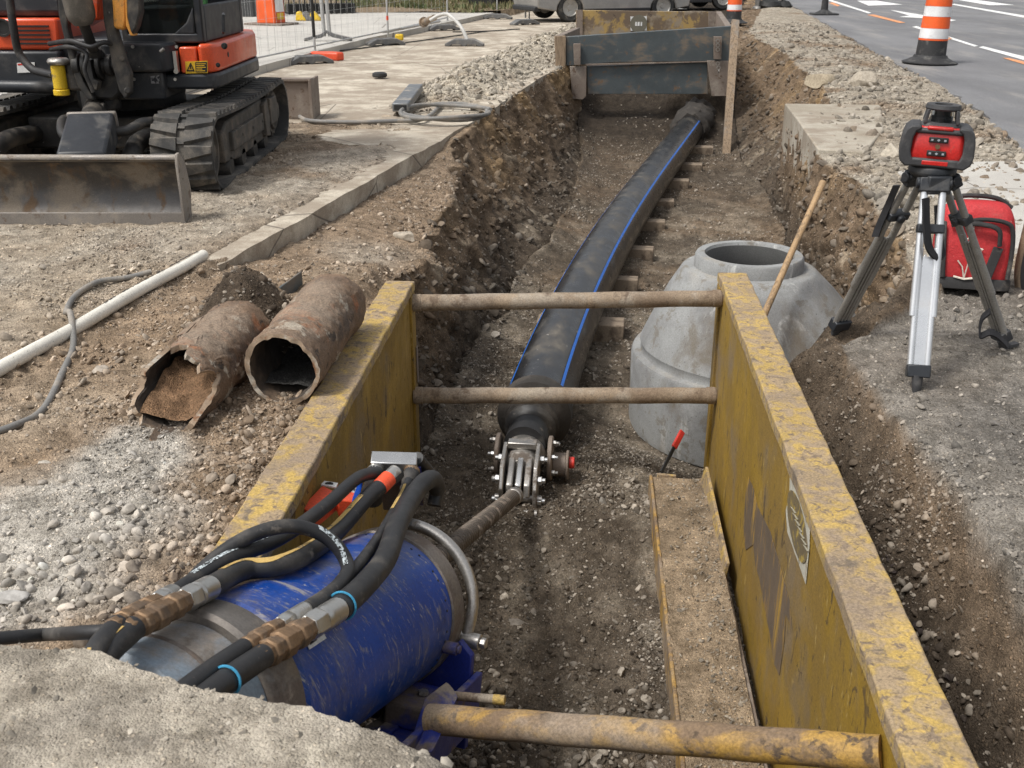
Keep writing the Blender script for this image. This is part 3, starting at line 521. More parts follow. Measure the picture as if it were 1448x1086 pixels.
pl = panel_side('left yellow steel trench panel, between the blue machine and the rusty pipes', pin_l, -1, 2.6, 5.31, .03, -1.15)
pr = panel_side('right yellow steel trench panel with the pointed emblem sticker on its inner face', pin_r, 1, 1.72, 5.44, .04, -1.2)
# scraped patch and emblem sticker on the right panel
nR = Vector((-1, .0735, 0)).normalized()
def onR(u, v, off=.004):
    r = ray(u, v); o = Vector((0, 0, CAM_H)); p0 = Vector((pin_r(5.44), 5.44, 0)); t = (p0 - o).dot(nR) / r.dot(nR); return o + r * t + nR * off
mb = MB(); mb.prism([onR(u, v, .003) for u, v in [(1119, 664), (1132, 698), (1147, 737), (1146, 775), (1141, 826), (1134, 805), (1115, 752), (1113, 722), (1118, 700)]], nR * .0015); st = obj('emblem_sticker', mb, mat('sticker_white', (.50, .48, .40), .6, layers=[((.25, .2, .13), 12, .5, .66)], bump=None), pr, smooth=False)
oval = []
for k in range(28):
    a = 6.2832 * k / 28; c = Vector((1130 + 11.2 * math.cos(a) * 1.0, 745 + 52 * math.sin(a))); oval.append((c.x + (c.y - 745) * .17, c.y))
mb = MB(); mb.prism([onR(u, v, .0055) for u, v in oval], nR * .001); obj('emblem_oval', mb, mat('emblem_dark', (.16, .125, .07), .6, layers=[((.36, .26, .06), 22, .52, .6)], bump=None), st, smooth=False)
mb = MB()
for i in range(7):                                          # worn lettering across the oval
    v0 = 716 + i * 9; u0 = 1121 + i * 3.0; mb.prism([onR(u0, v0, .0075), onR(u0 + 3.2, v0 + 2.5, .0075), onR(u0 + 8.5, v0 + 9.5, .0075), onR(u0 + 6.2, v0 + 9.8, .0075)], nR * .001)
obj('emblem_lettering', mb, mat('emblem_pale', (.5, .47, .36), .6, bump=None), st, smooth=False)
mb = MB(); sc_p = [(1059, 674), (1066, 690), (1072, 716), (1090, 752), (1104, 800), (1117, 850), (1121, 890), (1112, 868), (1110, 905), (1103, 955), (1095, 938), (1090, 900), (1082, 860), (1075, 820), (1069, 800), (1066, 770), (1055, 778), (1052, 745), (1055, 700)]
mb.prism([onR(u, v, .0015) for u, v in sc_p], nR * .001); obj('scraped_patch', mb, mat('scraped_steel', (.15, .115, .085), .55, .2, layers=[((.40, .24, .035), 6, .5, .6, {'st': (1, 1, .25), 'dist': .6}), ((.30, .18, .05), 30, .55, .64, {'st': (1, 1, .12)})], bump=(30, .3, .002)), pr, smooth=False)

def strut(label, a, b, r, m, collars=True):
    a = Vector(a); b = Vector(b); t = thing('strut', label, 'strut', a, 'spreader pipes of the trench box'); n = (b - a).normalized(); mb = MB(); k = 24
    mb.tube([a + (b - a) * i / k + Vector((0, 0, .0015 * math.sin(i * 1.3))) for i in range(k + 1)], r, 24); obj('pipe', mb, m, t)
    if collars:
        for p, s in ((a, 1), (b, -1)): mb = MB(); mb.cyl(p + n * s * .004, p + n * s * .05, r * 1.08, n=24); obj('end_collar', mb, m_rustpipe, t, .004)
    return t
strut('upper far cross strut of rusty pipe, level with the panel tops', (pin_l(5.25) + .004, 5.25, -.07), (pin_r(5.28) - .004, 5.28, -.055), .042, m_rustpipe)
strut('lower far cross strut of muddy pipe, passing above the pulling head', (pin_l(5.2) + .004, 5.22, -.575), (pin_r(5.22) - .004, 5.22, -.575), .043, m_rustpipe)
strut('stout yellow-brown worn strut braced from the blue machine frame to the yellow panel', Zd(608, 1017, 2.95), Vector((pin_r(1.93) - .004, 1.93, -.085)), .042, m_ystrut, False)
# channel beam lying along the foot of the right panel
t = thing('steel_channel', 'dirt-filled yellow-edged steel channel lying along the foot of the right panel', 'steel beam', (.7, 4, -1.05))
mb = MB(); A, B = Vector((.735, 5.03, 0)), Vector((.55, 2.4, 0)); dv = (B - A).normalized(); sx = Vector((-dv.y, dv.x, 0)); sx = sx if sx.x > 0 else -sx
z0, z1 = -1.2, -.955
mb.prism([A + Vector((0, 0, z0)), A + sx * .29 + Vector((0, 0, z0)), A + sx * .29 + Vector((0, 0, z1 - .02)), A + Vector((0, 0, z1 - .02))], B - A); obj('web', mb, m_steelbrown, t, .004)
mb = MB(); mb.prism([A - dv * .012 - sx * .018 + Vector((0, 0, z0)), A - dv * .012 + sx * .006 + Vector((0, 0, z0)), A - dv * .012 + sx * .006 + Vector((0, 0, z1 + .004)), A - dv * .012 - sx * .010 + Vector((0, 0, z1 + .004))], B - A); obj('edge_flange', mb, m_ystrut, t, .005)
mb = MB(); a = A + sx * .255 + dv * .02; mb.prism([a + Vector((0, 0, z1 - .01)), a + sx * .024 + Vector((0, 0, z1 - .01)), a + sx * .036 + Vector((0, 0, z1 + .075)), a + sx * .02 + Vector((0, 0, z1 + .075))], dv * .95); obj('upright_flange', mb, m_ytop, t, .004)
mb = MB(); mb.prism([A - dv * .016 + sx * .03 + Vector((0, 0, z1 - .03)), A - dv * .016 + sx * .13 + Vector((0, 0, z1 - .03)), A - dv * .016 + sx * .13 + Vector((0, 0, z1 + .006)), A - dv * .016 + sx * .03 + Vector((0, 0, z1 + .012))], dv * .02); obj('end_lip', mb, m_ytop, t, .003)
u = np.linspace(0, 1, 16)[None, :]; v = np.linspace(0, 1, 130)[:, None]
gx = A.x + (B.x - A.x) * v + sx.x * (.0 + .27 * u); gy = A.y + (B.y - A.y) * v + sx.y * .27 * u
gzz = z1 - .004 + .012 * fbm(gx, gy, f=4, o=4, seed=81) + .035 * ss(.55, 1, u) * ss(.2, .9, fbm(gx, gy, f=1.6, o=2, seed=82) + .5) + .01 * fbm(gx, gy, f=25, o=3, seed=83)
cdirt = np.zeros(gx.shape + (3,)) + np.array((.235, .185, .13)); cdirt *= (1 + .35 * fbm(gx, gy, f=3, o=4, seed=84))[..., None]
o = grid_mesh('dirt_fill', gx, gy, gzz, m_soil, cdirt); o.location = (0, 0, 0); o.data.transform(Matrix.Translation(-t.location)); o.parent = t
pk = rng.random((900, 2)); ii = (pk[:, 1] * 128).astype(int); jj = ((pk[:, 0] ** .45) * 15).astype(int)
o = scatter('beam_gravel', np.stack([gx[ii, jj] + rng.normal(0, .01, 900), gy[ii, jj] + rng.normal(0, .01, 900), gzz[ii, jj] + .003], -1), .0035 * 4 ** (rng.random(900) ** 2), np.array([.30, .265, .215]) * rng.uniform(.5, 1.25, 900)[:, None], pr0, f0)
o.data.transform(Matrix.Translation(-t.location)); o.parent = t; o['kind'] = 'stuff'

# ------------------------------------------------------------------ the blue pipe-bursting machine
F0, R0 = Vector(Zd(604, 826, 4.3 * .86)), Vector(Zd(395, 942, 3.23 * .86))
ax = (F0 - R0).normalized(); F0 = F0 - ax * .28; R0 = R0 - ax * .28; LEN = (F0 - R0).length; RC = .245; sd = ax.cross(Vector((0, 0, 1))).normalized(); upv = sd.cross(ax)
def ml(a, s, h): return R0 + ax * a + sd * s + upv * h       # machine frame: along, right, up
mach = thing('bursting_machine', 'big scuffed blue hydraulic cylinder machine with grey tank end, lying in the trench', 'hydraulic machine', (R0.x, R0.y, -1.1))
mb = MB(); mb.lathe([(RC - .01, .0), (RC, .012), (RC, LEN * .5), (RC, LEN - .10)], R0, ax, 96); obj('barrel', mb, m_blue, mach)
mb = MB(); mb.lathe([(RC - .004, LEN - .099), (RC + .006, LEN - .095), (RC + .006, LEN - .012), (RC - .005, LEN), (RC * .55, LEN + .012), (.07, LEN + .02), (.0, LEN + .02)], R0, ax, 96); fb = obj('front_band', mb, m_band, mach)
mb = MB(); pts = [F0 + ax * (.03 + .03 * math.sin((a + .3) * 1.5)) + (sd * math.cos(a) + upv * math.sin(a)) * (RC + .012) for a in np.linspace(-.3, 1.55, 30)]; mb.tube(pts, .019, 14)
rg_ = obj('ring_handle', mb, m_castst, mach)
mb = MB(); e = pts[0]; mb.cyl(e - sd * .035, e + sd * .055, .026, n=16); mb.cyl(e + sd * .055, e + sd * .075, .018, n=6); obj('shackle_bolt', mb, m_castst, mach, .003)
mb = MB(); mb.lathe([(RC - .012, -.002), (RC - .002, -.006), (RC + .004, -.02), (RC + .004, -.11), (RC - .006, -.122)], R0, ax, 96); obj('rear_band', mb, m_band, mach)
mb = MB(); mb.lathe([(RC - .03, -.118), (RC - .022, -.124), (RC - .022, -.36), (RC - .05, -.385), (.0, -.39)], R0, ax, 80); obj('tank', mb, m_tank, mach)
mb = MB(); mb.lathe([(RC - .0215, -.24), (RC - .0195, -.243), (RC - .0195, -.252), (RC - .0215, -.255)], R0, ax, 80); obj('tank_seam', mb, m_band, mach)
# skid frame: cradle plates, base beams, feet to the floor
mb = MB()
for s in (-1, 1):
    mb.beam(ml(-.1, s * .17, -.30), ml(LEN + .02, s * .17, -.30), .05, .10, upv)
for a in (.12, .55, .95): mb.beam(ml(a, -.2, -.33), ml(a, .2, -.33), .12, .05, upv)
obj('skid_frame', mb, m_blueframe, mach, .006)
mb = MB(); mb.prism([ml(.55, .10, -.26), ml(.55, .32, -.26), ml(1.0, .30, -.26), ml(1.0, .12, -.26)], upv * -.03); obj('side_shelf', mb, m_blueframe, mach, .006)
mb = MB(); mb.prism([ml(.66, .14, -.262), ml(.66, .29, -.262), ml(.86, .28, -.262), ml(.86, .14, -.262)], upv * .075); sb = obj('clamp_block', mb, m_blueframe, mach, .01)
mb = MB(); c = ml(.76, .22, -.184); mb.cyl(c, c + upv * .012, .016, n=6); obj('clamp_bolt', mb, m_castst, sb)
mb = MB(); mb.prism([ml(.30, .305, -.19), ml(.98, .305, -.16), ml(.98, .305, -.33), ml(.30, .305, -.36)], sd * .022); obj('side_rail', mb, m_blueframe, mach, .004)
mb = MB(); mb.prism([ml(LEN - .04, .10, -.225), ml(LEN - .04, .255, -.06), ml(LEN - .04, .30, -.1), ml(LEN - .04, .31, -.40), ml(LEN - .04, .10, -.40)], ax * .03); obj('front_gusset', mb, m_blueframe, mach, .004)
for a, s in ((.1, -.17), (.1, .17), (LEN - .06, -.17), (LEN - .06, .17)):
    mb = MB(); p = ml(a, s, -.34); mb.b2((p.x - .05, p.y - .05, p.z), (p.x + .05, p.y + .05, -1.12)); mb.b2((p.x - .09, p.y - .09, -1.125), (p.x + .09, p.y + .09, -1.09)); obj('support_foot', mb, m_blueframe, mach, .005)
mb = MB(); c = Zd(612, 1003, 2.93); e2 = Zd(655, 958, 3.08); q = Zd(608, 1040, 2.86)
mb.prism([Zd(575, 1062, 2.88), Zd(604, 1050, 2.86), Zd(640, 975, 3.08), Zd(632, 962, 3.10), Zd(600, 985, 3.02)], Vector((.02, -.035, .0))); obj('strut_bracket', mb, m_blueframe, mach, .006)
mb = MB(); a, b = Zd(622, 982, 3.14), Zd(712, 990, 3.10); mb.cyl(a, b, .0135, n=14); jp = obj('jack_pin', mb, m_rustpipe, mach); mb = MB(); mb.cyl(b - (b - a).normalized() * .03, b + (b - a).normalized() * .004, .0148, n=14); obj('pin_tip', mb, m_ytop, jp)
mb = MB(); p = ml(LEN - .12, RC - .01, -.06); mb.cyl(p, p + sd * .045, .02, n=14); mb.cyl(p + sd * .045, p + sd * .055, .013, n=10); obj('side_plug', mb, m_blueframe, mach, .003)
mb = MB()
for k in range(26):
    a = -1.2 + k * .13; p = R0 + ax * (LEN - .135) + (sd * math.cos(a) + upv * math.sin(a)) * RC
    if k % 3 != 1: mb.cyl(p, p + (p - (R0 + ax * (LEN - .135))).normalized() * .002, .004, n=6)
obj('rivets', mb, m_blk, mach)
# pulled rod
rb = Zd(728, 701, 5.25); ra = F0 + sd * .085 + upv * .115 - ax * .02; print('rod', ra, rb)
rod = thing('pulling_rod', 'brown ribbed steel rod between the blue machine and the pulling head', 'steel rod', ra)
mb = MB(); n = 170; pts = [ra.lerp(rb, i / n) for i in range(n + 1)]; mb.tube(pts, [.032 + .007 * (1 if (i % 3) < 2 else -1) for i in range(n + 1)], 18); obj('shaft', mb, m_rod, rod)
rd = (rb - ra).normalized(); mb = MB(); mb.lathe([(.032, -.07), (.042, -.066), (.044, -.005), (.032, .0)], rb, rd, 20); obj('end_nut', mb, m_castst, rod)

# hydraulic hoses: laid over the barrel
def onM(u, v, off):
    """the point of this sight line that lies `off` above the barrel"""
    r = ray(u, v); o = Vector((0, 0, CAM_H)); q = o - R0; a = r - ax * r.dot(ax); b = q - ax * q.dot(ax); rr = RC + off
    A_, B_, C_ = a.dot(a), 2 * a.dot(b), b.dot(b) - rr * rr; dd = B_ * B_ - 4 * A_ * C_
    t = (-B_ - math.sqrt(dd)) / (2 * A_) if dd > 0 else -B_ / (2 * A_); return o + r * t
def clear(u, v, dep, r):
    """a point at this depth, or just above the barrel or tank where those come first"""
    rr_ = ray(u, v); o = Vector((0, 0, CAM_H)); q = o - R0; a = rr_ - ax * rr_.dot(ax); b = q - ax * q.dot(ax); k = RC + r + .004
    A_, B_, C_ = a.dot(a), 2 * a.dot(b), b.dot(b) - k * k; dd = B_ * B_ - 4 * A_ * C_
    if dd > 0:
        t = (-B_ - math.sqrt(dd)) / (2 * A_); s_ = (o + rr_ * t - R0).dot(ax)
        if -.45 < s_ < LEN + .05: dep = min(dep, t)
    return o + rr_ * dep
def hose(label, pts, r, stripe=None, fit=None, name='hydraulic_hose'):
    pp = [onM(p[0], p[1], p[2]) if len(p) == 3 else clear(p[0], p[1], p[3], r) for p in pts]; pp = cat(pp, 8); t = thing(name, label, 'hydraulic hose', pp[0], 'hydraulic hoses on the blue machine')
    mb = MB(); mb.tube(pp, r, 16); obj('hose', mb, m_rubber, t)
    if stripe:
        i0, i1, m = stripe; i0 = int(i0 * len(pp)); i1 = int(i1 * len(pp)); vs = []; fs = []; cv = Vector((0, 0, CAM_H))
        for k, i in enumerate(range(i0, i1)):
            tg = (pp[min(i + 1, len(pp) - 1)] - pp[i - 1]).normalized(); nrm = Vector((-.25, -.3, 1)); nrm = (nrm - tg * nrm.dot(tg)).normalized(); s = tg.cross(nrm)
            for j in (-.32, 0, .32): vs.append(pp[i] + (nrm * math.cos(j) + s * math.sin(j)) * (r + .0012))
        for k in range(i1 - i0 - 1):
            for j in (0, 1): a = 3 * k + j; fs.append((a, a + 1, a + 4, a + 3))
        mb = MB(); mb.add(vs, fs); obj('printed_line', mb, m, t)
    return t, pp
def fitting(t, p0, p1, r, m1=m_zinc, m2=m_brass, zinc=.42, collar=None):
    """crimped ferrule, hex nut, then a stepped brown coupling"""
    p0 = Vector(p0); p1 = Vector(p1); a = (p1 - p0); L = a.length; a.normalized(); z = L * zinc; d_ = a.normalized()
    mb = MB(); prof = [(r * 1.02, 0), (r * 1.2, .004)]
    for k in range(1, 6): prof += [(r * 1.22, z * .5 * k / 6), (r * 1.16, z * .5 * (k + .5) / 6)]
    prof += [(r * 1.22, z * .52), (r * 1.1, z * .56), (r * 1.1, z * .6)]; mb.lathe(prof, p0, d_, 22); obj('ferrule', mb, m1, t)
    mb = MB(); mb.lathe([(r * 1.1, z * .6), (r * 1.3, z * .63), (r * 1.3, z * .88), (r * 1.2, z * .92), (r * 1.2, z)], p0, d_, 6); obj('hex_nut', mb, m1, t, .002)
    mb = MB(); q = L - z; pf = [(r * 1.15, z)]
    for i, (x0, x1, k) in enumerate(((.02, .13, 1.12), (.14, .27, 1.3), (.28, .40, 1.08), (.41, .60, 1.34), (.61, .70, 1.1), (.71, .80, 1.24), (.81, .98, 1.02))): pf += [(r * k * .97, z + q * x0), (r * k, z + q * (x0 + .01)), (r * k, z + q * (x1 - .01)), (r * k * .97, z + q * x1)]
    pf += [(r * .9, L)]; mb.lathe(pf, p0, d_, 8); obj('coupling', mb, m2, t, .0015, smooth=True)
def ziptie(t, p, d_, r):
    mb = MB(); d_ = Vector(d_).normalized(); x = d_.orthogonal().normalized(); y = d_.cross(x); mb.tube([Vector(p) + (x * math.cos(a) + y * math.sin(a)) * (r + .0035) for a in np.linspace(0, 6.2832, 26)], .003, 6, False); obj('cable_tie', mb, m_bluezip, t)
W = None
# 1 thick hose from the right elbow over the barrel to the nearest zinc fitting
t1, p1 = hose('thickest black hose, crossing the blue barrel from the manifold to the front fittings', [(618, 690, 0, 3.82), (612, 678, 0, 3.74), (600, 682, 0, 3.64), (585, 700, 0, 3.55), (563, 740, .06), (545, 790, .036), (515, 828, .034), (478, 862, .034)], .0325)
e1 = onM(478, 862, .034); e2_ = onM(362, 934, .05); fitting(t1, e1, e2_, .0265); ziptie(t1, e1.lerp(p1[-3], .6), p1[-2] - p1[-1], .0325)
# 2 tan-striped hose: elbow, down the left, to the left fittings
t2, p2 = hose('black hose with a long yellow printed line, curving left to the left fittings', [(562, 668, 0, 3.58), (537, 689, 0, 3.5), (517, 706, 0, 3.42), (476, 752, 0, 3.2), (438, 781, 0, 3.0), (395, 800, 0, 2.86), (345, 806, 0, 2.78), (298, 830, 0, 2.68)], .027, (.30, .95, m_hosetan))
f1_ = clear(298, 830, 2.68, .03); f2_ = clear(178, 893, 2.42, .03); fitting(t2, f1_, f2_, .0235, zinc=.36)
# 3 upper left hose going to the back fitting
t3, p3 = hose('black hose with red collar, farthest left, running straight from the manifold elbow', [(534, 668, 0, 3.6), (506, 676, 0, 3.45), (468, 709, 0, 3.24), (439, 732, 0, 3.08), (409, 753, 0, 2.95), (379, 769, 0, 2.86), (323, 791, 0, 2.72), (278, 818, 0, 2.62), (245, 840, 0, 2.55)], .021, (.62, .9, m_hosewhite))
g1_ = clear(245, 840, 2.55, .03); g2_ = clear(158, 888, 2.40, .04); fitting(t3, g1_, g2_, .020, zinc=.3)
# 4 looping hose
t4, p4 = hose('thin black hose with pale lettering, making a loop above the blue barrel', [(262, 832, 0, 2.66), (284, 808, 0, 2.70), (318, 779, 0, 2.74), (360, 755, 0, 2.78), (405, 744, 0, 2.82), (445, 751, 0, 2.86), (474, 770, 0, 2.88), (490, 795, 0, 2.88), (490, 812, 0, 2.9), (470, 836, .018), (432, 862, .020)], .0195, (.5, .78, m_hosewhite))
h1_ = onM(432, 862, .022); h2_ = onM(335, 922, .035); fitting(t4, h1_, h2_, .0175)
# 5 second hose beneath the thick one, from the right elbow
t5, p5 = hose('thin black hose with a short yellow line, tucked under the thickest hose', [(578, 680, 0, 3.66), (570, 700, 0, 3.58), (556, 725, .05), (535, 760, .02), (505, 800, .018), (475, 830, .018), (440, 856, .020)], .016, (.1, .35, m_hosetan))
# tails going on to the lower left
def tail(label, pts, r, st=None, name='hydraulic_hose', tie=None):
    pp = cat([clear(*p, r) if not isinstance(p, Vector) else p for p in pts], 8); t = thing(name, label, 'hydraulic hose', pp[0], 'hydraulic hoses on the blue machine'); mb = MB(); mb.tube(pp, r, 16); obj('hose', mb, m_rubber, t)
    if st:
        mb = MB(); i0, i1 = int(st[0] * len(pp)), int(st[1] * len(pp)); vs = []; fs = []
        for k, i in enumerate(range(i0, i1)):
            tg = (pp[i + 1] - pp[i - 1]).normalized(); nrm = Vector((-.1, -.6, 1)); nrm = (nrm - tg * nrm.dot(tg)).normalized(); s = tg.cross(nrm)
            for j in (-.2, .2): vs.append(pp[i] + (nrm * math.cos(j) + s * math.sin(j)) * (r + .0012))
            if k: a = 2 * k; fs.append((a - 2, a - 1, a + 1, a))
        mb.add(vs, fs); obj('printed_line', mb, m_hosetan, t)
    if tie: ziptie(t, pp[tie], pp[tie + 1] - pp[tie - 1], r)
    return t
def run_on(p, q, n, drop, side=0):
    """points that carry on from a coupling's end in its own direction, sagging a little"""
    p = Vector(p); d_ = (Vector(q) - p).normalized(); sv = d_.cross(Vector((0, 0, 1))).normalized(); return [Vector(q) - d_ * .03 + d_ * (.12 * i) + Vector((0, 0, -drop * i * i)) + sv * side * i for i in range(n)]
tail('left tail hose with a pale printed line below the left fittings', run_on(f1_, f2_, 4, .034), .026, (.15, .8))
tail('left tail hose with a blue cable tie, outermost of its pair', run_on(g1_, g2_, 4, .036), .022, (.35, .8), tie=12)
tail('right tail hose behind the front fittings, going under the concrete', run_on(e1, e2_, 4, .003), .027, tie=10)
tail('slim right tail hose leaving the brown coupling, outermost', run_on(h1_, h2_, 4, .003), .021)
tail('thin black hose lying on the gravel at the left edge', [(215, 872, 2.62), (165, 890, 2.55), (110, 895, 2.46), (70, 897, 2.4), (30, 900, 2.36), (-30, 906, 2.3), (-90, 914, 2.25)], .015)
# manifold block with elbows, lever, red collar
man = thing('manifold', 'silver hose manifold block with two black elbows on the machine top', 'manifold', Zd(558, 660, 3.72))
mc = Zd(558, 656, 3.74); mx_ = Vector((1, .05, -.06)).normalized(); mz_ = Vector((0, -.35, 1)).normalized(); my_ = mz_.cross(mx_); rotm = Matrix((mx_, my_, mz_)).transposed()
mb = MB(); mb.box(mc, (.16, .06, .065), rotm); obj('block', mb, m_chrome, man, .004)
mb = MB(); mb.box(mc - mz_ * .14 + my_ * .02, (.12, .03, .22), rotm); mb.box(mc + mx_ * .06 - mz_ * .12 + my_ * .03, (.06, .05, .2), rotm); obj('mount', mb, m_blueframe, man, .004)
mb = MB(); mb.cyl(mc - my_ * .029, mc - my_ * .034, .010, n=12); obj('port_plug', mb, m_brass, man)
for s, rr in ((-.066, .029), (.062, .029)):
    a = mc + mx_ * s - my_ * .03; mb = MB(); mb.lathe([(rr * .95, 0), (rr * 1.0, .003), (rr * 1.0, .016), (rr * .9, .02)], a, -my_, 20); obj('port_collar', mb, m_zinc if s < 0 else m_brass, man)
    mb = MB(); q = cat([a - my_ * .01, a - my_ * .04 - mx_ * .005, a - my_ * .055 - mz_ * .03 - mx_ * .008, a - my_ * .055 - mz_ * .10 - mx_ * .012], 6); mb.tube(q, [.029] * (len(q) - 7) + [.034] * 7, 16); obj('elbow', mb, m_rubber, man)
mb = MB(); a, b = Zd(550, 676, 3.54), Zd(537, 689, 3.50); mb.cyl(a, b, .0285, n=18); obj('red_collar', mb, m_orangebox, man, .002); mb = MB(); mb.cyl(a + (a - b) * .02, a + (a - b) * .75, .025, n=18); obj('braided_sleeve', mb, m_zinc, man)
mb = MB(); mb.prism([Zd(508, 683, 3.5), Zd(513, 685, 3.5), Zd(508, 708, 3.46), Zd(500, 716, 3.44), Zd(497, 712, 3.44)], Vector((0, .02, .008))); obj('valve_lever', mb, m_bluevalve, man, .002)
mb = MB(); q = cat([mc + mx_ * .075 + my_ * .03, Zd(605, 668, 3.86), Zd(618, 684, 3.88), Zd(614, 715, 3.86)], 6); mb.tube(q, .026, 14); obj('back_elbow', mb, m_rubber, man)
# red box, small tag
rb_ = thing('red_box', 'orange-red painted box with a white top edge behind the hoses', 'box', Zd(470, 702, 3.62))
mb = MB(); bq = [Zd(425, 716, 3.50), Zd(438, 726, 3.46), Zd(462, 697, 3.60), Zd(452, 687, 3.64)]; vz = Vector((.22, .07, -.02))
mb.prism([Zd(426, 717, 3.5), Zd(440, 725, 3.47), Zd(475, 696, 3.62), Zd(456, 686, 3.66)], Vector((0, 0, -.07))); mb.prism([Zd(474, 697, 3.6), Zd(478, 707, 3.58), Zd(502, 710, 3.6), Zd(506, 692, 3.68), Zd(484, 687, 3.68)], Vector((0, 0, -.07))); obj('body', mb, m_orangebox, rb_, .003)
mb = MB(); mb.prism([Zd(454, 687, 3.655), Zd(475, 691, 3.64), Zd(478, 685, 3.68), Zd(459, 682, 3.69)], Vector((0, 0, .006))); mb.prism([Zd(488, 696, 3.65), Zd(503, 698, 3.65), Zd(504, 690, 3.685), Zd(493, 689, 3.68)], Vector((0, 0, .006))); wl = obj('white_edge', mb, m_wht, rb_)
mb = MB(); mb.prism([Zd(466 + 6 * math.cos(a), 686.5 + 2.2 * math.sin(a), 3.666) + Vector((0, -.006, .009)) for a in np.linspace(0, 6.1, 14)], Vector((0, 0, .002)))
for uu in (493, 497, 500): mb.prism([Zd(uu, 696.5, 3.655) + Vector((0, -.004, .008)), Zd(uu + 1.6, 696.5, 3.655) + Vector((0, -.004, .008)), Zd(uu + 2.6, 691.5, 3.675) + Vector((0, -.004, .008)), Zd(uu + 1, 691.5, 3.675) + Vector((0, -.004, .008))], Vector((0, 0, .002)))
obj('black_mark', mb, m_blk, wl, smooth=False)
mb = MB(); cen = onM(446, 905, .003); tq = [onM(u, v, .002) for u, v in [(431, 904), (455, 892), (461, 903), (437, 919)]]; nrm = (cen - R0); nrm = (nrm - ax * nrm.dot(ax)).normalized(); mb.prism(tq, nrm * .002); tg_ = obj('paper_tag', mb, m_wht, mach, smooth=False)
mb = MB(); mb.prism([onM(u, v, .0045) for u, v in [(436, 905), (446, 900), (448, 905), (439, 912)]], nrm * .001); obj('tag_print', mb, m_blk, tg_, smooth=False)

# ------------------------------------------------------------------ pulling head (clevis) and the long black pipe
pc = [(0.125, 5.53), (0.177, 5.879), (0.372, 6.968), (0.619, 8.162), (0.832, 9.261), (1.16, 10.661), (1.706, 12.547), (2.222, 14.516), (2.856, 17.078), (3.2, 18.2)]
kf = np.polyfit([q[1] for q in pc], [q[0] for q in pc], 3); PP = [Vector((float(np.polyval(kf, y)), float(y), -.83)) for y in np.linspace(5.53, 18.6, 140)]; PR = .199
pipe = thing('plastic_pipe', 'long curving black plastic water pipe with blue stripes along the trench floor', 'pipe', PP[0])
mb = MB(); mb.tube(PP, PR, 48); obj('wall', mb, m_hdpe, pipe)
def stripe_on(ang, wdt, i0=0):
    vs = []; fs = []
    for i in range(i0, len(PP)):
        tg = (PP[min(i + 1, len(PP) - 1)] - PP[max(i - 1, 0)]).normalized(); s = tg.cross(Vector((0, 0, 1))).normalized(); u_ = s.cross(tg)
        for k in range(4): a = ang + wdt * (k / 3 - .5); vs.append(PP[i] + (s * math.sin(a) + u_ * math.cos(a)) * (PR + .0022))
    n = len(PP) - i0
    for i in range(n - 1):
        for k in range(3): a = 4 * i + k; fs.append((a, a + 1, a + 5, a + 4))
    mb = MB(); mb.add(vs, fs); obj('stripe', mb, m_stripe, pipe)
stripe_on(.78, .10); stripe_on(-.92, .09); stripe_on(2.9, .10)
a0 = (PP[0] - PP[2]).normalized()
ph = thing('pulling_clevis', 'muddy steel pulling clevis with bolts joining rod to black pipe', 'pulling head', (.09, 5.1, -1.05))
mb = MB(); mb.lathe([(PR + .004, -.12), (PR + .012, -.10), (PR + .012, .01), (PR - .01, .03), (.165, .045), (.15, .06), (.152, .12), (.138, .135), (.138, .18)], PP[0], a0, 48); obj('end_collar', mb, m_tar, ph)
mb = MB(); mb.lathe([(.139, .17), (.142, .175), (.12, .2), (.128, .215), (.112, .23), (.112, .40)], PP[0], a0, 40); obj('black_adaptor', mb, m_rubber, ph)
hc = PP[0] + a0 * .40 - Vector((0, 0, .05)); hd = (rb - hc).normalized()
mb = MB(); mb.lathe([(.10, -.02), (.115, -.01), (.118, .03), (.10, .10), (.095, .17), (.06, .2), (0, .2)], hc, hd, 32); obj('swivel_body', mb, m_castst, ph)
hs = -hd.cross(Vector((0, 0, 1))).normalized(); hu = -hs.cross(hd)
def hl(a, s, h): return hc + hd * a + hs * s + hu * h
S = 1 if hs.x > 0 else -1
for s in (-1, 1):
    mb = MB(); pg = [hl(.06, s * .075, .09), hl(.12, s * .075, .125), hl(.30, s * .075, .07), hl(.36, s * .075, -.03), hl(.34, s * .075, -.17), hl(.26, s * .075, -.16), hl(.20, s * .075, -.05), hl(.06, s * .075, -.04)]
    mb.prism(pg, hs * s * .022); cp = obj('cheek_plate', mb, m_castst, ph, .005)
    for a, h in ((.16, .05), (.30, -.0), (.31, -.11)): mb = MB(); q = hl(a, s * .097, h); mb.cyl(q, q + hs * s * .022, .024, n=6); mb.cyl(q + hs * s * .020, q + hs * s * .04, .014, n=10); obj('bolt', mb, m_chrome, cp, .002)
mb = MB(); mb.beam(hl(.11, -.075, .112), hl(.11, .075, .112), .06, .035, hu); obj('cross_bar', mb, m_castst, ph, .005)
for s in (-.045, 0, .045):
    mb = MB(); mb.prism([hl(.13, s - .016, .06 + (.02 if s == 0 else 0)), hl(.20, s - .016, .07), hl(.34, s - .016, -.01), hl(.36, s - .016, -.07), hl(.28, s - .016, -.08), hl(.13, s - .016, -.02)], hs * .032); obj('fork_tine', mb, m_castst if s else m_chrome, ph, .006)
mb = MB(); mb.cyl(hl(.31, -.12, -.10), hl(.31, .12, -.10), .02, n=14); mb.cyl(hl(.36, -.06, -.16), hl(.36, .1, -.16), .022, n=14); obj('cross_pin', mb, m_castst, ph)
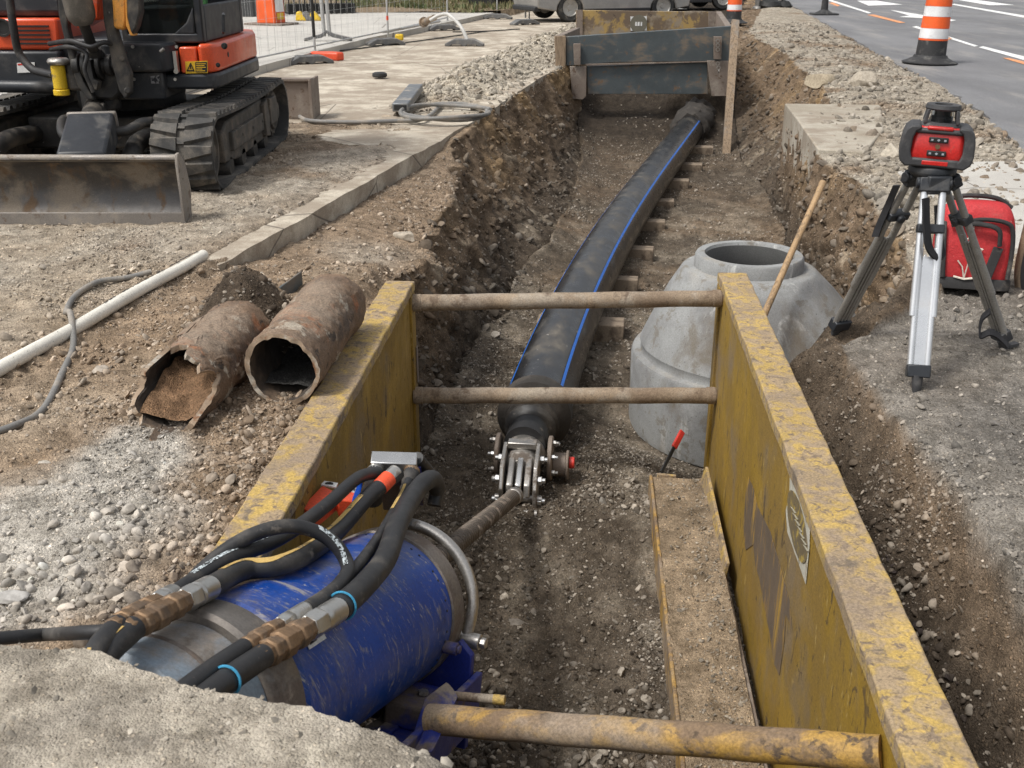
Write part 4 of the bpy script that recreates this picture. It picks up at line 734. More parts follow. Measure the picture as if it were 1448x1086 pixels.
for s, a_ in ((1, -.02), (-1, -.03)):                         # outer flange discs, bolted
    s_ = s; mb = MB(); q = hl(a_ + .03, s_ * .128, -.01); mb.lathe([(.0, 0), (.115, 0), (.12, .004), (.12, .02), (.115, .024), (.0, .024)], q, hs * s_, 36); fd = obj('flange_plate', mb, m_steelbrown, ph, smooth=True); fd.scale = (1, 1, 1)
    for k in range(6):
        mb = MB(); b_ = k * 1.047 + .5; p = q + (hd * math.cos(b_) + hu * math.sin(b_)) * .09 + hs * s_ * .024; mb.cyl(p, p + hs * s_ * .018, .016, n=6); mb.cyl(p + hs * s_ * .018, p + hs * s_ * .034, .010, n=8); obj('bolt', mb, m_castst if k % 2 else m_chrome, fd, .0015)
mb = MB(); q = hl(-.02, .152, -.06); mb.cyl(q, q + hs * .07, .065, n=20); mb.cyl(q + hs * .07, q + hs * .085, .08, n=20); obj('side_hub', mb, m_steelbrown, ph, .004)
mb = MB(); q = hl(-.02, .237, -.045); mb.cyl(q, q + hs * .03, .032, n=14); obj('red_cap', mb, m_red, ph, .004)
# mud-caked wrap where the pipe goes into the bank
mb = MB(); q = [p for p in PP if 16.0 < p.y < 18.3]; mb.tube(q, [PR + (.03 if k == 0 else .06 + .06 * random.random()) for k, _ in enumerate(q)], 26); o = obj('mud_wrap', mb, m_tar, None, loc=q[0]); tag(o, 'dark muddy cloth wrapped round the far end of the black pipe', 'cloth wrap')
for v in o.data.vertices: v.co += Vector((random.uniform(-1, 1), random.uniform(-1, 1), random.uniform(-1, 1))) * .03
# timber blocks under the pipe
lab = ['nearest', 'second nearest', 'third', 'fourth', 'fifth', 'sixth', 'seventh', 'farthest']
blk = [(860, 465, .26, .10), (882, 404, .16, .05), (906, 359, .19, .09), (924, 321, .17, .08), (938, 290, .2, .07), (960, 262, .19, .09), (980, 238, .2, .09), (996, 214, .22, .08)]
for i, (u, v, wd, ht) in enumerate(blk):
    p = P(u, v, -1.02); mb = MB(); k = min(range(len(PP)), key=lambda j: abs(PP[j].y - p.y)); c = PP[k]; dirn = Vector((1, -.2 - .02 * i, 0)).normalized()
    mb.beam(c - dirn * .30 + Vector((0, 0, -1.04 - c.z)), Vector((p.x, p.y, -1.04)) + dirn * .12, wd * .8, .17 + .02 * (i % 2)); o = obj('timber_block', mb, m_block, None, .008, loc=(p.x, p.y, -1.1))
    tag(o, f'{lab[i]} dirty timber block under the black pipe, counted from the yellow box', 'timber block', 'timber blocks under the pipe')

# ------------------------------------------------------------------ manhole cone, lever, shovel
mh = thing('manhole_cone', 'grey precast concrete manhole with conical top and open round mouth', 'manhole', (1.52, 6.22, -1.2))
CT, CB = Vector((1.42, 6.2, 0)), Vector((1.55, 6.25, 0)); n = 64; prof = [(.74, -1.20), (.775, -1.195), (.795, -1.18), (.80, -1.15), (.80, -.72), (.79, -.70), (.745, -.695), (.735, -.68), (.735, -.64), (.71, -.60), (.60, -.43), (.50, -.28), (.40, -.155), (.385, -.145), (.325, -.14), (.32, -.075), (.31, -.062), (.265, -.062), (.258, -.08), (.256, -.30), (.42, -.55), (.55, -.75), (.55, -1.25)]
vs = []; fs = []
for r_, z in prof:
    f = np.clip((-.14 - z) / .56, 0, 1); c = CT.lerp(CB, f)
    for k in range(n): a = 2 * math.pi * k / n; vs.append((c.x + r_ * math.cos(a), c.y + r_ * math.sin(a), z))
for i in range(len(prof) - 1):
    for k in range(n): fs.append((i * n + k, i * n + (k + 1) % n, (i + 1) * n + (k + 1) % n, (i + 1) * n + k))
def sub_prof(a, b): m_ = MB(); m_.add(vs[a * n:b * n], [tuple(x - a * n for x in f) for f in fs[a * n:(b - 1) * n]]); return m_
obj('base_ring', sub_prof(0, 9), m_manhole, mh); obj('cone', sub_prof(8, 15), m_manhole, mh); obj('rim', sub_prof(14, 19), m_manhole, mh); obj('inner_wall', sub_prof(18, 23), mat('inner_concrete', (.12, .12, .115), .8, bump=(60, .3, .003)), mh)  # inner wall gets a darker concrete colour
mb = MB(); mb.lathe([(0, 0), (.56, 0)], (1.53, 6.22, -1.0), (0, 0, 1), 32); obj('water', mb, mat('dark_water', (.01, .011, .012), .1, bump=None), mh)
lv = thing('red_lever', 'black steel bar with a red grip leaning on the manhole base', 'lever', D(937, 665, 5.25))
a, b, c = D(935, 668, 5.20), D(953, 633, 5.36), D(965, 610, 5.46); mb = MB(); mb.beam(a, b + (b - a) * .1, .02, .010, (0, -1, 0)); obj('bar', mb, m_blk, lv, .002); mb = MB(); mb.beam(b, c, .036, .018, (0, -1, 0)); obj('grip', mb, m_red, lv, .006)
sh = thing('shovel', 'wooden-handled shovel leaning against the rim of the manhole cone', 'shovel', D(1080, 448, 5.62))
a, b = D(1083, 440, 5.52), D(1164, 258, 6.12); dv_ = (b - a).normalized(); mb = MB(); mb.tube([a - dv_ * .1, a + (b - a) * .5 + Vector((0, 0, .008)), b - dv_ * .12, b], [.019, .018, .018, .022], 14); obj('handle', mb, m_handle, sh)
mb = MB(); c = a - dv_ * .1; s_ = dv_.cross(Vector((0, -1, 0))).normalized(); mb.prism([c + s_ * .03, c - dv_ * .06 + s_ * .11, c - dv_ * .26 + s_ * .10, c - dv_ * .36, c - dv_ * .26 - s_ * .10, c - dv_ * .06 - s_ * .11, c - s_ * .03], s_.cross(dv_) * .006); obj('blade', mb, m_steelbrown, sh, .001)

# ------------------------------------------------------------------ old iron pipes, white pipe, plate on the left bank
def gnaw(p, k, s): return p + Vector((vn(np.array([p.x * k]), np.array([p.y * k]), np.array([p.z * k]), 5)[0], vn(np.array([p.x * k]), np.array([p.y * k]), np.array([p.z * k]), 6)[0], vn(np.array([p.x * k]), np.array([p.y * k]), np.array([p.z * k]), 7)[0])) * s
def ironpipe(name, label, a, b, ro, ri, cut=None, seed=0, n=72, L=60):
    a = Vector(a); b = Vector(b); t = thing(name, label, 'iron pipe', a, 'old rusty iron pipes'); d_ = (b - a).normalized(); s_ = d_.cross(Vector((0, 0, 1))).normalized(); u_ = s_.cross(d_); Ln = (b - a).length
    def surf(r, inner):
        vs = []; fs = []
        for i in range(L + 1):
            for k in range(n):
                an = 2 * math.pi * k / n; st = 0 if cut is None else cut(an); x = st + (Ln - st) * i / L; q = a + d_ * x + (s_ * math.sin(an) + u_ * math.cos(an)) * r; vs.append(gnaw(gnaw(gnaw(q, 9, .008), 34, .005), 75, .004))
        for i in range(L):
            for k in range(n): fs.append((i * n + k, i * n + (k + 1) % n, (i + 1) * n + (k + 1) % n, (i + 1) * n + k))
        return vs, fs
    vo, fo = surf(ro, 0); vi, fi = surf(ri, 1); mb = MB(); mb.add(vo, fo); obj('outer_wall', mb, m_castiron, t); mb = MB(); mb.add(vi, fi); obj('bore', mb, m_ironin, t)
    vs = vo[:n] + vi[:n]; fs = [(k, (k + 1) % n, n + (k + 1) % n, n + k) for k in range(n)]; vs2 = vo[-n:] + vi[-n:]; mr_ = mat('rim_rust', (.30, .22, .15), .9, layers=[((.40, .36, .30), 9, .5, .62), ((.2, .1, .05), 13, .55, .66)], bump=(50, .5, .004))
    for q in (vs, vs2): mb = MB(); mb.add(q, fs); obj('broken_rim', mb, mr_, t)
    return t
pa = P(398, 523, .14); pb = P(472, 430, .15); ip = ironpipe('iron_pipe', 'whole rusty iron pipe with round open end beside the left yellow panel', pa, pb, .146, .127)
mb = MB(); dd = (pb - pa).normalized(); g = pa + dd * .25 - Vector((0, 0, .10)); uu = np.linspace(-1, 1, 20)
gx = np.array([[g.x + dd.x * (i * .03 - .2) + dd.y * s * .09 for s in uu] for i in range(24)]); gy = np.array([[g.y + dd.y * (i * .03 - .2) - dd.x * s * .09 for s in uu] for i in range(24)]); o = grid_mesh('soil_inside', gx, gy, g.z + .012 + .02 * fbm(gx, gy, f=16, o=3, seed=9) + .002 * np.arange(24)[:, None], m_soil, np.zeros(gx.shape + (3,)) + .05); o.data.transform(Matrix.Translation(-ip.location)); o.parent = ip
def brk(an):                                                # bite out of the top, jagged lip below
    an = (an + math.pi) % (2 * math.pi) - math.pi; x = .05 * math.sin(an * 5 + 1) + .03 * math.sin(an * 11) + .015 * math.sin(an * 23 + 2)
    return .02 + x * .7 + .15 * ss(2.3, 1.6, abs(an)) + .20 * ss(.52, .34, abs(an + .62))
qa, qb = P(222, 572, .12), P(348, 464, .12); ipa = ironpipe('iron_pipe', 'broken rusty iron pipe with its top bitten out, half buried in dark crumbs', qa, qb, .148, .129, brk, 1)
dd = (qb - qa).normalized(); gx = np.array([[qa.x + dd.x * (.07 + i * .022) + dd.y * s * .112 for s in uu] for i in range(24)]); gy = np.array([[qa.y + dd.y * (.07 + i * .022) - dd.x * s * .112 for s in uu] for i in range(24)])
o = grid_mesh('soil_inside', gx, gy, qa.z - .075 + .045 * fbm(gx, gy, f=9, o=4, seed=12) + .0035 * np.arange(24)[:, None] + .03 * np.abs(uu)[None, :] ** 2, m_soil, np.zeros(gx.shape + (3,)) + np.array((.20, .125, .075))); o.data.transform(Matrix.Translation(-ipa.location)); o.parent = ipa
o = grid_mesh('dark_crumbs', *[np.zeros((2, 2))] * 3, m_soil) if False else None
wa, wb = P(-70, 562, .04), P(288, 360, .05); wp = thing('plastic_conduit', 'long white plastic pipe with black specks lying on the left gravel', 'pipe', wa); mb = MB(); mb.tube([wa.lerp(wb, i / 12) + Vector((0, 0, .004 * math.sin(i))) for i in range(13)], .030, 20); obj('tube', mb, m_pvc, wp)
mb = MB(); e = (wb - wa).normalized(); s_ = e.cross(Vector((0, 0, 1))); vs = []
for i in range(46):                                         # faded printing
    x = .52 + .46 * i / 46; p = wa.lerp(wb, x) + Vector((0, 0, .0325)); 
    if random.random() < .7:
        h = random.uniform(-.006, .004); mb.box(p - s_ * (.012 + h), (random.uniform(.008, .03), random.uniform(.004, .01), .001), Matrix((e, s_, Vector((0, 0, 1)))).transposed())
obj('faded_print', mb, m_blk, wp, smooth=False)
def cable(name, label, pts, r, m, cat_='hose'):
    pp = []
    for u, v, *z in pts: p = P(u, v, 0); p.z = level(p.x, p.y) + r * .9 + (z[0] if z else 0); pp.append(p)
    mb = MB(); q = cat(pp, 10); mb.tube(q, r, 12); o = obj(name, mb, m, None, loc=q[0]); return tag(o, label, cat_)
m_ghose = mat('grey_hose', (.19, .185, .175), .6, layers=[((.30, .27, .23), 6, .45, .65)], bump=None)
cable('hose', 'thin grey hose curling over the white plastic pipe on the left', [(-20, 615), (20, 602), (60, 575), (90, 530), (104, 492), (104, 470, .065), (95, 448), (108, 428), (140, 410), (180, 402), (215, 396)], .014, m_ghose)
mb = MB(); a, b = P(366, 462, .0), P(428, 416, .0); mb.beam(a + Vector((0, 0, .06)), b + Vector((0, 0, .07)), .012, .10); o = obj('steel_plate', mb, m_steelgrey, None, .003, loc=a); tag(o, 'narrow dark steel plate on edge between the two rusty pipes', 'steel plate')
# coil, tube and puck by the excavator
pts = []
for k in range(90):
    a = k * .2094; r_ = 1 + .05 * math.sin(k * .37); cx, cy = 630, 161; pts.append(P(cx + 62 * math.cos(a) * r_, cy + 10.5 * math.sin(a) * r_, .03 + .012 * (k // 30)))
for i, p in enumerate(pts): p.z = .045 + .016 * (i // 30) + .012 * math.sin(i * .5)
lead = [P(u, v, .04) for u, v in [(424, 165), (440, 171), (500, 173), (560, 171), (600, 168)]]
mb = MB(); mb.tube(cat(lead + pts[22:], 3), .021, 10); o = obj('coiled_hose', mb, m_ghose, None, loc=pts[0]); tag(o, 'coiled grey hose on the pavement edge, leading to the excavator track', 'hose')
tb = thing('metal_tube', 'short grey square tube lying by the coiled hose', 'tube', P(565, 155, .06)); mb = MB(); a, b = P(566, 152, .1), P(588, 124, .1); mb.beam(a, b, .17, .09); obj('shell', mb, mat('tube_grey', (.16, .17, .18), .45, .4, layers=[((.28, .26, .23), 5, .5, .66)], bump=None), tb, .012); mb = MB(); dd = (b - a).normalized(); mb.beam(a - dd * .004, a + dd * .01, .13, .05); obj('open_end', mb, m_blk, tb)
mb = MB(); c = P(537, 109, .02); mb.lathe([(0, .0), (.09, 0), (.105, .02), (.1, .05), (.07, .065), (0, .068)], c, (0, 0, 1), 24); o = obj('rubber_puck', mb, m_blk, None, loc=c); tag(o, 'black rubber puck lying alone on the dusty pavement', 'rubber puck')
# ------------------------------------------------------------------ compact excavator
m_or = mat('excavator_orange', (.70, .085, .022), .38, layers=[((.38, .30, .24), 5, .6, .78, {'amt': .6}), ((.45, .36, .28), 3, .5, .75, {'up': .5, 'amt': .7})], bump=None, coat=.2)
m_exb = mat('excavator_black', (.022, .025, .030), .45, layers=[((.14, .13, .115), 4.5, .5, .74, {'amt': .6}), ((.25, .23, .2), 28, .67, .73)], bump=(40, .12, .002))
m_exg = mat('excavator_dark_steel', (.032, .031, .030), .5, .2, layers=[((.14, .12, .095), 5, .47, .68, {'amt': .75}), ((.26, .25, .24), 18, .66, .72)], bump=(40, .3, .003))
m_track = mat('track_rubber', (.045, .044, .042), .8, layers=[((.17, .15, .125), 5, .44, .66, {'amt': .85}), ((.22, .2, .17), 2.5, .45, .7, {'up': .4, 'amt': .8})], bump=(50, .4, .004))
m_trackf = mat('track_frame', (.075, .068, .058), .75, .1, layers=[((.17, .14, .11), 6, .45, .66), ((.24, .2, .16), 3, .5, .7, {'up': .3})], bump=(40, .4, .004))
m_blade = mat('blade_steel', (.075, .07, .066), .42, .45, layers=[((.20, .165, .125), 3.1, .44, .62, {'st': (1, 1, 1.2), 'dist': .2, 'r': .8}), ((.13, .085, .05), 6, .54, .66, {'st': (1, 1, .35)}), ((.30, .29, .28), 40, .67, .73)], bump=(25, .25, .003))
m_bedge = mat('blade_edge', (.24, .22, .20), .5, .4, layers=[((.30, .26, .21), 4, .45, .66), ((.14, .1, .07), 15, .58, .68)], bump=(40, .3, .002))
m_glass = mat('cab_glass', (.06, .07, .07), .08, bump=None); m_glass.node_tree.nodes['Principled BSDF'].inputs['Transmission Weight'].default_value = .9
m_int = mat('cab_interior', (.14, .15, .155), .7, layers=[((.3, .28, .26), 6, .55, .7)], bump=None); m_green = mat('green_stand_in', (.06, .20, .06), .7, bump=None)
m_lblack = mat('label_black', (.015, .015, .014), .6, bump=None); m_lyel = mat('label_yellow', (.70, .43, .02), .5, bump=None)
m_dummy = None; m_amber = mat('worn_amber', (.55, .24, .04), .5, layers=[((.10, .08, .06), 4, .48, .6), ((.3, .2, .1), 14, .58, .68)], bump=(40, .2, .002)); m_yel2 = mat('bright_yellow', (.68, .45, .02), .45, layers=[((.2, .16, .08), 9, .56, .68)], bump=None)
ex = thing('excavator', 'orange and black compact excavator with rubber tracks and dozer blade on the left', 'excavator', (-3.1, 9, 0))
def track(x0, x1, nm):
    yf, yr, zc_, r = 7.68, 9.86, .285, .262; Ls = yr - yf; per = 2 * Ls + 2 * math.pi * r
    def path(s):
        s %= per
        if s < Ls: t = s / Ls; return Vector((0, yf + s, zc_ + r - .025 * math.sin(math.pi * t))), Vector((0, 1, 0)), Vector((0, 0, 1))
        s -= Ls
        if s < math.pi * r: a = s / r; return Vector((0, yr + r * math.sin(a), zc_ + r * math.cos(a))), Vector((0, math.cos(a), -math.sin(a))), Vector((0, math.sin(a), math.cos(a)))
        s -= math.pi * r
        if s < Ls: return Vector((0, yr - s, zc_ - r)), Vector((0, -1, 0)), Vector((0, 0, -1))
        s -= Ls; a = s / r; return Vector((0, yf - r * math.sin(a), zc_ - r * math.cos(a))), Vector((0, -math.cos(a), math.sin(a))), Vector((0, -math.sin(a), -math.cos(a)))
    X_ = Vector((1, 0, 0)); N = 200; vs = []; fs = []
    prof = [(x0, -.028), (x0, -.004), (x0 + .012, .0), (x1 - .012, 0), (x1, -.004), (x1, -.028)]
    for i in range(N):
        p, tg, no = path(per * i / N)
        for x, h in prof: vs.append(p + X_ * x + no * h)
    m_ = len(prof)
    for i in range(N):
        for k in range(m_): fs.append((i * m_ + k, i * m_ + (k + 1) % m_, ((i + 1) % N) * m_ + (k + 1) % m_, ((i + 1) % N) * m_ + k))
    mb = MB(); mb.add(vs, fs); np_ = 56; xm = (x0 + x1) / 2; sgn = 1 if x1 > -3 else -1
    for i in range(np_):
        for hlf in (0, 1):
            s = per * (i + .5 * hlf) / np_; xa, xb = (x0 + .004, xm - .028) if hlf == 0 else (xm + .028, x1 - .004)
            wi, wo = .062, .030                                # wide at the middle, tapered at the shoe's outer end
            wa_, wb_ = (wo, wi) if hlf == 0 else (wi, wo)
            q = []
            for x, wd, sk in ((xa, wa_, .02 if hlf == 0 else 0), (xb, wb_, 0 if hlf == 0 else .02)):
                for ds, h in ((-wd, -.002), (-wd * .62, .032), (wd * .62, .032), (wd, -.002)):
                    p, tg, no = path(s + ds + sk); hh = h * (.72 if (x == x0 + .004 or x == x1 - .004) else 1); q.append(p + X_ * x + no * hh)
            mb.add(q, [(0, 1, 2, 3), (7, 6, 5, 4), (0, 4, 5, 1), (1, 5, 6, 2), (2, 6, 7, 3), (0, 3, 7, 4)])
    for i in range(np_):
        p, tg, no = path(per * (i + .25) / np_); c = p + X_ * xm + no * .006; x = X_; rot = Matrix((x, tg, no)).transposed(); mb.box(c, (.05, .045, .024), rot); p, tg, no = path(per * (i + .25) / np_); mb.box(p + X_ * xm - no * .05, (.09, .03, .05), Matrix((x, tg, no)).transposed())
    obj('rubber_track', mb, m_track, ex, smooth=True)
    xo = x1 if sgn > 0 else x0; d_ = -1 if sgn > 0 else 1
    mb = MB(); mb.prism([Vector((xo + d_ * .05, y, z)) for y, z in ((7.93, .16), (7.90, .38), (8.05, .44), (9.25, .46), (9.34, .40), (9.5, .38), (9.5, .17), (9.3, .13), (8.4, .12))], Vector((d_ * (x1 - x0 - .12), 0, 0))); tf = obj('track_frame', mb, m_trackf, ex, .015)
    mb = MB(); mb.b2((xo + d_ * .02, 8.1, .22), (xo + d_ * .06, 9.15, .36)); mb.prism([Vector((xo + d_ * .012, y, z)) for y, z in ((9.2, .16), (9.18, .42), (9.3, .46), (9.36, .3), (9.34, .14))], Vector((d_ * .06, 0, 0))); mb.b2((xo + d_ * .015, 9.42, .22), (xo + d_ * .08, 9.68, .44))
    for y in (8.4, 8.75, 9.1): mb.cyl((xo + d_ * .012, y, .3), (xo + d_ * .03, y, .3), .016, n=6)
    obj('frame_cover', mb, m_trackf, tf, .012)
    for y in (8.1, 8.5, 8.9, 9.3): mb = MB(); mb.lathe([(0, 0), (.07, 0), (.085, .03), (.085, .10), (.06, .12), (.06, .2), (.085, .22), (.085, .29), (.07, .32), (0, .32)], (xo + d_ * .05, y, .105), (d_, 0, 0), 20); obj('roller', mb, m_exg, tf)
    mb = MB(); mb.lathe([(0, .0), (.06, 0), (.08, .03), (.18, .04), (.19, .02), (.222, .02), (.222, .28), (.19, .28), (.18, .26), (0, .26)], (xo + d_ * .06, yf, zc_), (d_, 0, 0), 36); obj('idler_wheel', mb, m_trackf, ex)
    mb = MB(); mb.lathe([(0, 0), (.07, 0), (.09, .02), (.16, .03), (.17, .05), (.20, .05), (.20, .2), (0, .2)], (xo + d_ * .05, yr, zc_), (d_, 0, 0), 36)
    for k in range(16): a = k * .3927; mb.box((xo + d_ * .14, yr + .205 * math.sin(a), zc_ + .205 * math.cos(a)), (.06, .035, .04), Matrix.Rotation(-a, 3, 'X'))
    obj('sprocket', mb, m_trackf, ex)
track(-2.50, -2.07, 'r'); track(-4.13, -3.70, 'l')
# undercarriage, blade and its arms
mb = MB(); mb.b2((-3.66, 8.2, .24), (-2.54, 9.6, .46)); mb.cyl((-3.1, 8.95, .44), (-3.1, 8.95, .655), .42, n=40)
mb.beam((-3.7, 8.3, .3), (-2.5, 8.3, .3), .2, .16, (0, 0, 1)); obj('undercarriage', mb, m_exg, ex, .02)
bl = [];
for k in range(15): t_ = k / 14; z = .02 + .40 * t_; bl.append((6.66 + .10 * math.sin(t_ * math.pi) - .05 * (t_ > .9) * (t_ - .9) * 10, z))
mb = MB(); x0_, x1_ = -4.12, -2.07
fr_ = [(y, z) for y, z in bl]; bk = [(y + .03, z) for y, z in reversed(bl)]; mb.prism([Vector((x0_, y, z)) for y, z in fr_ + bk], Vector((x1_ - x0_, 0, 0))); bd = obj('dozer_blade', mb, m_blade, ex)
mb = MB(); mb.tube([(x0_ - .003, 6.645, .425), (x1_ + .003, 6.645, .425)], .022, 14); obj('rolled_top_edge', mb, m_bedge, bd)
mb = MB(); mb.b2((x0_ - .004, 6.632, .004), (x1_ + .004, 6.652, .085)); obj('cutting_edge', mb, m_bedge, bd, .004)
for xx in (x0_ - .012, x1_ - .004): mb = MB(); mb.prism([Vector((xx, y, z)) for y, z in ((6.60, .01), (6.60, .2), (6.585, .40), (6.60, .455), (6.64, .46), (6.74, .38), (6.80, .2), (6.74, .01))], Vector((.018, 0, 0))); obj('end_plate', mb, m_bedge, bd, .003)
for xx in (-3.62, -2.60): mb = MB(); mb.tube(cat([(xx, 6.87, .16), (xx + .03, 7.1, .2), (xx + (.02 if xx < -3 else -.04), 7.6, .36), (xx, 8.2, .34)], 6), .065, 12); obj('blade_arm', mb, m_exg, ex)
mb = MB(); mb.beam(D(118, 236, 6.84), D(132, 178, 7.35), .30, .20); obj('cylinder_guard', mb, m_exb, ex, .02); mb = MB(); mb.beam(D(133, 180, 7.36), D(133.5, 176, 7.39), .32, .22); obj('guard_collar', mb, m_bedge, ex, .015)
mb = MB(); mb.cyl(D(126, 185, 7.3), D(140, 140, 8.3), .085, n=20); mb.cyl(D(136, 155, 7.85), D(150, 155, 7.85), .05, n=16); obj('blade_cylinder', mb, m_exg, ex, .006)
mb = MB(); q = cat([D(110, 196, 7.2), D(90, 190, 7.3), D(90, 170, 7.5), D(112, 170, 7.6)], 8); mb.tube(q, .035, 12); q = cat([D(152, 186, 7.35), D(178, 185, 7.4), D(200, 174, 7.5), D(215, 172, 7.6)], 8); mb.tube(q, .034, 12); obj('hydraulic_line', mb, m_exg, ex)
# upper body
def plan(pts, z0, z1): m_ = MB(); m_.prism([Vector((x, y, z0)) for x, y in pts], (0, 0, z1 - z0)); return m_
side = [(-2.46, 8.15), (-2.30, 8.15), (-2.22, 8.19), (-2.185, 8.28), (-2.18, 9.5), (-2.26, 9.8), (-2.5, 10.02), (-3.1, 10.1), (-3.7, 10.02), (-3.95, 9.8), (-4.0, 9.5), (-4.0, 8.3), (-3.95, 8.15)]
sk = [(x * 1.0, y) for x, y in side]; obj('lower_skirt', plan([(x + (.012 if x > -2.4 else 0), y - .012) for x, y in sk], .665, .775), m_exb, ex, .02)
op = obj('engine_cover', plan([(-2.44, 8.15), (-2.315, 8.148), (-2.315, 9.3), (-2.44, 9.3)], .779, .965), m_or, ex, .012)
cw = obj('counterweight', plan([(-2.308, 8.152), (-2.27, 8.155), (-2.215, 8.19), (-2.185, 8.28), (-2.18, 9.5), (-2.26, 9.8), (-2.5, 10.02), (-3.1, 10.1), (-3.7, 10.02), (-3.95, 9.8), (-4.0, 9.5), (-3.9, 9.4), (-2.31, 9.4)], .779, .985), m_or, ex, .035, seg=4)
mb = MB(); mb.prism([D(262, 87, 8.147), D(293.5, 86, 8.147), D(294, 103, 8.147), D(263, 104, 8.147)], Vector((0, -.003, 0))); ws = obj('warning_sticker', mb, m_lyel, op, smooth=False)
mb = MB(); mb.prism([D(276, 88, 8.143), D(292.5, 87.5, 8.143), D(293, 102, 8.143), D(276.5, 102.5, 8.143)], Vector((0, -.001, 0)))
for pg in ([(269, 89), (270.3, 89), (274.8, 100), (273.6, 101)], [(269, 89), (270, 90), (265.3, 101), (264, 100.5)], [(264.5, 99), (275, 99), (275, 101), (264.5, 101)], [(268.6, 92), (270.4, 92), (270.4, 97.5), (268.6, 97.5)]): mb.prism([D(u, v, 8.142) for u, v in pg], Vector((0, -.001, 0)))
obj('pictogram', mb, m_lblack, ws, smooth=False)
mb = MB()
for i in range(5):
    v_ = 89.7 + i * 2.5; xe = (291, 289, 291, 286, 290)[i]; mb.prism([D(277.5, v_, 8.1415), D(xe, v_ - .15, 8.1415), D(xe, v_ + .9, 8.1415), D(277.5, v_ + 1.05, 8.1415)], Vector((0, -.0006, 0)))
obj('sticker_text', mb, m_lyel, ws, smooth=False)
mb = MB()
for u, v, rr, Yp in ((317, 65, .018, 8.149), (308, 92, .013, 8.147), (339, 82, .02, None)):
    if Yp: c = D(u, v, Yp); mb.lathe([(rr * .62, -.02), (rr * .62, 0), (rr, -.004), (rr * 1.3, .002), (rr * 1.3, .006)], c, (0, 1, 0), 16); mb.cyl(c + Vector((0, .003, 0)), c - Vector((0, .002, 0)), rr * .8, n=12)
    else: c = Vector((-2.184, 8.55, .88)); mb.cyl(c - Vector((.004, 0, 0)), c + Vector((.003, 0, 0)), rr, n=14)
obj('lock_holes', mb, m_lblack, cw)
obj('storage_box', plan([(-2.98, 8.02), (-2.52, 8.02), (-2.47, 8.10), (-2.47, 8.6), (-2.98, 8.6)], .80, 1.0), m_exb, ex, .02); obj('front_cover', plan([(-2.96, 8.06), (-2.55, 8.06), (-2.55, 8.6), (-2.96, 8.6)], .60, .797), m_exb, ex, .015)
mb = MB(); mb.b2((-2.47, 8.09, .79), (-2.445, 8.14, .94)); mb.cyl((-2.458, 8.085, .80), (-2.458, 8.10, .80), .018, n=12); mb.cyl((-2.50, 8.0, .965), (-2.53, 8.0, .945), .012, n=10); obj('latch', mb, m_zinc, ex)
obj('body_floor', plan([(-4.0, 8.2), (-2.5, 8.2), (-2.5, 9.9), (-4.0, 9.9)], .775, 1.02), m_exb, ex, .02)
hd_ = obj('hood', plan([(-3.98, 8.14), (-3.30, 8.14), (-3.30, 9.3), (-3.98, 9.3)], .945, 1.165), m_or, ex, .02)
mb = MB(); mb.lathe([(.0, -.01), (.06, -.01), (.065, .012), (.05, .012), (.045, .0), (0, 0)], D(4, 39, 8.13), (0, -1, 0), 20); obj('filler_recess', mb, m_lblack, hd_)
obj('hood_top', plan([(-3.98, 8.2), (-3.25, 8.2), (-3.25, 9.3), (-3.98, 9.3)], 1.168, 1.5), m_exb, ex, .05)
obj('front_skirt', plan([(-3.98, 8.1), (-3.30, 8.1), (-3.30, 8.3), (-3.98, 8.3)], .70, .94), m_exb, ex, .02)
mb = MB(); mb.tube(cat([(-4.0, 8.07, .70), (-3.6, 8.06, .695), (-3.3, 8.07, .69)], 5), .045, 12); obj('bumper_bar', mb, m_exb, ex)
mb = MB(); mb.prism([D(24, 89, 8.096), D(49, 88, 8.096), D(50, 102, 8.096), D(25, 103, 8.096)], Vector((0, -.003, 0))); wl_ = obj('white_plate', mb, m_wht, ex, smooth=False); mb = MB(); mb.prism([D(25, 90, 8.092), D(36, 89.6, 8.092), D(36, 92, 8.092), D(25, 92.4, 8.092)], Vector((0, -.001, 0))); obj('plate_print', mb, m_red, wl_, smooth=False)
# cab
mb = MB(); x0_, x1_, y0_, y1_ = -2.86, -2.26, 8.20, 9.45; zt = 2.5
mb.b2((x0_, y0_, .99), (x1_, y0_ + .05, 1.055)); mb.b2((x0_, y1_ - .05, .99), (x1_, y1_, 1.5)); mb.b2((x0_ - .1, y0_, zt), (x1_ + .02, y1_ + .02, zt + .09))
for x in (x0_, x1_ - .055):
    for y in (y0_, y1_ - .08): mb.b2((x, y, .99), (x + .055, y + .08, zt))
mb.b2((x1_ - .04, y0_ + .08, .99), (x1_, y1_ - .08, 1.25)); mb.b2((x0_, y0_ + .08, .99), (x0_ + .04, y1_ - .08, 1.25))
mb.prism([Vector((x1_ - .062, y0_ + .004, z)) + Vector((dx, 0, 0)) for dx, z in ((0, 1.05), (0, 1.24), (-.06, 1.13), (-.16, 1.05))], Vector((0, .04, 0))); cb = obj('cab', mb, m_exb, ex, .012)
mb = MB(); mb.b2((x0_ + .05, y0_ + .02, 1.056), (x1_ - .055, y0_ + .026, zt)); obj('windscreen', mb, m_glass, cb, smooth=False)
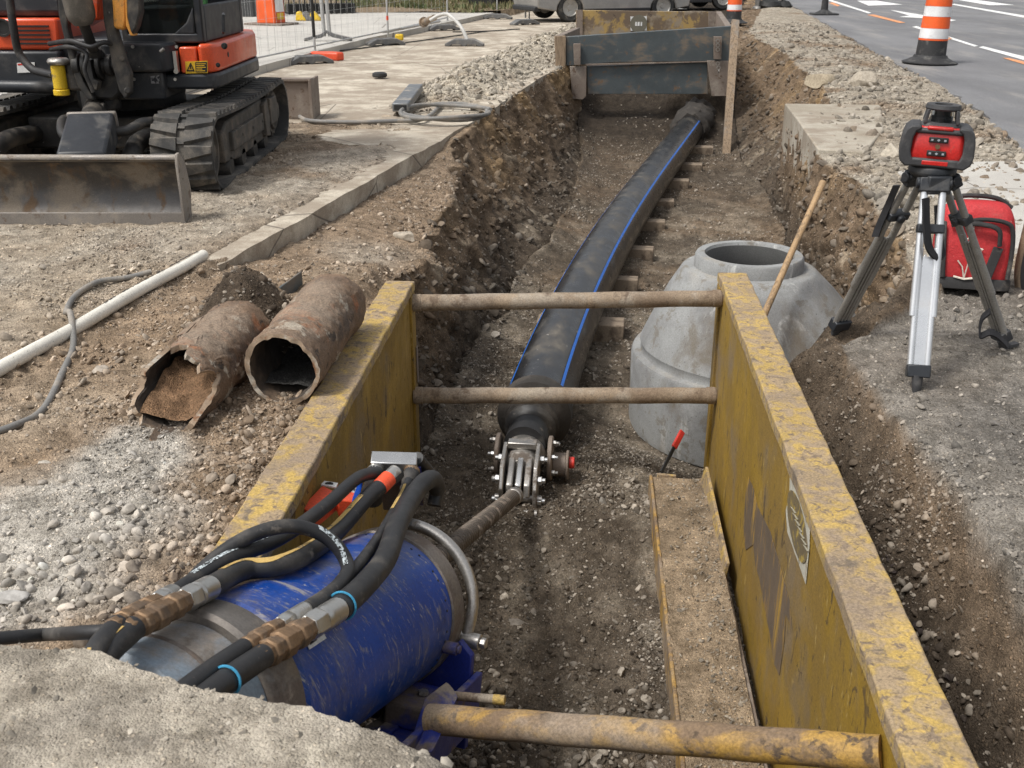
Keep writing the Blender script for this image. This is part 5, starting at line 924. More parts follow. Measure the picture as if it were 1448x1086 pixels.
mb = MB(); mb.b2((x0_ + .04, y0_ + .07, .995), (x1_ - .05, y1_ - .06, 1.03)); mb.b2((x0_ + .05, 8.52, 1.03), (-2.52, 8.60, 1.20)); mb.b2((x0_ + .03, 8.5, 1.202), (-2.5, 8.9, 1.225)); mb.prism([(-2.78, 8.9, 1.23), (-2.45, 8.9, 1.23), (-2.45, 9.2, 1.3), (-2.78, 9.2, 1.3)], (0, 0, .06)); mb.b2((-2.78, 9.2, 1.3), (-2.45, 9.28, 1.9)); obj('cab_interior', mb, m_int, cb, .01)
mb = MB(); mb.b2((-2.475, 8.75, 1.03), (-2.36, 8.78, 1.6)); obj('green_stand_in', mb, m_green, cb, .01)  # green board standing in for something green behind the cab
# swing post, boom foot, cylinders
mb = MB(); mb.prism([D(u, v, 7.78) for u, v in [(79, -60), (93, -60), (96, 40), (107, 85), (118, 115), (133, 141), (124, 142), (108, 120), (98, 88), (82, 20)]], Vector((0, .07, 0))); sp0 = obj('boom_bracket', mb, m_exg, ex, .012, smooth=False); mb = MB(); mb.prism([D(u, v, 7.70) for u, v in [(140, -50), (155, -50), (163, 40), (176, 85), (184, 105), (184, 132), (177, 141), (168, 128), (158, 92), (146, 30)]], Vector((0, .08, 0))); sp = obj('boom_bracket', mb, m_exg, ex, .012, smooth=False)
mb = MB(); a, b = D(104, 92, 7.85), D(170, 92, 7.85); mb.cyl(a, b, .055, n=20)
for u0, u1, rr in ((106, 116, .085), (120, 126, .10), (140, 146, .10), (152, 160, .075)): mb.cyl(D(u0, 92, 7.85), D(u1, 92, 7.85), rr, n=24)
mb.prism([D(u, v, 7.74) for u, v in [(121, 85), (127, 85), (132, 112), (139, 116), (137, 128), (128, 126), (122, 108)]], Vector((0, .08, 0))); mb.cyl(D(180, 128, 7.695), D(180, 128, 7.68), .022, n=14); mb.cyl(D(173, 83, 7.69), D(173, 83, 7.67), .018, n=8); obj('pivot_boss', mb, m_exg, sp, .006)
mb = MB(); mb.prism([D(u, v, 7.86) for u, v in [(100, 84), (170, 88), (170, 132), (160, 142), (132, 140), (112, 118)]], Vector((0, .3, 0))); mb.cyl(D(140, 120, 8.1) + Vector((0, 0, -.18)), D(140, 120, 8.1) + Vector((0, 0, .2)), .14, n=24); obj('swing_post', mb, m_exg, ex, .02)
a, b = D(94, -60, 7.55), D(117, 30, 7.62); d_ = (b - a).normalized(); mb = MB(); mb.tube([a, a + (b - a) * .5, b - d_ * .06, b - d_ * .02, b + d_ * .02], [.097, .097, .097, .09, .06], 24); obj('cylinder_barrel', mb, mat('cylinder_grey', (.12, .11, .095), .5, .2, layers=[((.24, .21, .17), 5, .5, .66)], bump=None), ex)
mb = MB(); mb.cyl(b, D(134, 76, 7.80), .036, n=18); mb.cyl(D(133, 70, 7.79), D(135, 78, 7.81), .05, n=18); obj('cylinder_rod', mb, m_exg, ex)
mb = MB(); mb.prism([D(u, v, 7.78) for u, v in [(125, -60), (141, -60), (141, 30), (132, 28), (108, 42), (104, 10)]], Vector((0, .3, 0))); obj('boom', mb, m_or, ex, .02)
mb = MB(); mb.prism([D(u, v, 7.62) for u, v in [(154, -60), (178, -60), (180, 30), (176, 44), (160, 40)]], Vector((0, .2, 0))); bm_ = obj('boom_side', mb, m_amber, ex, .02); mb = MB(); mb.prism([D(u, v, 7.60) for u, v in [(176, -60), (196, -60), (198, 18), (193, 38), (187, 50), (181, 42), (178, 20)]], Vector((0, .1, 0))); obj('worn_plate', mb, m_exg, bm_, .012); mb = MB(); mb.prism([D(u, v, 7.597) for u, v in [(175, -60), (178, -60), (180, 24), (185, 44), (189, 51), (184, 50), (178, 36)]], Vector((0, .1, 0))); obj('amber_edge', mb, m_amber, bm_, .004)
mb = MB(); c = D(84, 110, 7.8); mb.cyl(c - Vector((0, 0, .075)), c + Vector((0, 0, .085)), .048, n=20); mb.cyl(c - Vector((0, 0, .12)), c - Vector((0, 0, .078)), .055, n=20); yp = obj('yellow_pin', mb, m_yel2, ex, .006); mb = MB(); mb.cyl(c + Vector((.01, 0, .088)), c + Vector((.01, 0, .135)), .075, n=20); obj('pin_cap', mb, m_castst, yp, .02)
mb = MB(); mb.b2(c + Vector((.05, .0, -.09)), c + Vector((.16, .12, .10))); obj('swing_lug', mb, m_exg, ex, .02)
mb = MB(); mb.tube(cat([D(8, -60, 7.95), D(14, 0, 7.95), D(20, 45, 7.95), D(27, 75, 7.98), D(45, 97, 7.95), D(62, 103, 7.88), D(76, 106, 7.82)], 8), .028, 12); obj('boom_hose', mb, m_rubber, ex)
# trough behind the track
tr_ = thing('steel_trough', 'muddy steel trough with a top flange standing behind the excavator track', 'steel trough', (-2.4, 11.4, 0))
mb = MB(); mb.b2((-3.1, 11.3, .0), (-2.09, 11.34, .38)); mb.b2((-3.1, 11.3, .0), (-2.09, 11.7, .03)); obj('face', mb, m_steelbrown, tr_, .006); mb = MB(); mb.b2((-3.1, 11.27, .383), (-2.06, 11.42, .41)); obj('top_flange', mb, m_steelbrown, tr_, .005); mb = MB(); mb.b2((-2.086, 11.26, .0), (-2.055, 11.7, .40)); obj('end_plate', mb, m_steelbrown, tr_, .005)

# ------------------------------------------------------------------ rotating laser level on its tripod
m_alu = mat('aluminium', (.72, .73, .74), .3, .75, grit=.03, layers=[((.4, .38, .35), 6, .58, .74, {'amt': .6, 'r': .6})], bump=None); m_alud = mat('aluminium_dirty', (.33, .32, .30), .45, .6, layers=[((.2, .18, .15), 6, .5, .7)], bump=None)
m_lred = mat('laser_red', (.52, .022, .018), .35, layers=[((.25, .17, .13), 14, .62, .74, {'amt': .5})], bump=None, coat=.2); m_lrub = mat('laser_rubber', (.045, .045, .047), .65, layers=[((.17, .16, .15), 12, .5, .74, {'amt': .6})], bump=None); m_strap = mat('black_strap', (.014, .014, .016), .8, bump=None)
hc_ = D(1318, 243, 4.18)
tp = thing('tripod', 'aluminium surveying tripod with black clamps and hanging strap', 'tripod', (hc_.x, hc_.y, 0))
mb = MB(); mb.lathe([(0, .03), (.085, .03), (.09, .02), (.09, .0), (.075, -.015), (.05, -.02), (0, -.02)], hc_, (0, 0, 1), 32); mb.b2(hc_ + Vector((-.045, -.10, -.07)), hc_ + Vector((.045, -.04, .0))); obj('head', mb, m_exb, tp, .006)
feet = [P(1295, 562, -.01), P(1174, 484, -.06), P(1425, 502, -.01)]
for i, f in enumerate(feet):
    dr = Vector((f.x - hc_.x, f.y - hc_.y, 0)).normalized(); top = hc_ + dr * .075 + Vector((0, 0, -.03)); a = (f - top).normalized(); s_ = a.cross(Vector((0, 0, 1))).normalized(); L = (f - top).length; dk = m_alu if i == 0 else m_alud
    nrm = a.cross(s_); mb = MB()
    for s in (-1, 1): mb.cyl(top + s_ * s * .033, top + s_ * s * .038 + a * L * .62, .0145, n=14)
    nrm = a.cross(s_); mb.beam(top + a * L * .34, top + a * (L * .86), .05, .012, nrm)
    for s in (-1, 1): mb.cyl(top + s_ * s * .031 + a * L * .3, top + s_ * s * .031 + a * L * .86, .0135, n=12); mb.beam(top + s_ * s * .009 + a * L * .33 + nrm * .006, top + s_ * s * .009 + a * L * .86 + nrm * .006, .009, .012, nrm)
    lg = obj('leg', mb, dk, tp, .002)
    mb = MB(); mb.beam(top - a * .02, top + a * .035, .11, .05, nrm); mb.cyl(top - s_ * .065, top + s_ * .065, .022, n=14); obj('hinge', mb, m_exb, lg, .005); mb = MB(); mb.beam(top + a * L * .19, top + a * (L * .19 + .035), .10, .045, nrm); mb.cyl(top + a * (L * .19 + .018) + nrm * .02, top + a * (L * .19 + .018) + nrm * .04, .018, n=12); obj('clamp', mb, m_exb, lg, .005); mb = MB(); mb.beam(top + a * (L * .845), top + a * (L * .845 + .05), .088, .05, nrm); obj('clamp', mb, m_exb, lg, .005)
    mb = MB(); q = top + a * (L * .86 + .03); mb.tube([q, q + a * .03, f - a * .03, f + a * .02], [.032, .03, .026, .006], 12, flat=.6); 
    if i: mb.beam(q + a * .05, q + a * .05 + Vector((dr.x, dr.y, 0)) * .06 + Vector((0, 0, .01)), .03, .012)
    obj('pointed_foot', mb, m_lrub, lg)
def ribbon(pts, wv, th=.004): # flat strap
    q = cat(pts, 8); vs = []; fs = []; wv = Vector(wv)
    for i, p in enumerate(q):
        t = (q[min(i + 1, len(q) - 1)] - q[max(i - 1, 0)]).normalized(); nn = t.cross(wv).normalized() * th
        vs += [p - wv - nn, p + wv - nn, p + wv + nn, p - wv + nn]
    for i in range(len(q) - 1):
        for k in range(4): fs.append((4 * i + k, 4 * i + (k + 1) % 4, 4 * i + 4 + (k + 1) % 4, 4 * i + 4 + k))
    return MB().add(vs, fs + [(3, 2, 1, 0), tuple(4 * (len(q) - 1) + k for k in range(4))])
obj('strap', ribbon([D(1309, 280, 4.02), D(1310, 320, 4.0), D(1314, 350, 3.99), D(1326, 366, 4.0), D(1332, 362, 4.05), D(1328, 335, 4.1), D(1326, 290, 4.1)], (.016, .012, 0)), m_strap, tp)
obj('strap', ribbon([D(1268, 262, 4.25), D(1256, 290, 4.3), D(1243, 320, 4.32), D(1238, 335, 4.32)], (.01, -.012, .003)), m_strap, tp)
obj('strap', ribbon([D(1400, 440, 4.22), D(1388, 452, 4.22), D(1386, 474, 4.2), D(1400, 470, 4.2), D(1412, 476, 4.22), D(1424, 488, 4.22)], (.004, .014, .008)), m_strap, tp)
lz = thing('laser_level', 'red and black rotating laser level mounted on the tripod', 'laser level', hc_ + Vector((0, 0, .032)))
def rr(w, h, r, n=5):
    out = []
    for cx, cy, a0 in ((w - r, h - r, 0), (-w + r, h - r, 90), (-w + r, -h + r, 180), (w - r, -h + r, 270)):
        for k in range(n + 1): a = R(a0 + 90 * k / n); out.append((cx + r * math.cos(a), cy + r * math.sin(a)))
    return out
b0 = hc_ + Vector((0, 0, .034)); tilt = Matrix.Rotation(R(-19), 3, 'Z') @ Matrix.Rotation(R(2), 3, 'Y') @ Matrix.Diagonal((1.06, .9, .88))
def sec(mb, levels, r=.035):
    vs = []; n = 0
    for z, w_, h_ in levels:
        pts = rr(w_, h_, min(r, w_ * .6, h_ * .6)); n = len(pts); vs += [b0 + tilt @ Vector((x, y, z)) for x, y in pts]
    m_ = len(levels); fs = [(i * n + k, i * n + (k + 1) % n, (i + 1) * n + (k + 1) % n, (i + 1) * n + k) for i in range(m_ - 1) for k in range(n)] + [tuple(range(n - 1, -1, -1)), tuple((m_ - 1) * n + k for k in range(n))]
    return mb.add(vs, fs)
obj('body', sec(MB(), [(.0, .085, .075), (.012, .095, .085), (.05, .10, .09), (.145, .094, .084), (.165, .075, .07)]), m_lred, lz)
def cheek(sx):
    prof = [(.066, .020), (.070, -.002), (.100, -.006), (.122, .016), (.128, .05), (.124, .115), (.116, .150), (.098, .170), (.066, .172), (.062, .158), (.078, .146), (.086, .12), (.088, .06), (.082, .035)]
    m_ = MB(); m_.prism([b0 + tilt @ Vector((sx * x, -.100, z)) for x, z in prof], tilt @ Vector((0, .196, 0))); return m_
for sx in (-1, 1): gu = obj('corner_guard', cheek(sx), m_lrub, lz, .014, seg=3)
for nm_, (z0_, z1_, hw_, yy) in (('lower_bar', (-.004, .034, .082, .100)), ('upper_bar', (.138, .160, .082, .094))):
    mb = MB(); c_ = b0 + tilt @ Vector((0, 0, (z0_ + z1_) / 2)); mb.box(c_, (hw_ * 2, yy * 2, z1_ - z0_), tilt); obj(nm_, mb, m_lrub, lz, .008)
mb = MB(); mb.box(b0 + tilt @ Vector((0, -.0945, .016)), (.09, .014, .020), tilt); obj('red_strip', mb, m_lred, lz, .003)
mb = MB(); mb.box(b0 + tilt @ Vector((0, -.082, .163)), (.088, .03, .016), tilt); obj('red_pad', mb, m_lred, lz, .005)
mb = MB()
for z in (.058, .115): mb.box(b0 + tilt @ Vector((0, -.0955 + (z - .05) * .06, z)), (.066, .012, .023), tilt)
kp = obj('keypad', mb, m_lblack, lz, .003)
mb = MB()
for z in (.058, .115):
    for x in (-.022, 0, .022): mb.box(b0 + tilt @ Vector((x, -.1018 + (z - .05) * .06, z)), (.008, .001, .008), tilt @ Matrix.Rotation(R(45 if x == 0 else 0), 3, 'Y'))
obj('keypad_icons', mb, mat('icon_grey', (.35, .37, .40), .5, bump=None), kp, smooth=False)
mb = MB(); mb.cyl(b0 + tilt @ Vector((0, -.092, .087)), b0 + tilt @ Vector((0, -.099, .087)), .009, n=14); obj('socket', mb, m_brass, lz)
obj('rotor_base', sec(MB(), [(.166, .068, .062), (.178, .062, .058), (.182, .05, .05)], .03), m_lrub, lz)
for sx in (-1, 1):
    for sy in (-1, 1): mb = MB(); mb.beam(b0 + tilt @ Vector((sx * .056, sy * .052, .178)), b0 + tilt @ Vector((sx * .048, sy * .044, .236)), .013, .013, (0, 1, 0)); obj('rotor_post', mb, m_lrub, lz, .003)

mb = MB(); o_ = b0 + tilt @ Vector((0, 0, .233)); mb.lathe([(.032, .0), (.062, .0), (.066, .006), (.062, .02), (.034, .02)], o_, tilt @ Vector((0, 0, 1)), 28, closed=True); obj('top_ring', mb, m_lrub, lz)
mb = MB(); o_ = b0 + tilt @ Vector((0, 0, .18)); mb.lathe([(.03, 0), (.03, .02), (.02, .024), (.02, .045), (0, .045)], o_, tilt @ Vector((0, 0, 1)), 24); obj('rotor', mb, m_exb, lz); mb = MB(); mb.lathe([(.043, 0), (.040, .052)], o_, tilt @ Vector((0, 0, 1)), 24); mgl = mat('lens_glass', (.8, .85, .82), .05, bump=None); mgl.node_tree.nodes['Principled BSDF'].inputs['Transmission Weight'].default_value = 1; obj('lens_window', mb, mgl, lz)

# ------------------------------------------------------------------ red tool bag and the board beside it
m_bagr = mat('bag_red', (.50, .028, .032), .6, layers=[((.33, .2, .16), 6, .56, .74, {'amt': .5}), ((.55, .4, .33), 20, .66, .72)], bump=(14, .5, .02)); m_bagb = mat('bag_black', (.028, .027, .027), .8, layers=[((.16, .14, .12), 7, .52, .7, {'amt': .7})], bump=(30, .4, .006)); m_chalk = mat('pale_marking', (.62, .56, .48), .8, bump=None)
bagb = P(1392, 404, .03); bag = thing('tool_bag', 'red and black fabric backpack standing behind the tripod', 'backpack', bagb)
brot = Matrix.Rotation(R(-14), 3, 'Z') @ Matrix.Rotation(R(-8), 3, 'X')
def B_(x, y, z): return bagb + Vector((-.09, .0, 0)) + brot @ Vector((x, y, z))
vs = []; lv_ = [(.0, .165, .10), (.03, .178, .112), (.16, .182, .118), (.30, .178, .11), (.38, .168, .098), (.42, .14, .075), (.435, .08, .035)]
mb = MB(); n = 0
for z, w_, h_ in lv_: pts = rr(w_, h_, min(.06, h_ * .9), 6); n = len(pts); vs += [B_(x + .008 * math.sin(z * 30 + y * 20), y, z) for x, y in pts]
mb.add(vs, [(i * n + k, i * n + (k + 1) % n, (i + 1) * n + (k + 1) % n, (i + 1) * n + k) for i in range(len(lv_) - 1) for k in range(n)] + [tuple(range(n - 1, -1, -1)), tuple((len(lv_) - 1) * n + k for k in range(n))]); o = obj('body', mb, m_bagr, bag)
sbs = o.modifiers.new('soft', 'SUBSURF'); sbs.levels = sbs.render_levels = 2
vs = []; mb = MB()
for z, w_, h_ in ((-.005, .172, .108), (.0, .188, .124), (.045, .190, .126), (.055, .184, .12)): pts = rr(w_, h_, .06, 6); n = len(pts); vs += [B_(x, y, z) for x, y in pts]
mb.add(vs, [(i * n + k, i * n + (k + 1) % n, (i + 1) * n + (k + 1) % n, (i + 1) * n + k) for i in range(3) for k in range(n)] + [tuple(range(n - 1, -1, -1))]); obj('base', mb, m_bagb, bag)
mb = MB(); mb.tube(cat([B_(-.13, -.128, .31), B_(0, -.126, .345), B_(.12, -.126, .335), B_(.155, -.124, .29), B_(.165, -.12, .18), B_(.16, -.126, .06)], 8), .011, 8); obj('zip', mb, m_bagb, bag)
mb = MB(); mb.tube(cat([B_(-.10, -.134, .32), B_(0, -.15, .325), B_(.085, -.15, .30), B_(.10, -.145, .22)], 8), .014, 10, flat=.7); mb.prism([B_(.075, -.133, .22), B_(.12, -.133, .21), B_(.075, -.14, .03), B_(.03, -.14, .035)], brot @ Vector((0, -.012, 0))); obj('handle_strap', mb, m_bagb, bag, .004)
mb = MB(); mb.prism([B_(-.186, -.10, .33), B_(-.15, -.122, .33), B_(-.125, -.13, .05), B_(-.19, -.10, .05)], brot @ Vector((-.008, -.008, 0))); obj('side_panel', mb, m_bagb, bag, .006)
mb = MB(); mb.tube(cat([B_(-.14, .02, .43), B_(-.05, .0, .452), B_(.08, .0, .445), B_(.16, .01, .40)], 8), .012, 8); obj('top_zip', mb, m_bagb, bag)
mb = MB()
def stroke(pts, r=.006): mb.tube([B_(x, -.127 - .004 * math.sin(i), z) for i, (x, z) in enumerate(pts)], r, 6, flat=.6)
stroke([(-.03, .33), (-.025, .30), (-.035, .27)], .004); stroke([(-.04, .255), (-.06, .235), (-.05, .20), (-.02, .205), (-.02, .24), (-.04, .255)], .004); stroke([(.0, .21), (.03, .2), (.02, .19)], .005); stroke([(-.09, .06), (-.04, .05), (.02, .06)], .006); stroke([(-.04, .05), (-.055, .11), (-.08, .14)], .005); stroke([(-.04, .05), (-.03, .13), (-.045, .18)], .005); obj('pale_marks', mb, m_chalk, bag)
bb = P(1441, 412, 0); bd_ = thing('wooden_board', 'upright dark board with a pale wooden edge at the right border', 'board', bb)
mb = MB(); f = lambda x, y, z: bb + Matrix.Rotation(R(-28), 3, 'Z') @ Vector((x, y, z)); prf = [(.0, .0), (.02, .0), (.30, .02), (.30, .46), (.06, .46), (.015, .42), (-.01, .36), (-.02, .12)]
mb.prism([f(x, 0, z) for x, z in prf], f(0, .05, 0) - bb); obj('panel', mb, mat('board_black', (.05, .05, .052), .6, layers=[((.22, .2, .17), 7, .5, .7), ((.3, .27, .2), 26, .62, .7)], bump=(20, .4, .006)), bd_, .008)
mb = MB(); mb.tube(cat([f(x, .02, z) for x, z in ((.0, .0), (-.02, .12), (-.012, .36), (.013, .425), (.06, .468))], 6), .022, 10); obj('wooden_edge', mb, m_wood, bd_); mb = MB()
for z in (.2, .23, .26): mb.b2(f(.05, -.012, z), f(.09, -.004, z + .018))
mb.b2(f(.04, -.012, .29), f(.2, -.004, .315)); obj('buckle', mb, m_bagb, bd_)

# ------------------------------------------------------------------ traffic drums and cones
m_drumo = mat('drum_orange', (.80, .115, .02), .4, layers=[((.25, .2, .16), 7, .6, .74, {'amt': .6})], bump=None); m_drumw = mat('drum_white', (.74, .74, .74), .45, layers=[((.4, .37, .33), 9, .56, .74, {'amt': .6})], bump=None); m_drumk = mat('drum_black', (.03, .03, .031), .65, layers=[((.2, .19, .17), 7, .52, .72, {'amt': .6})], bump=None)
def drum(label, loc, s=1.0):
    t = thing('traffic_drum', label, 'traffic drum', (0, 0, 0), 'orange and white traffic drums'); rf = lambda z: (.245 - .05 * z)
    mb = MB(); mb.lathe([(.0, .0), (.40, .0), (.43, .015), (.43, .03), (.36, .055), (.27, .10), (.255, .135), (0, .135)], n=48); obj('rubber_base', mb, m_drumk, t)
    mb = MB(); mb.lathe([(0, .09), (rf(.09) - .006, .10), (rf(.36) - .004, .36), (rf(.36) - .004, .362), (0, .362)], n=40); obj('black_band', mb, m_drumk, t)
    z = .36
    for i, (h, m) in enumerate(((.03, m_drumo), (.155, m_drumw), (.175, m_drumo), (.155, m_drumw), (.175, m_drumo), (.10, m_drumw))):
        mb = MB(); mb.lathe([(rf(z) - .008, z), (rf(z), z + .004), (rf(z + h), z + h - .004), (rf(z + h) - .008, z + h)], n=40); obj('orange_band' if m is m_drumo else 'white_band', mb, m, t); z += h
    mb = MB(); mb.lathe([(rf(z) - .01, z), (rf(z) - .03, z + .03), (.12, z + .04), (.11, z + .03), (0, z + .03)], n=40); mb.tube(cat([(-.08, 0, z + .03), (-.07, 0, z + .10), (.07, 0, z + .10), (.08, 0, z + .03)], 6), .018, 10); obj('lid', mb, m_drumo, t)
    t.location = loc; t.scale = (s, s, s); return t
d1 = drum('big orange and white striped traffic drum on the asphalt at upper right', P(1314, 90, .0), .97); d1.rotation_euler = (R(0), R(1.5), R(20))
d2 = dup(d1, P(1037, 33, .05), 1.0, 'traffic drum with a black foot behind the wooden stake of the far box', .78)
d3 = dup(d1, P(997, 3, .1), 2.0, 'distant red and white drum left of the one behind the stake', .7)
cn = thing('delineator_cone', 'slim orange delineator post with black foot at the road edge', 'traffic cone', (0, 0, 0))
mb = MB(); mb.prism([(-.35, -.28, 0), (.35, -.28, 0), (.35, .28, 0), (-.35, .28, 0)], (0, 0, .05)); mb.lathe([(.26, .05), (.2, .08), (.11, .13), (.10, .15), (0, .15)], n=28); obj('rubber_base', mb, m_drumk, cn, .02)
mb = MB(); mb.lathe([(.10, .14), (.085, .48), (0, .48)], n=24); obj('black_sleeve', mb, m_drumk, cn); mb = MB(); mb.lathe([(.086, .48), (.06, 1.05), (.05, 1.08), (0, 1.08)], n=24); obj('post', mb, m_drumo, cn); cn.location = P(1165, 21, 0)

# ------------------------------------------------------------------ far trench box and stake
fx = thing('trench_box', 'far grey and yellow steel trench box closing the end of the trench', 'trench shield', (2.3, 17, -.4))
def fp(pts, Yp, dy, nm, m, bev=.006, par=None): mb = MB(); mb.prism([D(u, v, Yp) for u, v in pts], Vector((0, dy, 0))); return obj(nm, mb, m, par or fx, bev)
e1_ = fp([(801, 52), (1036, 37), (1036, 86), (870, 88), (801, 93)], 17.0, .12, 'upper_plate', m_steelgrey); fp([(830, 94), (1000, 88), (1001, 133), (831, 133)], 17.03, .10, 'lower_plate', m_steelgrey); fp([(828, 90.5), (1002, 86.6), (1002, 88), (828, 93)], 16.97, .1, 'seam_rail', m_steelbrown, .003)
fp([(802, 48), (806, 95), (801, 140), (826, 140), (829, 96), (801, 94)], 16.97, .03, 'corner_leg', m_steelbrown) if False else fp([(806, 94), (829, 94), (829, 136), (824, 141), (809, 140)], 16.95, .07, 'corner_leg', m_steelbrown); fp([(1000, 86), (1030, 86), (1030, 136), (1007, 136)], 16.95, .07, 'corner_leg', m_steelbrown)
fp([(784, 51), (800, 51), (800, 100), (786, 100)], 16.96, .12, 'side_post', m_wood); fp([(811, 62), (821, 62), (821, 92), (812, 92)], 16.9, .08, 'hinge', m_steelbrown, .004); h2 = fp([(1010, 52), (1021, 52), (1020, 84), (1010, 84)], 16.9, .08, 'hinge', m_steelbrown, .004)
mb = MB()
for u, v in ((1015, 58), (1015, 64), (1015, 70), (1015, 90), (1016, 96), (1016, 101)): mb.lathe([(.02, -.008), (.032, -.008), (.032, .008), (.02, .008)], D(u, v, 16.86), (1, 0, 0) if v % 2 else (0, 1, 0), 12, True)
obj('chain', mb, m_castst, fx)
mb = MB(); a, b = D(786, 50, 17.0), D(812, 39, 19.6); mb.prism([a, b, b - Vector((0, 0, .55)), a - Vector((0, 0, .55))], Vector((.1, 0, 0))); obj('side_wall', mb, m_steelbrown, fx, .006); mb = MB(); a, b = D(1036, 38, 17.15), D(1020, 16, 21.9); mb.prism([a, b, b - Vector((0, 0, .9)), a - Vector((0, 0, .9))], Vector((-.1, 0, 0))); obj('side_wall', mb, m_steelbrown, fx, .006)
bp = fp([(815, 14.5), (1014, 17), (1014, 60), (815, 60)], 22.0, .12, 'back_plate', m_camo); fp([(815, 14), (824, 14), (824, 60), (815, 60)], 21.97, .03, 'back_post', m_steelbrown, .003, bp); fp([(1002, 16.5), (1014, 16.8), (1014, 60), (1002, 60)], 21.97, .03, 'back_post', m_steelbrown, .003, bp)
es = fp([(891.5, 23.5), (914.5, 23), (914.5, 43), (892, 43.5)], 21.96, .02, 'emblem_sticker', m_wht, .0, bp); mb = MB(); mb.lathe([(0, 0), (.155, 0), (.165, .004), (0, .006)], D(903, 33.5, 21.955), (0, -1, 0), 28); obj('round_emblem', mb, mat('emblem_grey', (.15, .14, .105), .6, bump=None), bp)
mb = MB()
for dx_, w_ in ((-.05, .03), (0, .04), (.055, .03)): c = D(903, 34, 21.947) + Vector((dx_, 0, 0)); mb.b2(c + Vector((-w_ / 2, -.002, -.035)), c + Vector((w_ / 2, 0, .04)))
obj('emblem_marks', mb, m_wht, bp, smooth=False)
sk_ = thing('wooden_stake', 'tall brown timber stake standing against the far box', 'timber stake', D(1027, 214, 15.2)); mb = MB(); a, b = D(1027, 216, 15.25), D(1040, 29, 16.55); mb.beam(a - (b - a) * .06, b, .11, .06, (0, -1, 0)); obj('board', mb, m_wood, sk_, .006)
# things lying behind the far box
wb_ = thing('white_barrier', 'small white and black plastic barrier lying behind the far box', 'barrier', P(953, 12, .1)); c = P(953, 13, .1); mb = MB(); mb.prism([c + Vector((-.4, 0, 0)), c + Vector((.38, 0, 0)), c + Vector((.32, .1, .26)), c + Vector((-.28, .1, .26))], (0, .25, 0)); obj('shell', mb, m_wht, wb_, .02); mb = MB(); mb.b2(c + Vector((-.2, .02, .06)), c + Vector((.22, .12, .12))); obj('black_slot', mb, m_lblack, wb_)
sbg = P(1088, 12, .0); mb = MB(); mb.lathe([(0, .0), (.3, .0), (.38, .08), (.33, .2), (.15, .28), (0, .29)], sbg, (0, 0, 1), 20); mb.lathe([(0, .0), (.25, .0), (.3, .08), (.2, .2), (0, .24)], sbg + Vector((.42, .1, 0)), (0, 0, 1), 20)
for i, v in enumerate(mb.v): mb.v[i] = (v[0] + .03 * math.sin(i * 2.1), v[1], v[2] + .02 * math.sin(i * 1.3))
o = obj('black_sack', mb, m_lblack, None, loc=sbg); tag(o, 'slumped black sack lying at the road edge beyond the far box', 'sack')
mb = MB(); c = P(1071, 12, .0); mb.lathe([(0, 0), (.16, 0), (.14, .05), (.085, .08), (.085, 1.0), (0, 1.0)], c, (0, 0, 1), 20); o = obj('grey_post', mb, m_alud, None, loc=c); tag(o, 'plain grey post standing beside the black sack', 'post')
# small fittings on the excavator
for i, (u, v) in enumerate(((188, 66), (250, 66), (190, 112), (248, 112))): mb = MB(); c = D(u, v, 8.018 if v < 100 else 8.058); mb.cyl(c, c - Vector((0, .012, 0)), .012, n=6); obj('bolt', mb, m_zinc, ex)
for i in range(5): mb = MB(); z = .985 + .03 * i; mb.b2((-3.62, 8.128, z), (-3.36, 8.139, z + .012)); obj('grille_slat', mb, m_lblack, hd_)
mb = MB(); mb.tube(cat([D(70, 62, 8.0), D(100, 58, 7.72), D(128, 66, 7.66), D(150, 60, 7.66), D(176, 74, 7.9)], 8), .017, 10); obj('boom_hose', mb, m_rubber, ex)
mb = MB(); mb.tube(cat([D(72, 70, 8.0), D(98, 66, 7.74), D(122, 76, 7.70), D(120, 100, 7.68), D(132, 130, 7.7)], 8), .015, 10); obj('boom_hose', mb, m_rubber, ex)
mb = MB(); mb.tube([D(316, 20, 8.19), D(316, 22, 8.12), D(316, 44, 8.12), D(316, 46, 8.19)], .012, 8); obj('grab_handle', mb, m_exb, ex)
mb = MB(); mb.prism([D(213, 108, 8.055), D(226, 106, 8.055), D(225, 118, 8.055), D(214, 118, 8.055)], Vector((0, -.002, 0))); obj('scuffed_label', mb, mat('scuffed_grey', (.25, .25, .25), .7, layers=[((.03, .03, .035), 40, .46, .54)], bump=None), ex, smooth=False)
# ------------------------------------------------------------------ temporary fence: rubber feet, posts, mesh
m_foot = mat('foot_rubber', (.12, .12, .12), .75, layers=[((.3, .28, .25), 5, .45, .68, {'up': .3}), ((.2, .19, .17), 12, .5, .7)], bump=(40, .3, .004)); m_post = mat('galvanised', (.46, .46, .45), .45, .6, layers=[((.3, .28, .25), 9, .55, .7)], bump=None)
def foot_parts(t, ln=.72, wd=.24):
    mb = MB(); pr_ = [(-ln / 2, 0), (-ln / 2 + .1, .0), (-ln / 2 + .14, .03), (-.06, .03), (-.03, .0), (.03, .0), (.06, .03), (ln / 2 - .14, .03), (ln / 2 - .1, 0), (ln / 2, 0), (ln / 2, .045), (ln / 2 - .17, .125), (-ln / 2 + .17, .125), (-ln / 2, .045)]
    mb.prism([Vector((x, -wd / 2, z)) for x, z in pr_], (0, wd, 0)); obj('block', mb, m_foot, t, .012)
    mb = MB()
    for s in (-1, 1): mb.b2((s * .06, -wd * .3, .123), (s * .18, wd * .3, .132))
    obj('raised_grip', mb, m_foot, t, .004)
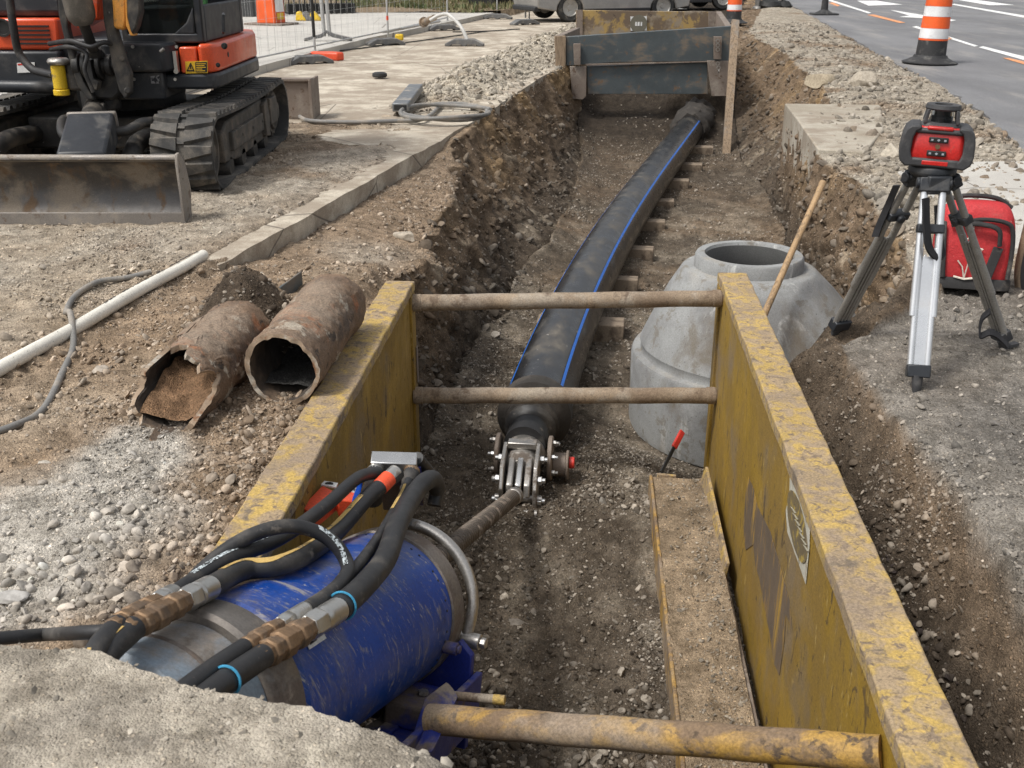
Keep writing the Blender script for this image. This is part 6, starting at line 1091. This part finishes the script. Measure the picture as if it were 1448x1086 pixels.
def fence_foot(label, loc, rz, s=1):
    t = thing('fence_block', label, 'fence block', (0, 0, 0), 'rubber feet of the site fence'); foot_parts(t); t.location = loc; t.rotation_euler = (0, 0, rz); t.scale = (s,) * 3; return t
F1 = fence_foot('grey rubber fence foot nearest the excavator, with an orange edge behind it', P(438, 90, .0), R(28), 1.0)
F1b = dup(F1, P(545, 64, .0), R(24), 'grey rubber fence foot second from the excavator, with a yellow corner', 1.0)
F1c = dup(F1, P(627, 43, .0), R(22), 'grey rubber fence foot under the crossing bent pipes', 1.0)
F1d = dup(F1, P(657, 65, .0), R(-4), 'bluish grey fence foot holding the bent white pipe, beside the rubble', 1.0)
F1e = dup(F1, P(704, 27, .0), R(-8), 'flat dark fence foot in front of the grey car bumper', 1.05)
F1f = dup(F1, P(742, 35, .0), R(30), 'dark rounded fence foot at the tip of the rubble heap', 1.0)
mb = MB(); c = P(478, 86, 0.); mb.prism([c + Vector((-.42, .16, 0)), c + Vector((.0, -.05, 0)), c + Vector((.1, .06, 0)), c + Vector((-.1, .25, 0)), c + Vector((-.5, .25, 0))], (0, 0, .13)); o = obj('orange_block', mb, m_orangebox, None, .03, loc=c); tag(o, 'orange-red plastic block tucked behind the nearest fence foot', 'plastic block')
mb = MB(); c = P(566, 59, 0.); mb.b2(c + Vector((-.1, 0, .02)), c + Vector((.06, .12, .14))); o = obj('yellow_block', mb, m_yel2, None, .03, loc=c); tag(o, 'small yellow plastic piece on the second fence foot', 'plastic block')
m_wire = mat('fence_wire', (.5, .5, .49), .5, .5, bump=None)
def fence_panel(label, a, b, h=2.0, sleeve=False, bend=False, mesh=True, posts=(1, 1), red=False):
    a = Vector(a); b = Vector(b); t = thing('mesh_fence', label, 'fence panel', a, 'panels of the site fence')
    d_ = (b - a); L = d_.length; d_.normalized()
    for p, on in ((a, posts[0]), (b, posts[1])):
        if on: mb = MB(); mb.cyl(p + Vector((0, 0, .06)), p + Vector((0, 0, h)), .021, n=14); po = obj('post', mb, m_post, t)
    if sleeve: mb = MB(); mb.cyl(a + Vector((0, 0, .32)), a + Vector((0, 0, 1.2)), .027, n=14); obj('black_sleeve', mb, m_lblack, t)
    if red: mb = MB(); mb.cyl(a + Vector((0, 0, .38)), a + Vector((0, 0, .46)), .024, n=14); obj('orange_tape', mb, m_orangebox, t)
    mb = MB(); mb.cyl(a + Vector((0, 0, .18)), b + Vector((0, 0, .18)), .014, n=10); obj('rail', mb, m_post, t); mb = MB(); mb.cyl(a + Vector((0, 0, h)), b + Vector((0, 0, h)), .02, n=10); obj('rail', mb, m_post, t)
    if mesh:
        mb = MB(); n = int(L / .075)
        for i in range(1, n): p = a + d_ * (L * i / n); mb.tube([p + Vector((0, 0, .18)), p + Vector((0, 0, h))], .0016, 3, False)
        for k in range(1, 7): z = .18 + (h - .18) * k / 7; mb.tube([a + Vector((0, 0, z)), b + Vector((0, 0, z))], .002, 3, False)
        obj('wire_mesh', mb, m_wire, t)
    return t
g1, g2, g3, g4 = P(446, 81, .0), P(549, 57, .0), P(633, 36, .0), P(703, 23, .0)
fence_panel('faint wire mesh fence panel running behind the excavator to the black-sleeved post', g1, g1 + (g1 - g2).normalized() * 3.4, sleeve=True)
fence_panel('wire mesh fence panel between the black-sleeved post and the orange-taped post', g2, g1 + (g2 - g1).normalized() * .06, posts=(1, 0), red=True)
fence_panel('wire mesh fence panel beyond the orange-taped post', g3, g2 + (g3 - g2).normalized() * .06, posts=(1, 0))
mb = MB(); c = g4; mb.cyl(c + Vector((0, 0, .05)), c + Vector((0, 0, 1.8)), .022, n=12); o = obj('fence_post', mb, m_post, None, loc=c); tag(o, 'bare fence post in the flat dark foot before the car bumper', 'post', 'single fence posts')
c = P(743, 28, .0); mb = MB(); mb.cyl(c + Vector((0, 0, .05)), c + Vector((0, 0, 1.8)), .024, n=12); mb.cyl(c + Vector((.1, .1, .0)), c + Vector((.1, .1, 1.8)), .02, n=12); o = obj('fence_post', mb, m_post, None, loc=c); tag(o, 'double fence post rising from the foot at the rubble heap', 'post', 'single fence posts')
st_ = thing('barrier_stand', 'twin-legged grey metal stand on the pale sidewalk', 'stand', P(463, 58, .11)); c = P(463, 58, .11); mb = MB()
mb.tube([c + Vector((-.05, 0, .08)), c + Vector((-.09, 0, 1.5))], .035, 12); mb.tube([c + Vector((.05, 0, .08)), c + Vector((-.0, 0, 1.5))], .035, 12); obj('twin_leg', mb, m_post, st_); mb = MB(); mb.prism([c + Vector((-.42, -.06, .0)), c + Vector((-.1, -.06, .06)), c + Vector((0, -.06, .14)), c + Vector((.1, -.06, .07)), c + Vector((.45, -.06, .0)), c + Vector((.45, -.06, .06)), c + Vector((.12, -.06, .13)), c + Vector((0, -.06, .19)), c + Vector((-.12, -.06, .12)), c + Vector((-.42, -.06, .05))], (0, .12, 0)); obj('foot', mb, m_foot, st_, .008)
q = cat([P(660, 58, .08), P(655, 46, .35), P(640, 34, .55), P(628, 33, .62)], 8)
c0 = P(662, 57, .1); dY = c0.y; mb = MB(); mb.tube(cat([D(661, 57, dY), D(653, 40, dY + .1), D(642, 27, dY + .3), D(632, 20, dY + .5), D(620, 22, dY + .6), D(608, 29, dY + .6)], 8), .035, 12); o = obj('bent_pipe', mb, mat('pale_pipe', (.5, .49, .46), .5, bump=None), None, loc=c0); tag(o, 'bent white pipe arching up out of a fence foot', 'pipe')
mb = MB(); mb.cyl(P(540, 46, .12), P(622, 30, .25), .026, n=12); o = obj('loose_rail', mb, m_post, None, loc=P(540, 46, .12)); tag(o, 'long grey rail leaning low from behind the fence to the bent pipe', 'rail')
mb = MB(); a, b = P(600, 31, .3), P(614, 25, .42); mb.cyl(a, b, .06, n=14); mb.cyl(a, a + (a - b) * .1, .10, n=14); o = obj('wooden_roll', mb, m_wood, None, loc=a); tag(o, 'small brown roll hanging at the end of the bent pipe', 'roll')
for a, b in (((470, 73), (690, 44)), ((640, 45), (735, 41))):
    mb = MB(); mb.tube(cat([P(*a, .02), P((a[0] + b[0]) / 2, (a[1] + b[1]) / 2 + 1, .02), P(*b, .02)], 6), .012, 8); o = obj('black_cable', mb, m_lblack, None, loc=P(*a)); tag(o, 'thin dark cable on the pavement, ' + ('passing behind the fence feet' if a[0] == 470 else 'ending at the rubble heap'), 'cable')
# orange barrier post, bin, railing, bundle
bp_ = thing('barrier_post', 'square orange barrier post with a stickered white side on a flat base', 'barrier post', P(384, 36, .11)); c = P(384, 35, .11); mb = MB()
def taper(mb, c, w0, w1, d0, z0, z1): mb.add([c + Vector((sx * w, sy * d0, z)) for z, w in ((z0, w0), (z1, w1)) for sx, sy in ((-1, -1), (1, -1), (1, 1), (-1, 1))], [(3, 2, 1, 0), (4, 5, 6, 7), (0, 1, 5, 4), (1, 2, 6, 5), (2, 3, 7, 6), (3, 0, 4, 7)])
rz_ = Matrix.Rotation(R(-24), 3, 'Z'); taper(mb, Vector((0, 0, 0)), .25, .21, .2, .04, 1.0); mb.v = [tuple(c + rz_ @ Vector(v)) for v in mb.v]; obj('body', mb, m_drumo, bp_, .02)
mb = MB(); mb.b2((-.5, -.35, .0), (.5, .35, .045)); mb.v = [tuple(c + rz_ @ Vector(v)) for v in mb.v]; obj('base_plate', mb, m_steelbrown, bp_, .01)
mb = MB(); mb.add([(.2525, -.15, .28), (.2525, .15, .28), (.2255, .15, .92), (.2255, -.15, .92)], [(0, 1, 2, 3)]); mb.prism([Vector(v) for v in mb.v[:4]], Vector((.004, 0, 0))); mb.v = [tuple(c + rz_ @ Vector(v)) for v in mb.v]; obj('white_sticker', mb, m_wht, bp_, smooth=False)
mb = MB(); mb.prism([Vector((.2585, -.12, .12)), Vector((.2585, .12, .12)), Vector((.2535, .12, .26)), Vector((.2535, -.12, .26))], Vector((.003, 0, 0))); mb.v = [tuple(c + rz_ @ Vector(v)) for v in mb.v]; obj('yellow_sticker', mb, m_yel2, bp_, smooth=False)
mb = MB(); c = P(338, 24, .11); mb.b2(c + Vector((-.7, 0, 0)), c + Vector((.38, .9, 1.1))); mb.b2(c + Vector((-.74, -.04, 1.1)), c + Vector((.42, .94, 1.17))); o = obj('grey_bin', mb, mat('bin_grey', (.055, .057, .058), .6, bump=None), None, .02, loc=c); tag(o, 'dark grey boxy bin behind the excavator cab, left of the orange post', 'bin')
ra_ = thing('railing', 'black metal railing behind the orange barrier post', 'railing', P(402, 22, .11)); c = P(402, 21, .11); mb = MB()
for i in range(14): p = c + Vector((.13 * i, .05 * i, 0)); mb.cyl(p, p + Vector((0, 0, 1.1)), .018, n=8)
obj('bars', mb, m_lblack, ra_); mb = MB(); e = c + Vector((1.69, .65, 0)); mb.beam(c + Vector((0, 0, .05)), e + Vector((0, 0, .05)), .04, .04); mb.beam(c + Vector((0, 0, 1.1)), e + Vector((0, 0, 1.1)), .05, .04); mb.beam(c + Vector((0, .4, .0)), e + Vector((0, .4, .0)), .3, .5); obj('rails', mb, m_lblack, ra_)
yb = thing('sandbag', 'yellow and grey bundle on the sidewalk by the black railing', 'bundle', P(432, 29, .11))
for i, (u, w_) in enumerate(((425, .3), (434, .32), (445, .26))):
    c = P(u, 29.5, .11); mb = MB(); mb.prism([c + Vector((-.13, 0, 0)), c + Vector((.15, -.02, 0)), c + Vector((.12, 0, .07)), c + Vector((-.02, .03, .22)), c + Vector((-.1, .03, .2))], (0, .2, 0)); obj('yellow_wedge' if i != 1 else 'grey_wedge', mb, m_yel2 if i != 1 else m_foot, yb, .03)
# grass verge and earth by the sidewalk, little rocks
m_grass = mat('grass_blade', (.07, .10, .03), .7, layers=[((.20, .17, .09), 1.2, .42, .6)], bump=None)
n = 9000; uu = rng.random(n); gx = -6.5 + 8.0 * uu; gy = 31.5 + 9 * rng.random(n) + 1.2 * np.sin(gx * 1.3); kp_ = (fbm(gx, gy, f=.35, o=3, seed=91) > -.18) & (gx < kerb_l(gy) + .3); gx, gy = gx[kp_], gy[kp_]; n = len(gx); an = rng.random(n) * 6.28; h = .07 + .16 * rng.random(n); wdt = .02 + .025 * rng.random(n); lean = rng.normal(0, .06, (n, 2))
V = np.stack([np.stack([gx - wdt * np.cos(an), gy - wdt * np.sin(an), gx * 0 + .12], -1), np.stack([gx + wdt * np.cos(an), gy + wdt * np.sin(an), gx * 0 + .12], -1), np.stack([gx + lean[:, 0], gy + lean[:, 1], .12 + h], -1)], 1).reshape(-1, 3)
me = bpy.data.meshes.new('grass'); me.from_pydata(V.tolist(), [], np.arange(3 * n).reshape(-1, 3).tolist()); me.materials.append(m_grass); o = bpy.data.objects.new('grass', me); C.objects.link(o); tag(o, kind='stuff')
gxx, gyy = np.meshgrid(np.linspace(-9, 2.2, 90), np.linspace(30.6, 44, 60)); gh = .10 + .08 * fbm(gxx, gyy, f=.5, o=4, seed=92) + .05; gh = np.where(gxx > kerb_l(gyy) + .3, -.2, gh)
tag(grid_mesh('ground', gxx, gyy, gh, m_soil, np.zeros(gxx.shape + (3,)) + np.array((.21, .165, .115))), kind='structure')
for i, (u, v, px, lb) in enumerate(((605, 9, 22, 'long pale rock lying on the grass verge'), (650, 7, 14, 'brown rock heap at the end of the grass verge'), (692, 3, 10, 'small pale stone where verge meets pavement'))): p = P(u, v, .15); rock(p, px / FPX * p.y * .6, (.40, .35, .29), lb, (1.4, .7, .5), 40 + i)

# ------------------------------------------------------------------ cars standing behind the fence (only their lower halves show)
m_carp = mat('car_paint', (.26, .25, .235), .35, .2, layers=[((.33, .3, .26), 3, .5, .7, {'amt': .6})], bump=None, coat=.3); m_cark = mat('car_trim', (.02, .02, .021), .6, bump=None); m_tyre = mat('tyre', (.03, .03, .03), .8, layers=[((.14, .13, .11), 8, .5, .7)], bump=None); m_carg = mat('car_glass', (.03, .035, .04), .05, bump=None); m_lamp = mat('lamp_lens', (.6, .6, .58), .15, bump=None)
def car(label, loc, rz, paint):
    t = thing('parked_car', label, 'car', (0, 0, 0), 'cars parked beyond the fence'); hw = .88
    prof = [(-2.15, .32), (-2.2, .55), (-2.1, .80), (-1.55, .95), (-.75, 1.42), (.75, 1.46), (1.55, 1.0), (2.1, .92), (2.18, .6), (2.12, .30)]
    arch = []
    for cx in (1.32, -1.32):
        for k in range(9): a = math.pi * k / 8; arch.append((cx + .37 * math.cos(a), .24 + .37 * math.sin(a)))
    pts = prof + arch[:9] + arch[9:]; mb = MB(); vs = []
    import bmesh
    for s in (-1, 1):
        for x, z in pts: vs.append((x, s * (hw - (.12 if z > 1.0 else 0) - (.08 if abs(x) > 2.08 else 0)), z))
    n = len(pts); mb.add(vs, [tuple(range(n - 1, -1, -1)), tuple(range(n, 2 * n))] + [(i, (i + 1) % n, n + (i + 1) % n, n + i) for i in range(n)]); bd = obj('body', mb, paint, t, .03)
    for s in (-1, 1):
        mb = MB(); mb.b2((-.94, s * (hw - .03), .20), (.94, s * (hw + .012), .30)); obj('sill', mb, m_cark, t, .02)
        mb = MB(); mb.prism([(-1.4, s * (hw - .125), 1.0), (1.4, s * (hw - .125), 1.03), (.75, s * (hw - .125), 1.40), (-.75, s * (hw - .125), 1.37)], (0, s * .012, 0)); obj('side_window', mb, m_carg, bd, smooth=False)
        for cx in (-1.32, 1.32):
            mb = MB(); mb.lathe([(.2, 0), (.30, .01), (.325, .04), (.325, .18), (.30, .21), (.2, .2)], (cx, s * (hw - .215), .325), (0, s, 0), 36, True); w_ = obj('wheel', mb, m_tyre, t); mb = MB(); mb.lathe([(0, .0), (.06, .0), (.07, -.02), (.19, -.01), (.205, .02), (.205, -.15), (0, -.15)], (cx, s * (hw - .025), .325), (0, s, 0), 30); obj('rim', mb, m_zinc, w_)
        mb = MB(); mb.box((-2.1, s * .62, .68), (.12, .34, .14)); obj('headlight', mb, m_lamp, t, .03)
    mb = MB(); mb.b2((-2.24, -.72, .24), (-2.05, .72, .36)); obj('bumper_trim', mb, m_cark, t, .03); mb = MB(); mb.b2((2.02, -.72, .24), (2.2, .72, .36)); obj('bumper_trim', mb, m_cark, t, .03)
    t.location = loc; t.rotation_euler = (0, 0, rz); return t
c1 = car('grey car nearest the fence, its rounded bumper corner showing above the rubble', (2.35, 29.4, .02), R(22), m_carp)
c2 = dup(c1, (4.9, 34.8, .02), R(16), 'grey car farther back, only a dark tyre and sill showing above the far box')
eo = thing('orange_machine', 'dark-wheeled machine with orange flank left of the grey car', 'machine', (-.35, 34, .02))
for x in (-.55, .75): mb = MB(); mb.lathe([(.12, 0), (.40, .02), (.43, .06), (.43, .26), (.40, .3), (.12, .3)], (-.35 + x, 33.6, .45), (0, 1, 0), 30, True); obj('wheel', mb, m_tyre, eo)
mb = MB(); mb.b2((-1.0, 33.8, .45), (.9, 35, 1.1)); obj('flank', mb, m_drumo, eo, .05); mb = MB(); mb.b2((-.9, 33.95, .2), (.8, 34.8, .44)); obj('chassis', mb, m_lblack, eo, .03)

# ------------------------------------------------------------------ broken concrete in the foreground, next to the lens
def bigslab():
    global slab_xyz
    zt = .40; e = [P(u, v, zt) for u, v in [(-60, 893), (0, 905), (60, 908), (130, 914), (210, 942), (290, 966), (370, 983), (450, 1000), (515, 1017), (570, 1042), (625, 1067), (690, 1105)]]
    e = cat(e, 10); n = len(e); M_ = 60; X_ = np.zeros((n, M_)); Y_ = X_.copy(); Z_ = X_.copy()
    for i, p in enumerate(e):
        for j in range(M_):
            u = j / (M_ - 1)
            if u < .25: q = u / .25; X_[i, j] = p.x + .02 * (1 - q); Y_[i, j] = p.y + .012 * (1 - q); Z_[i, j] = zt - .34 + .325 * q
            else: q = (u - .25) / .75; X_[i, j] = p.x + (-.1) * q; Y_[i, j] = p.y - .012 - q * .75; Z_[i, j] = zt - .008 * math.exp(-q * 30)
    nn = fbm(X_, Y_, Z_, f=9, o=5, seed=95); Z_ += .007 * nn + .010 * fbm(X_, Y_, Z_, f=3, o=3, seed=96) + .009 * fbm(X_, Y_, Z_, f=22, o=4, seed=94, ridge=True); Y_ += .02 * np.round(fbm(X_, Y_ * .3, Z_ * 2, f=6, o=3, seed=97) * 3) / 3 + .010 * fbm(X_, Y_, Z_ * 2, f=14, o=4, seed=93, ridge=True)
    col = np.zeros((n, M_, 3)) + np.array((.37, .337, .285)); f = ss(.0, .5, fbm(X_, Y_, Z_, f=4.2, o=5, seed=98))[..., None]; col = col * (1 - f) + f * np.array((.15, .138, .122)); f2 = ss(.2, .5, fbm(X_, Y_, Z_, f=14, o=3, seed=99))[..., None]; col = col * (1 - .6 * f2) + .6 * f2 * np.array((.43, .395, .33))
    o = grid_mesh('concrete_chunk', X_, Y_, Z_, m_fslab, col); o.data.set_sharp_from_angle(angle=R(32)); slab_xyz = (X_, Y_, Z_); return tag(o, 'rough sandy broken concrete slab filling the lower left foreground', 'concrete chunk')
m_fslab = soil('crumbling_concrete', peb=85, amt=.55, bumpd=.010); big = bigslab()
n = 1500; i = rng.integers(2, slab_xyz[0].shape[0] - 2, n); j = rng.integers(6, 56, n); sz = .003 * 5 ** (rng.random(n) ** 2.2)
o = scatter('aggregate', np.stack([slab_xyz[q][i, j] + rng.normal(0, .008, n) * (q < 2) for q in range(3)], -1) - np.array([0, 0, .001]) - .25 * sz[:, None] * np.array([0, 0, 1]), sz, np.array([.36, .33, .28]) * rng.uniform(.35, 1.35, n)[:, None], pr0, f0); o.parent = big; o['kind'] = 'stuff'
bpy.context.view_layer.update()
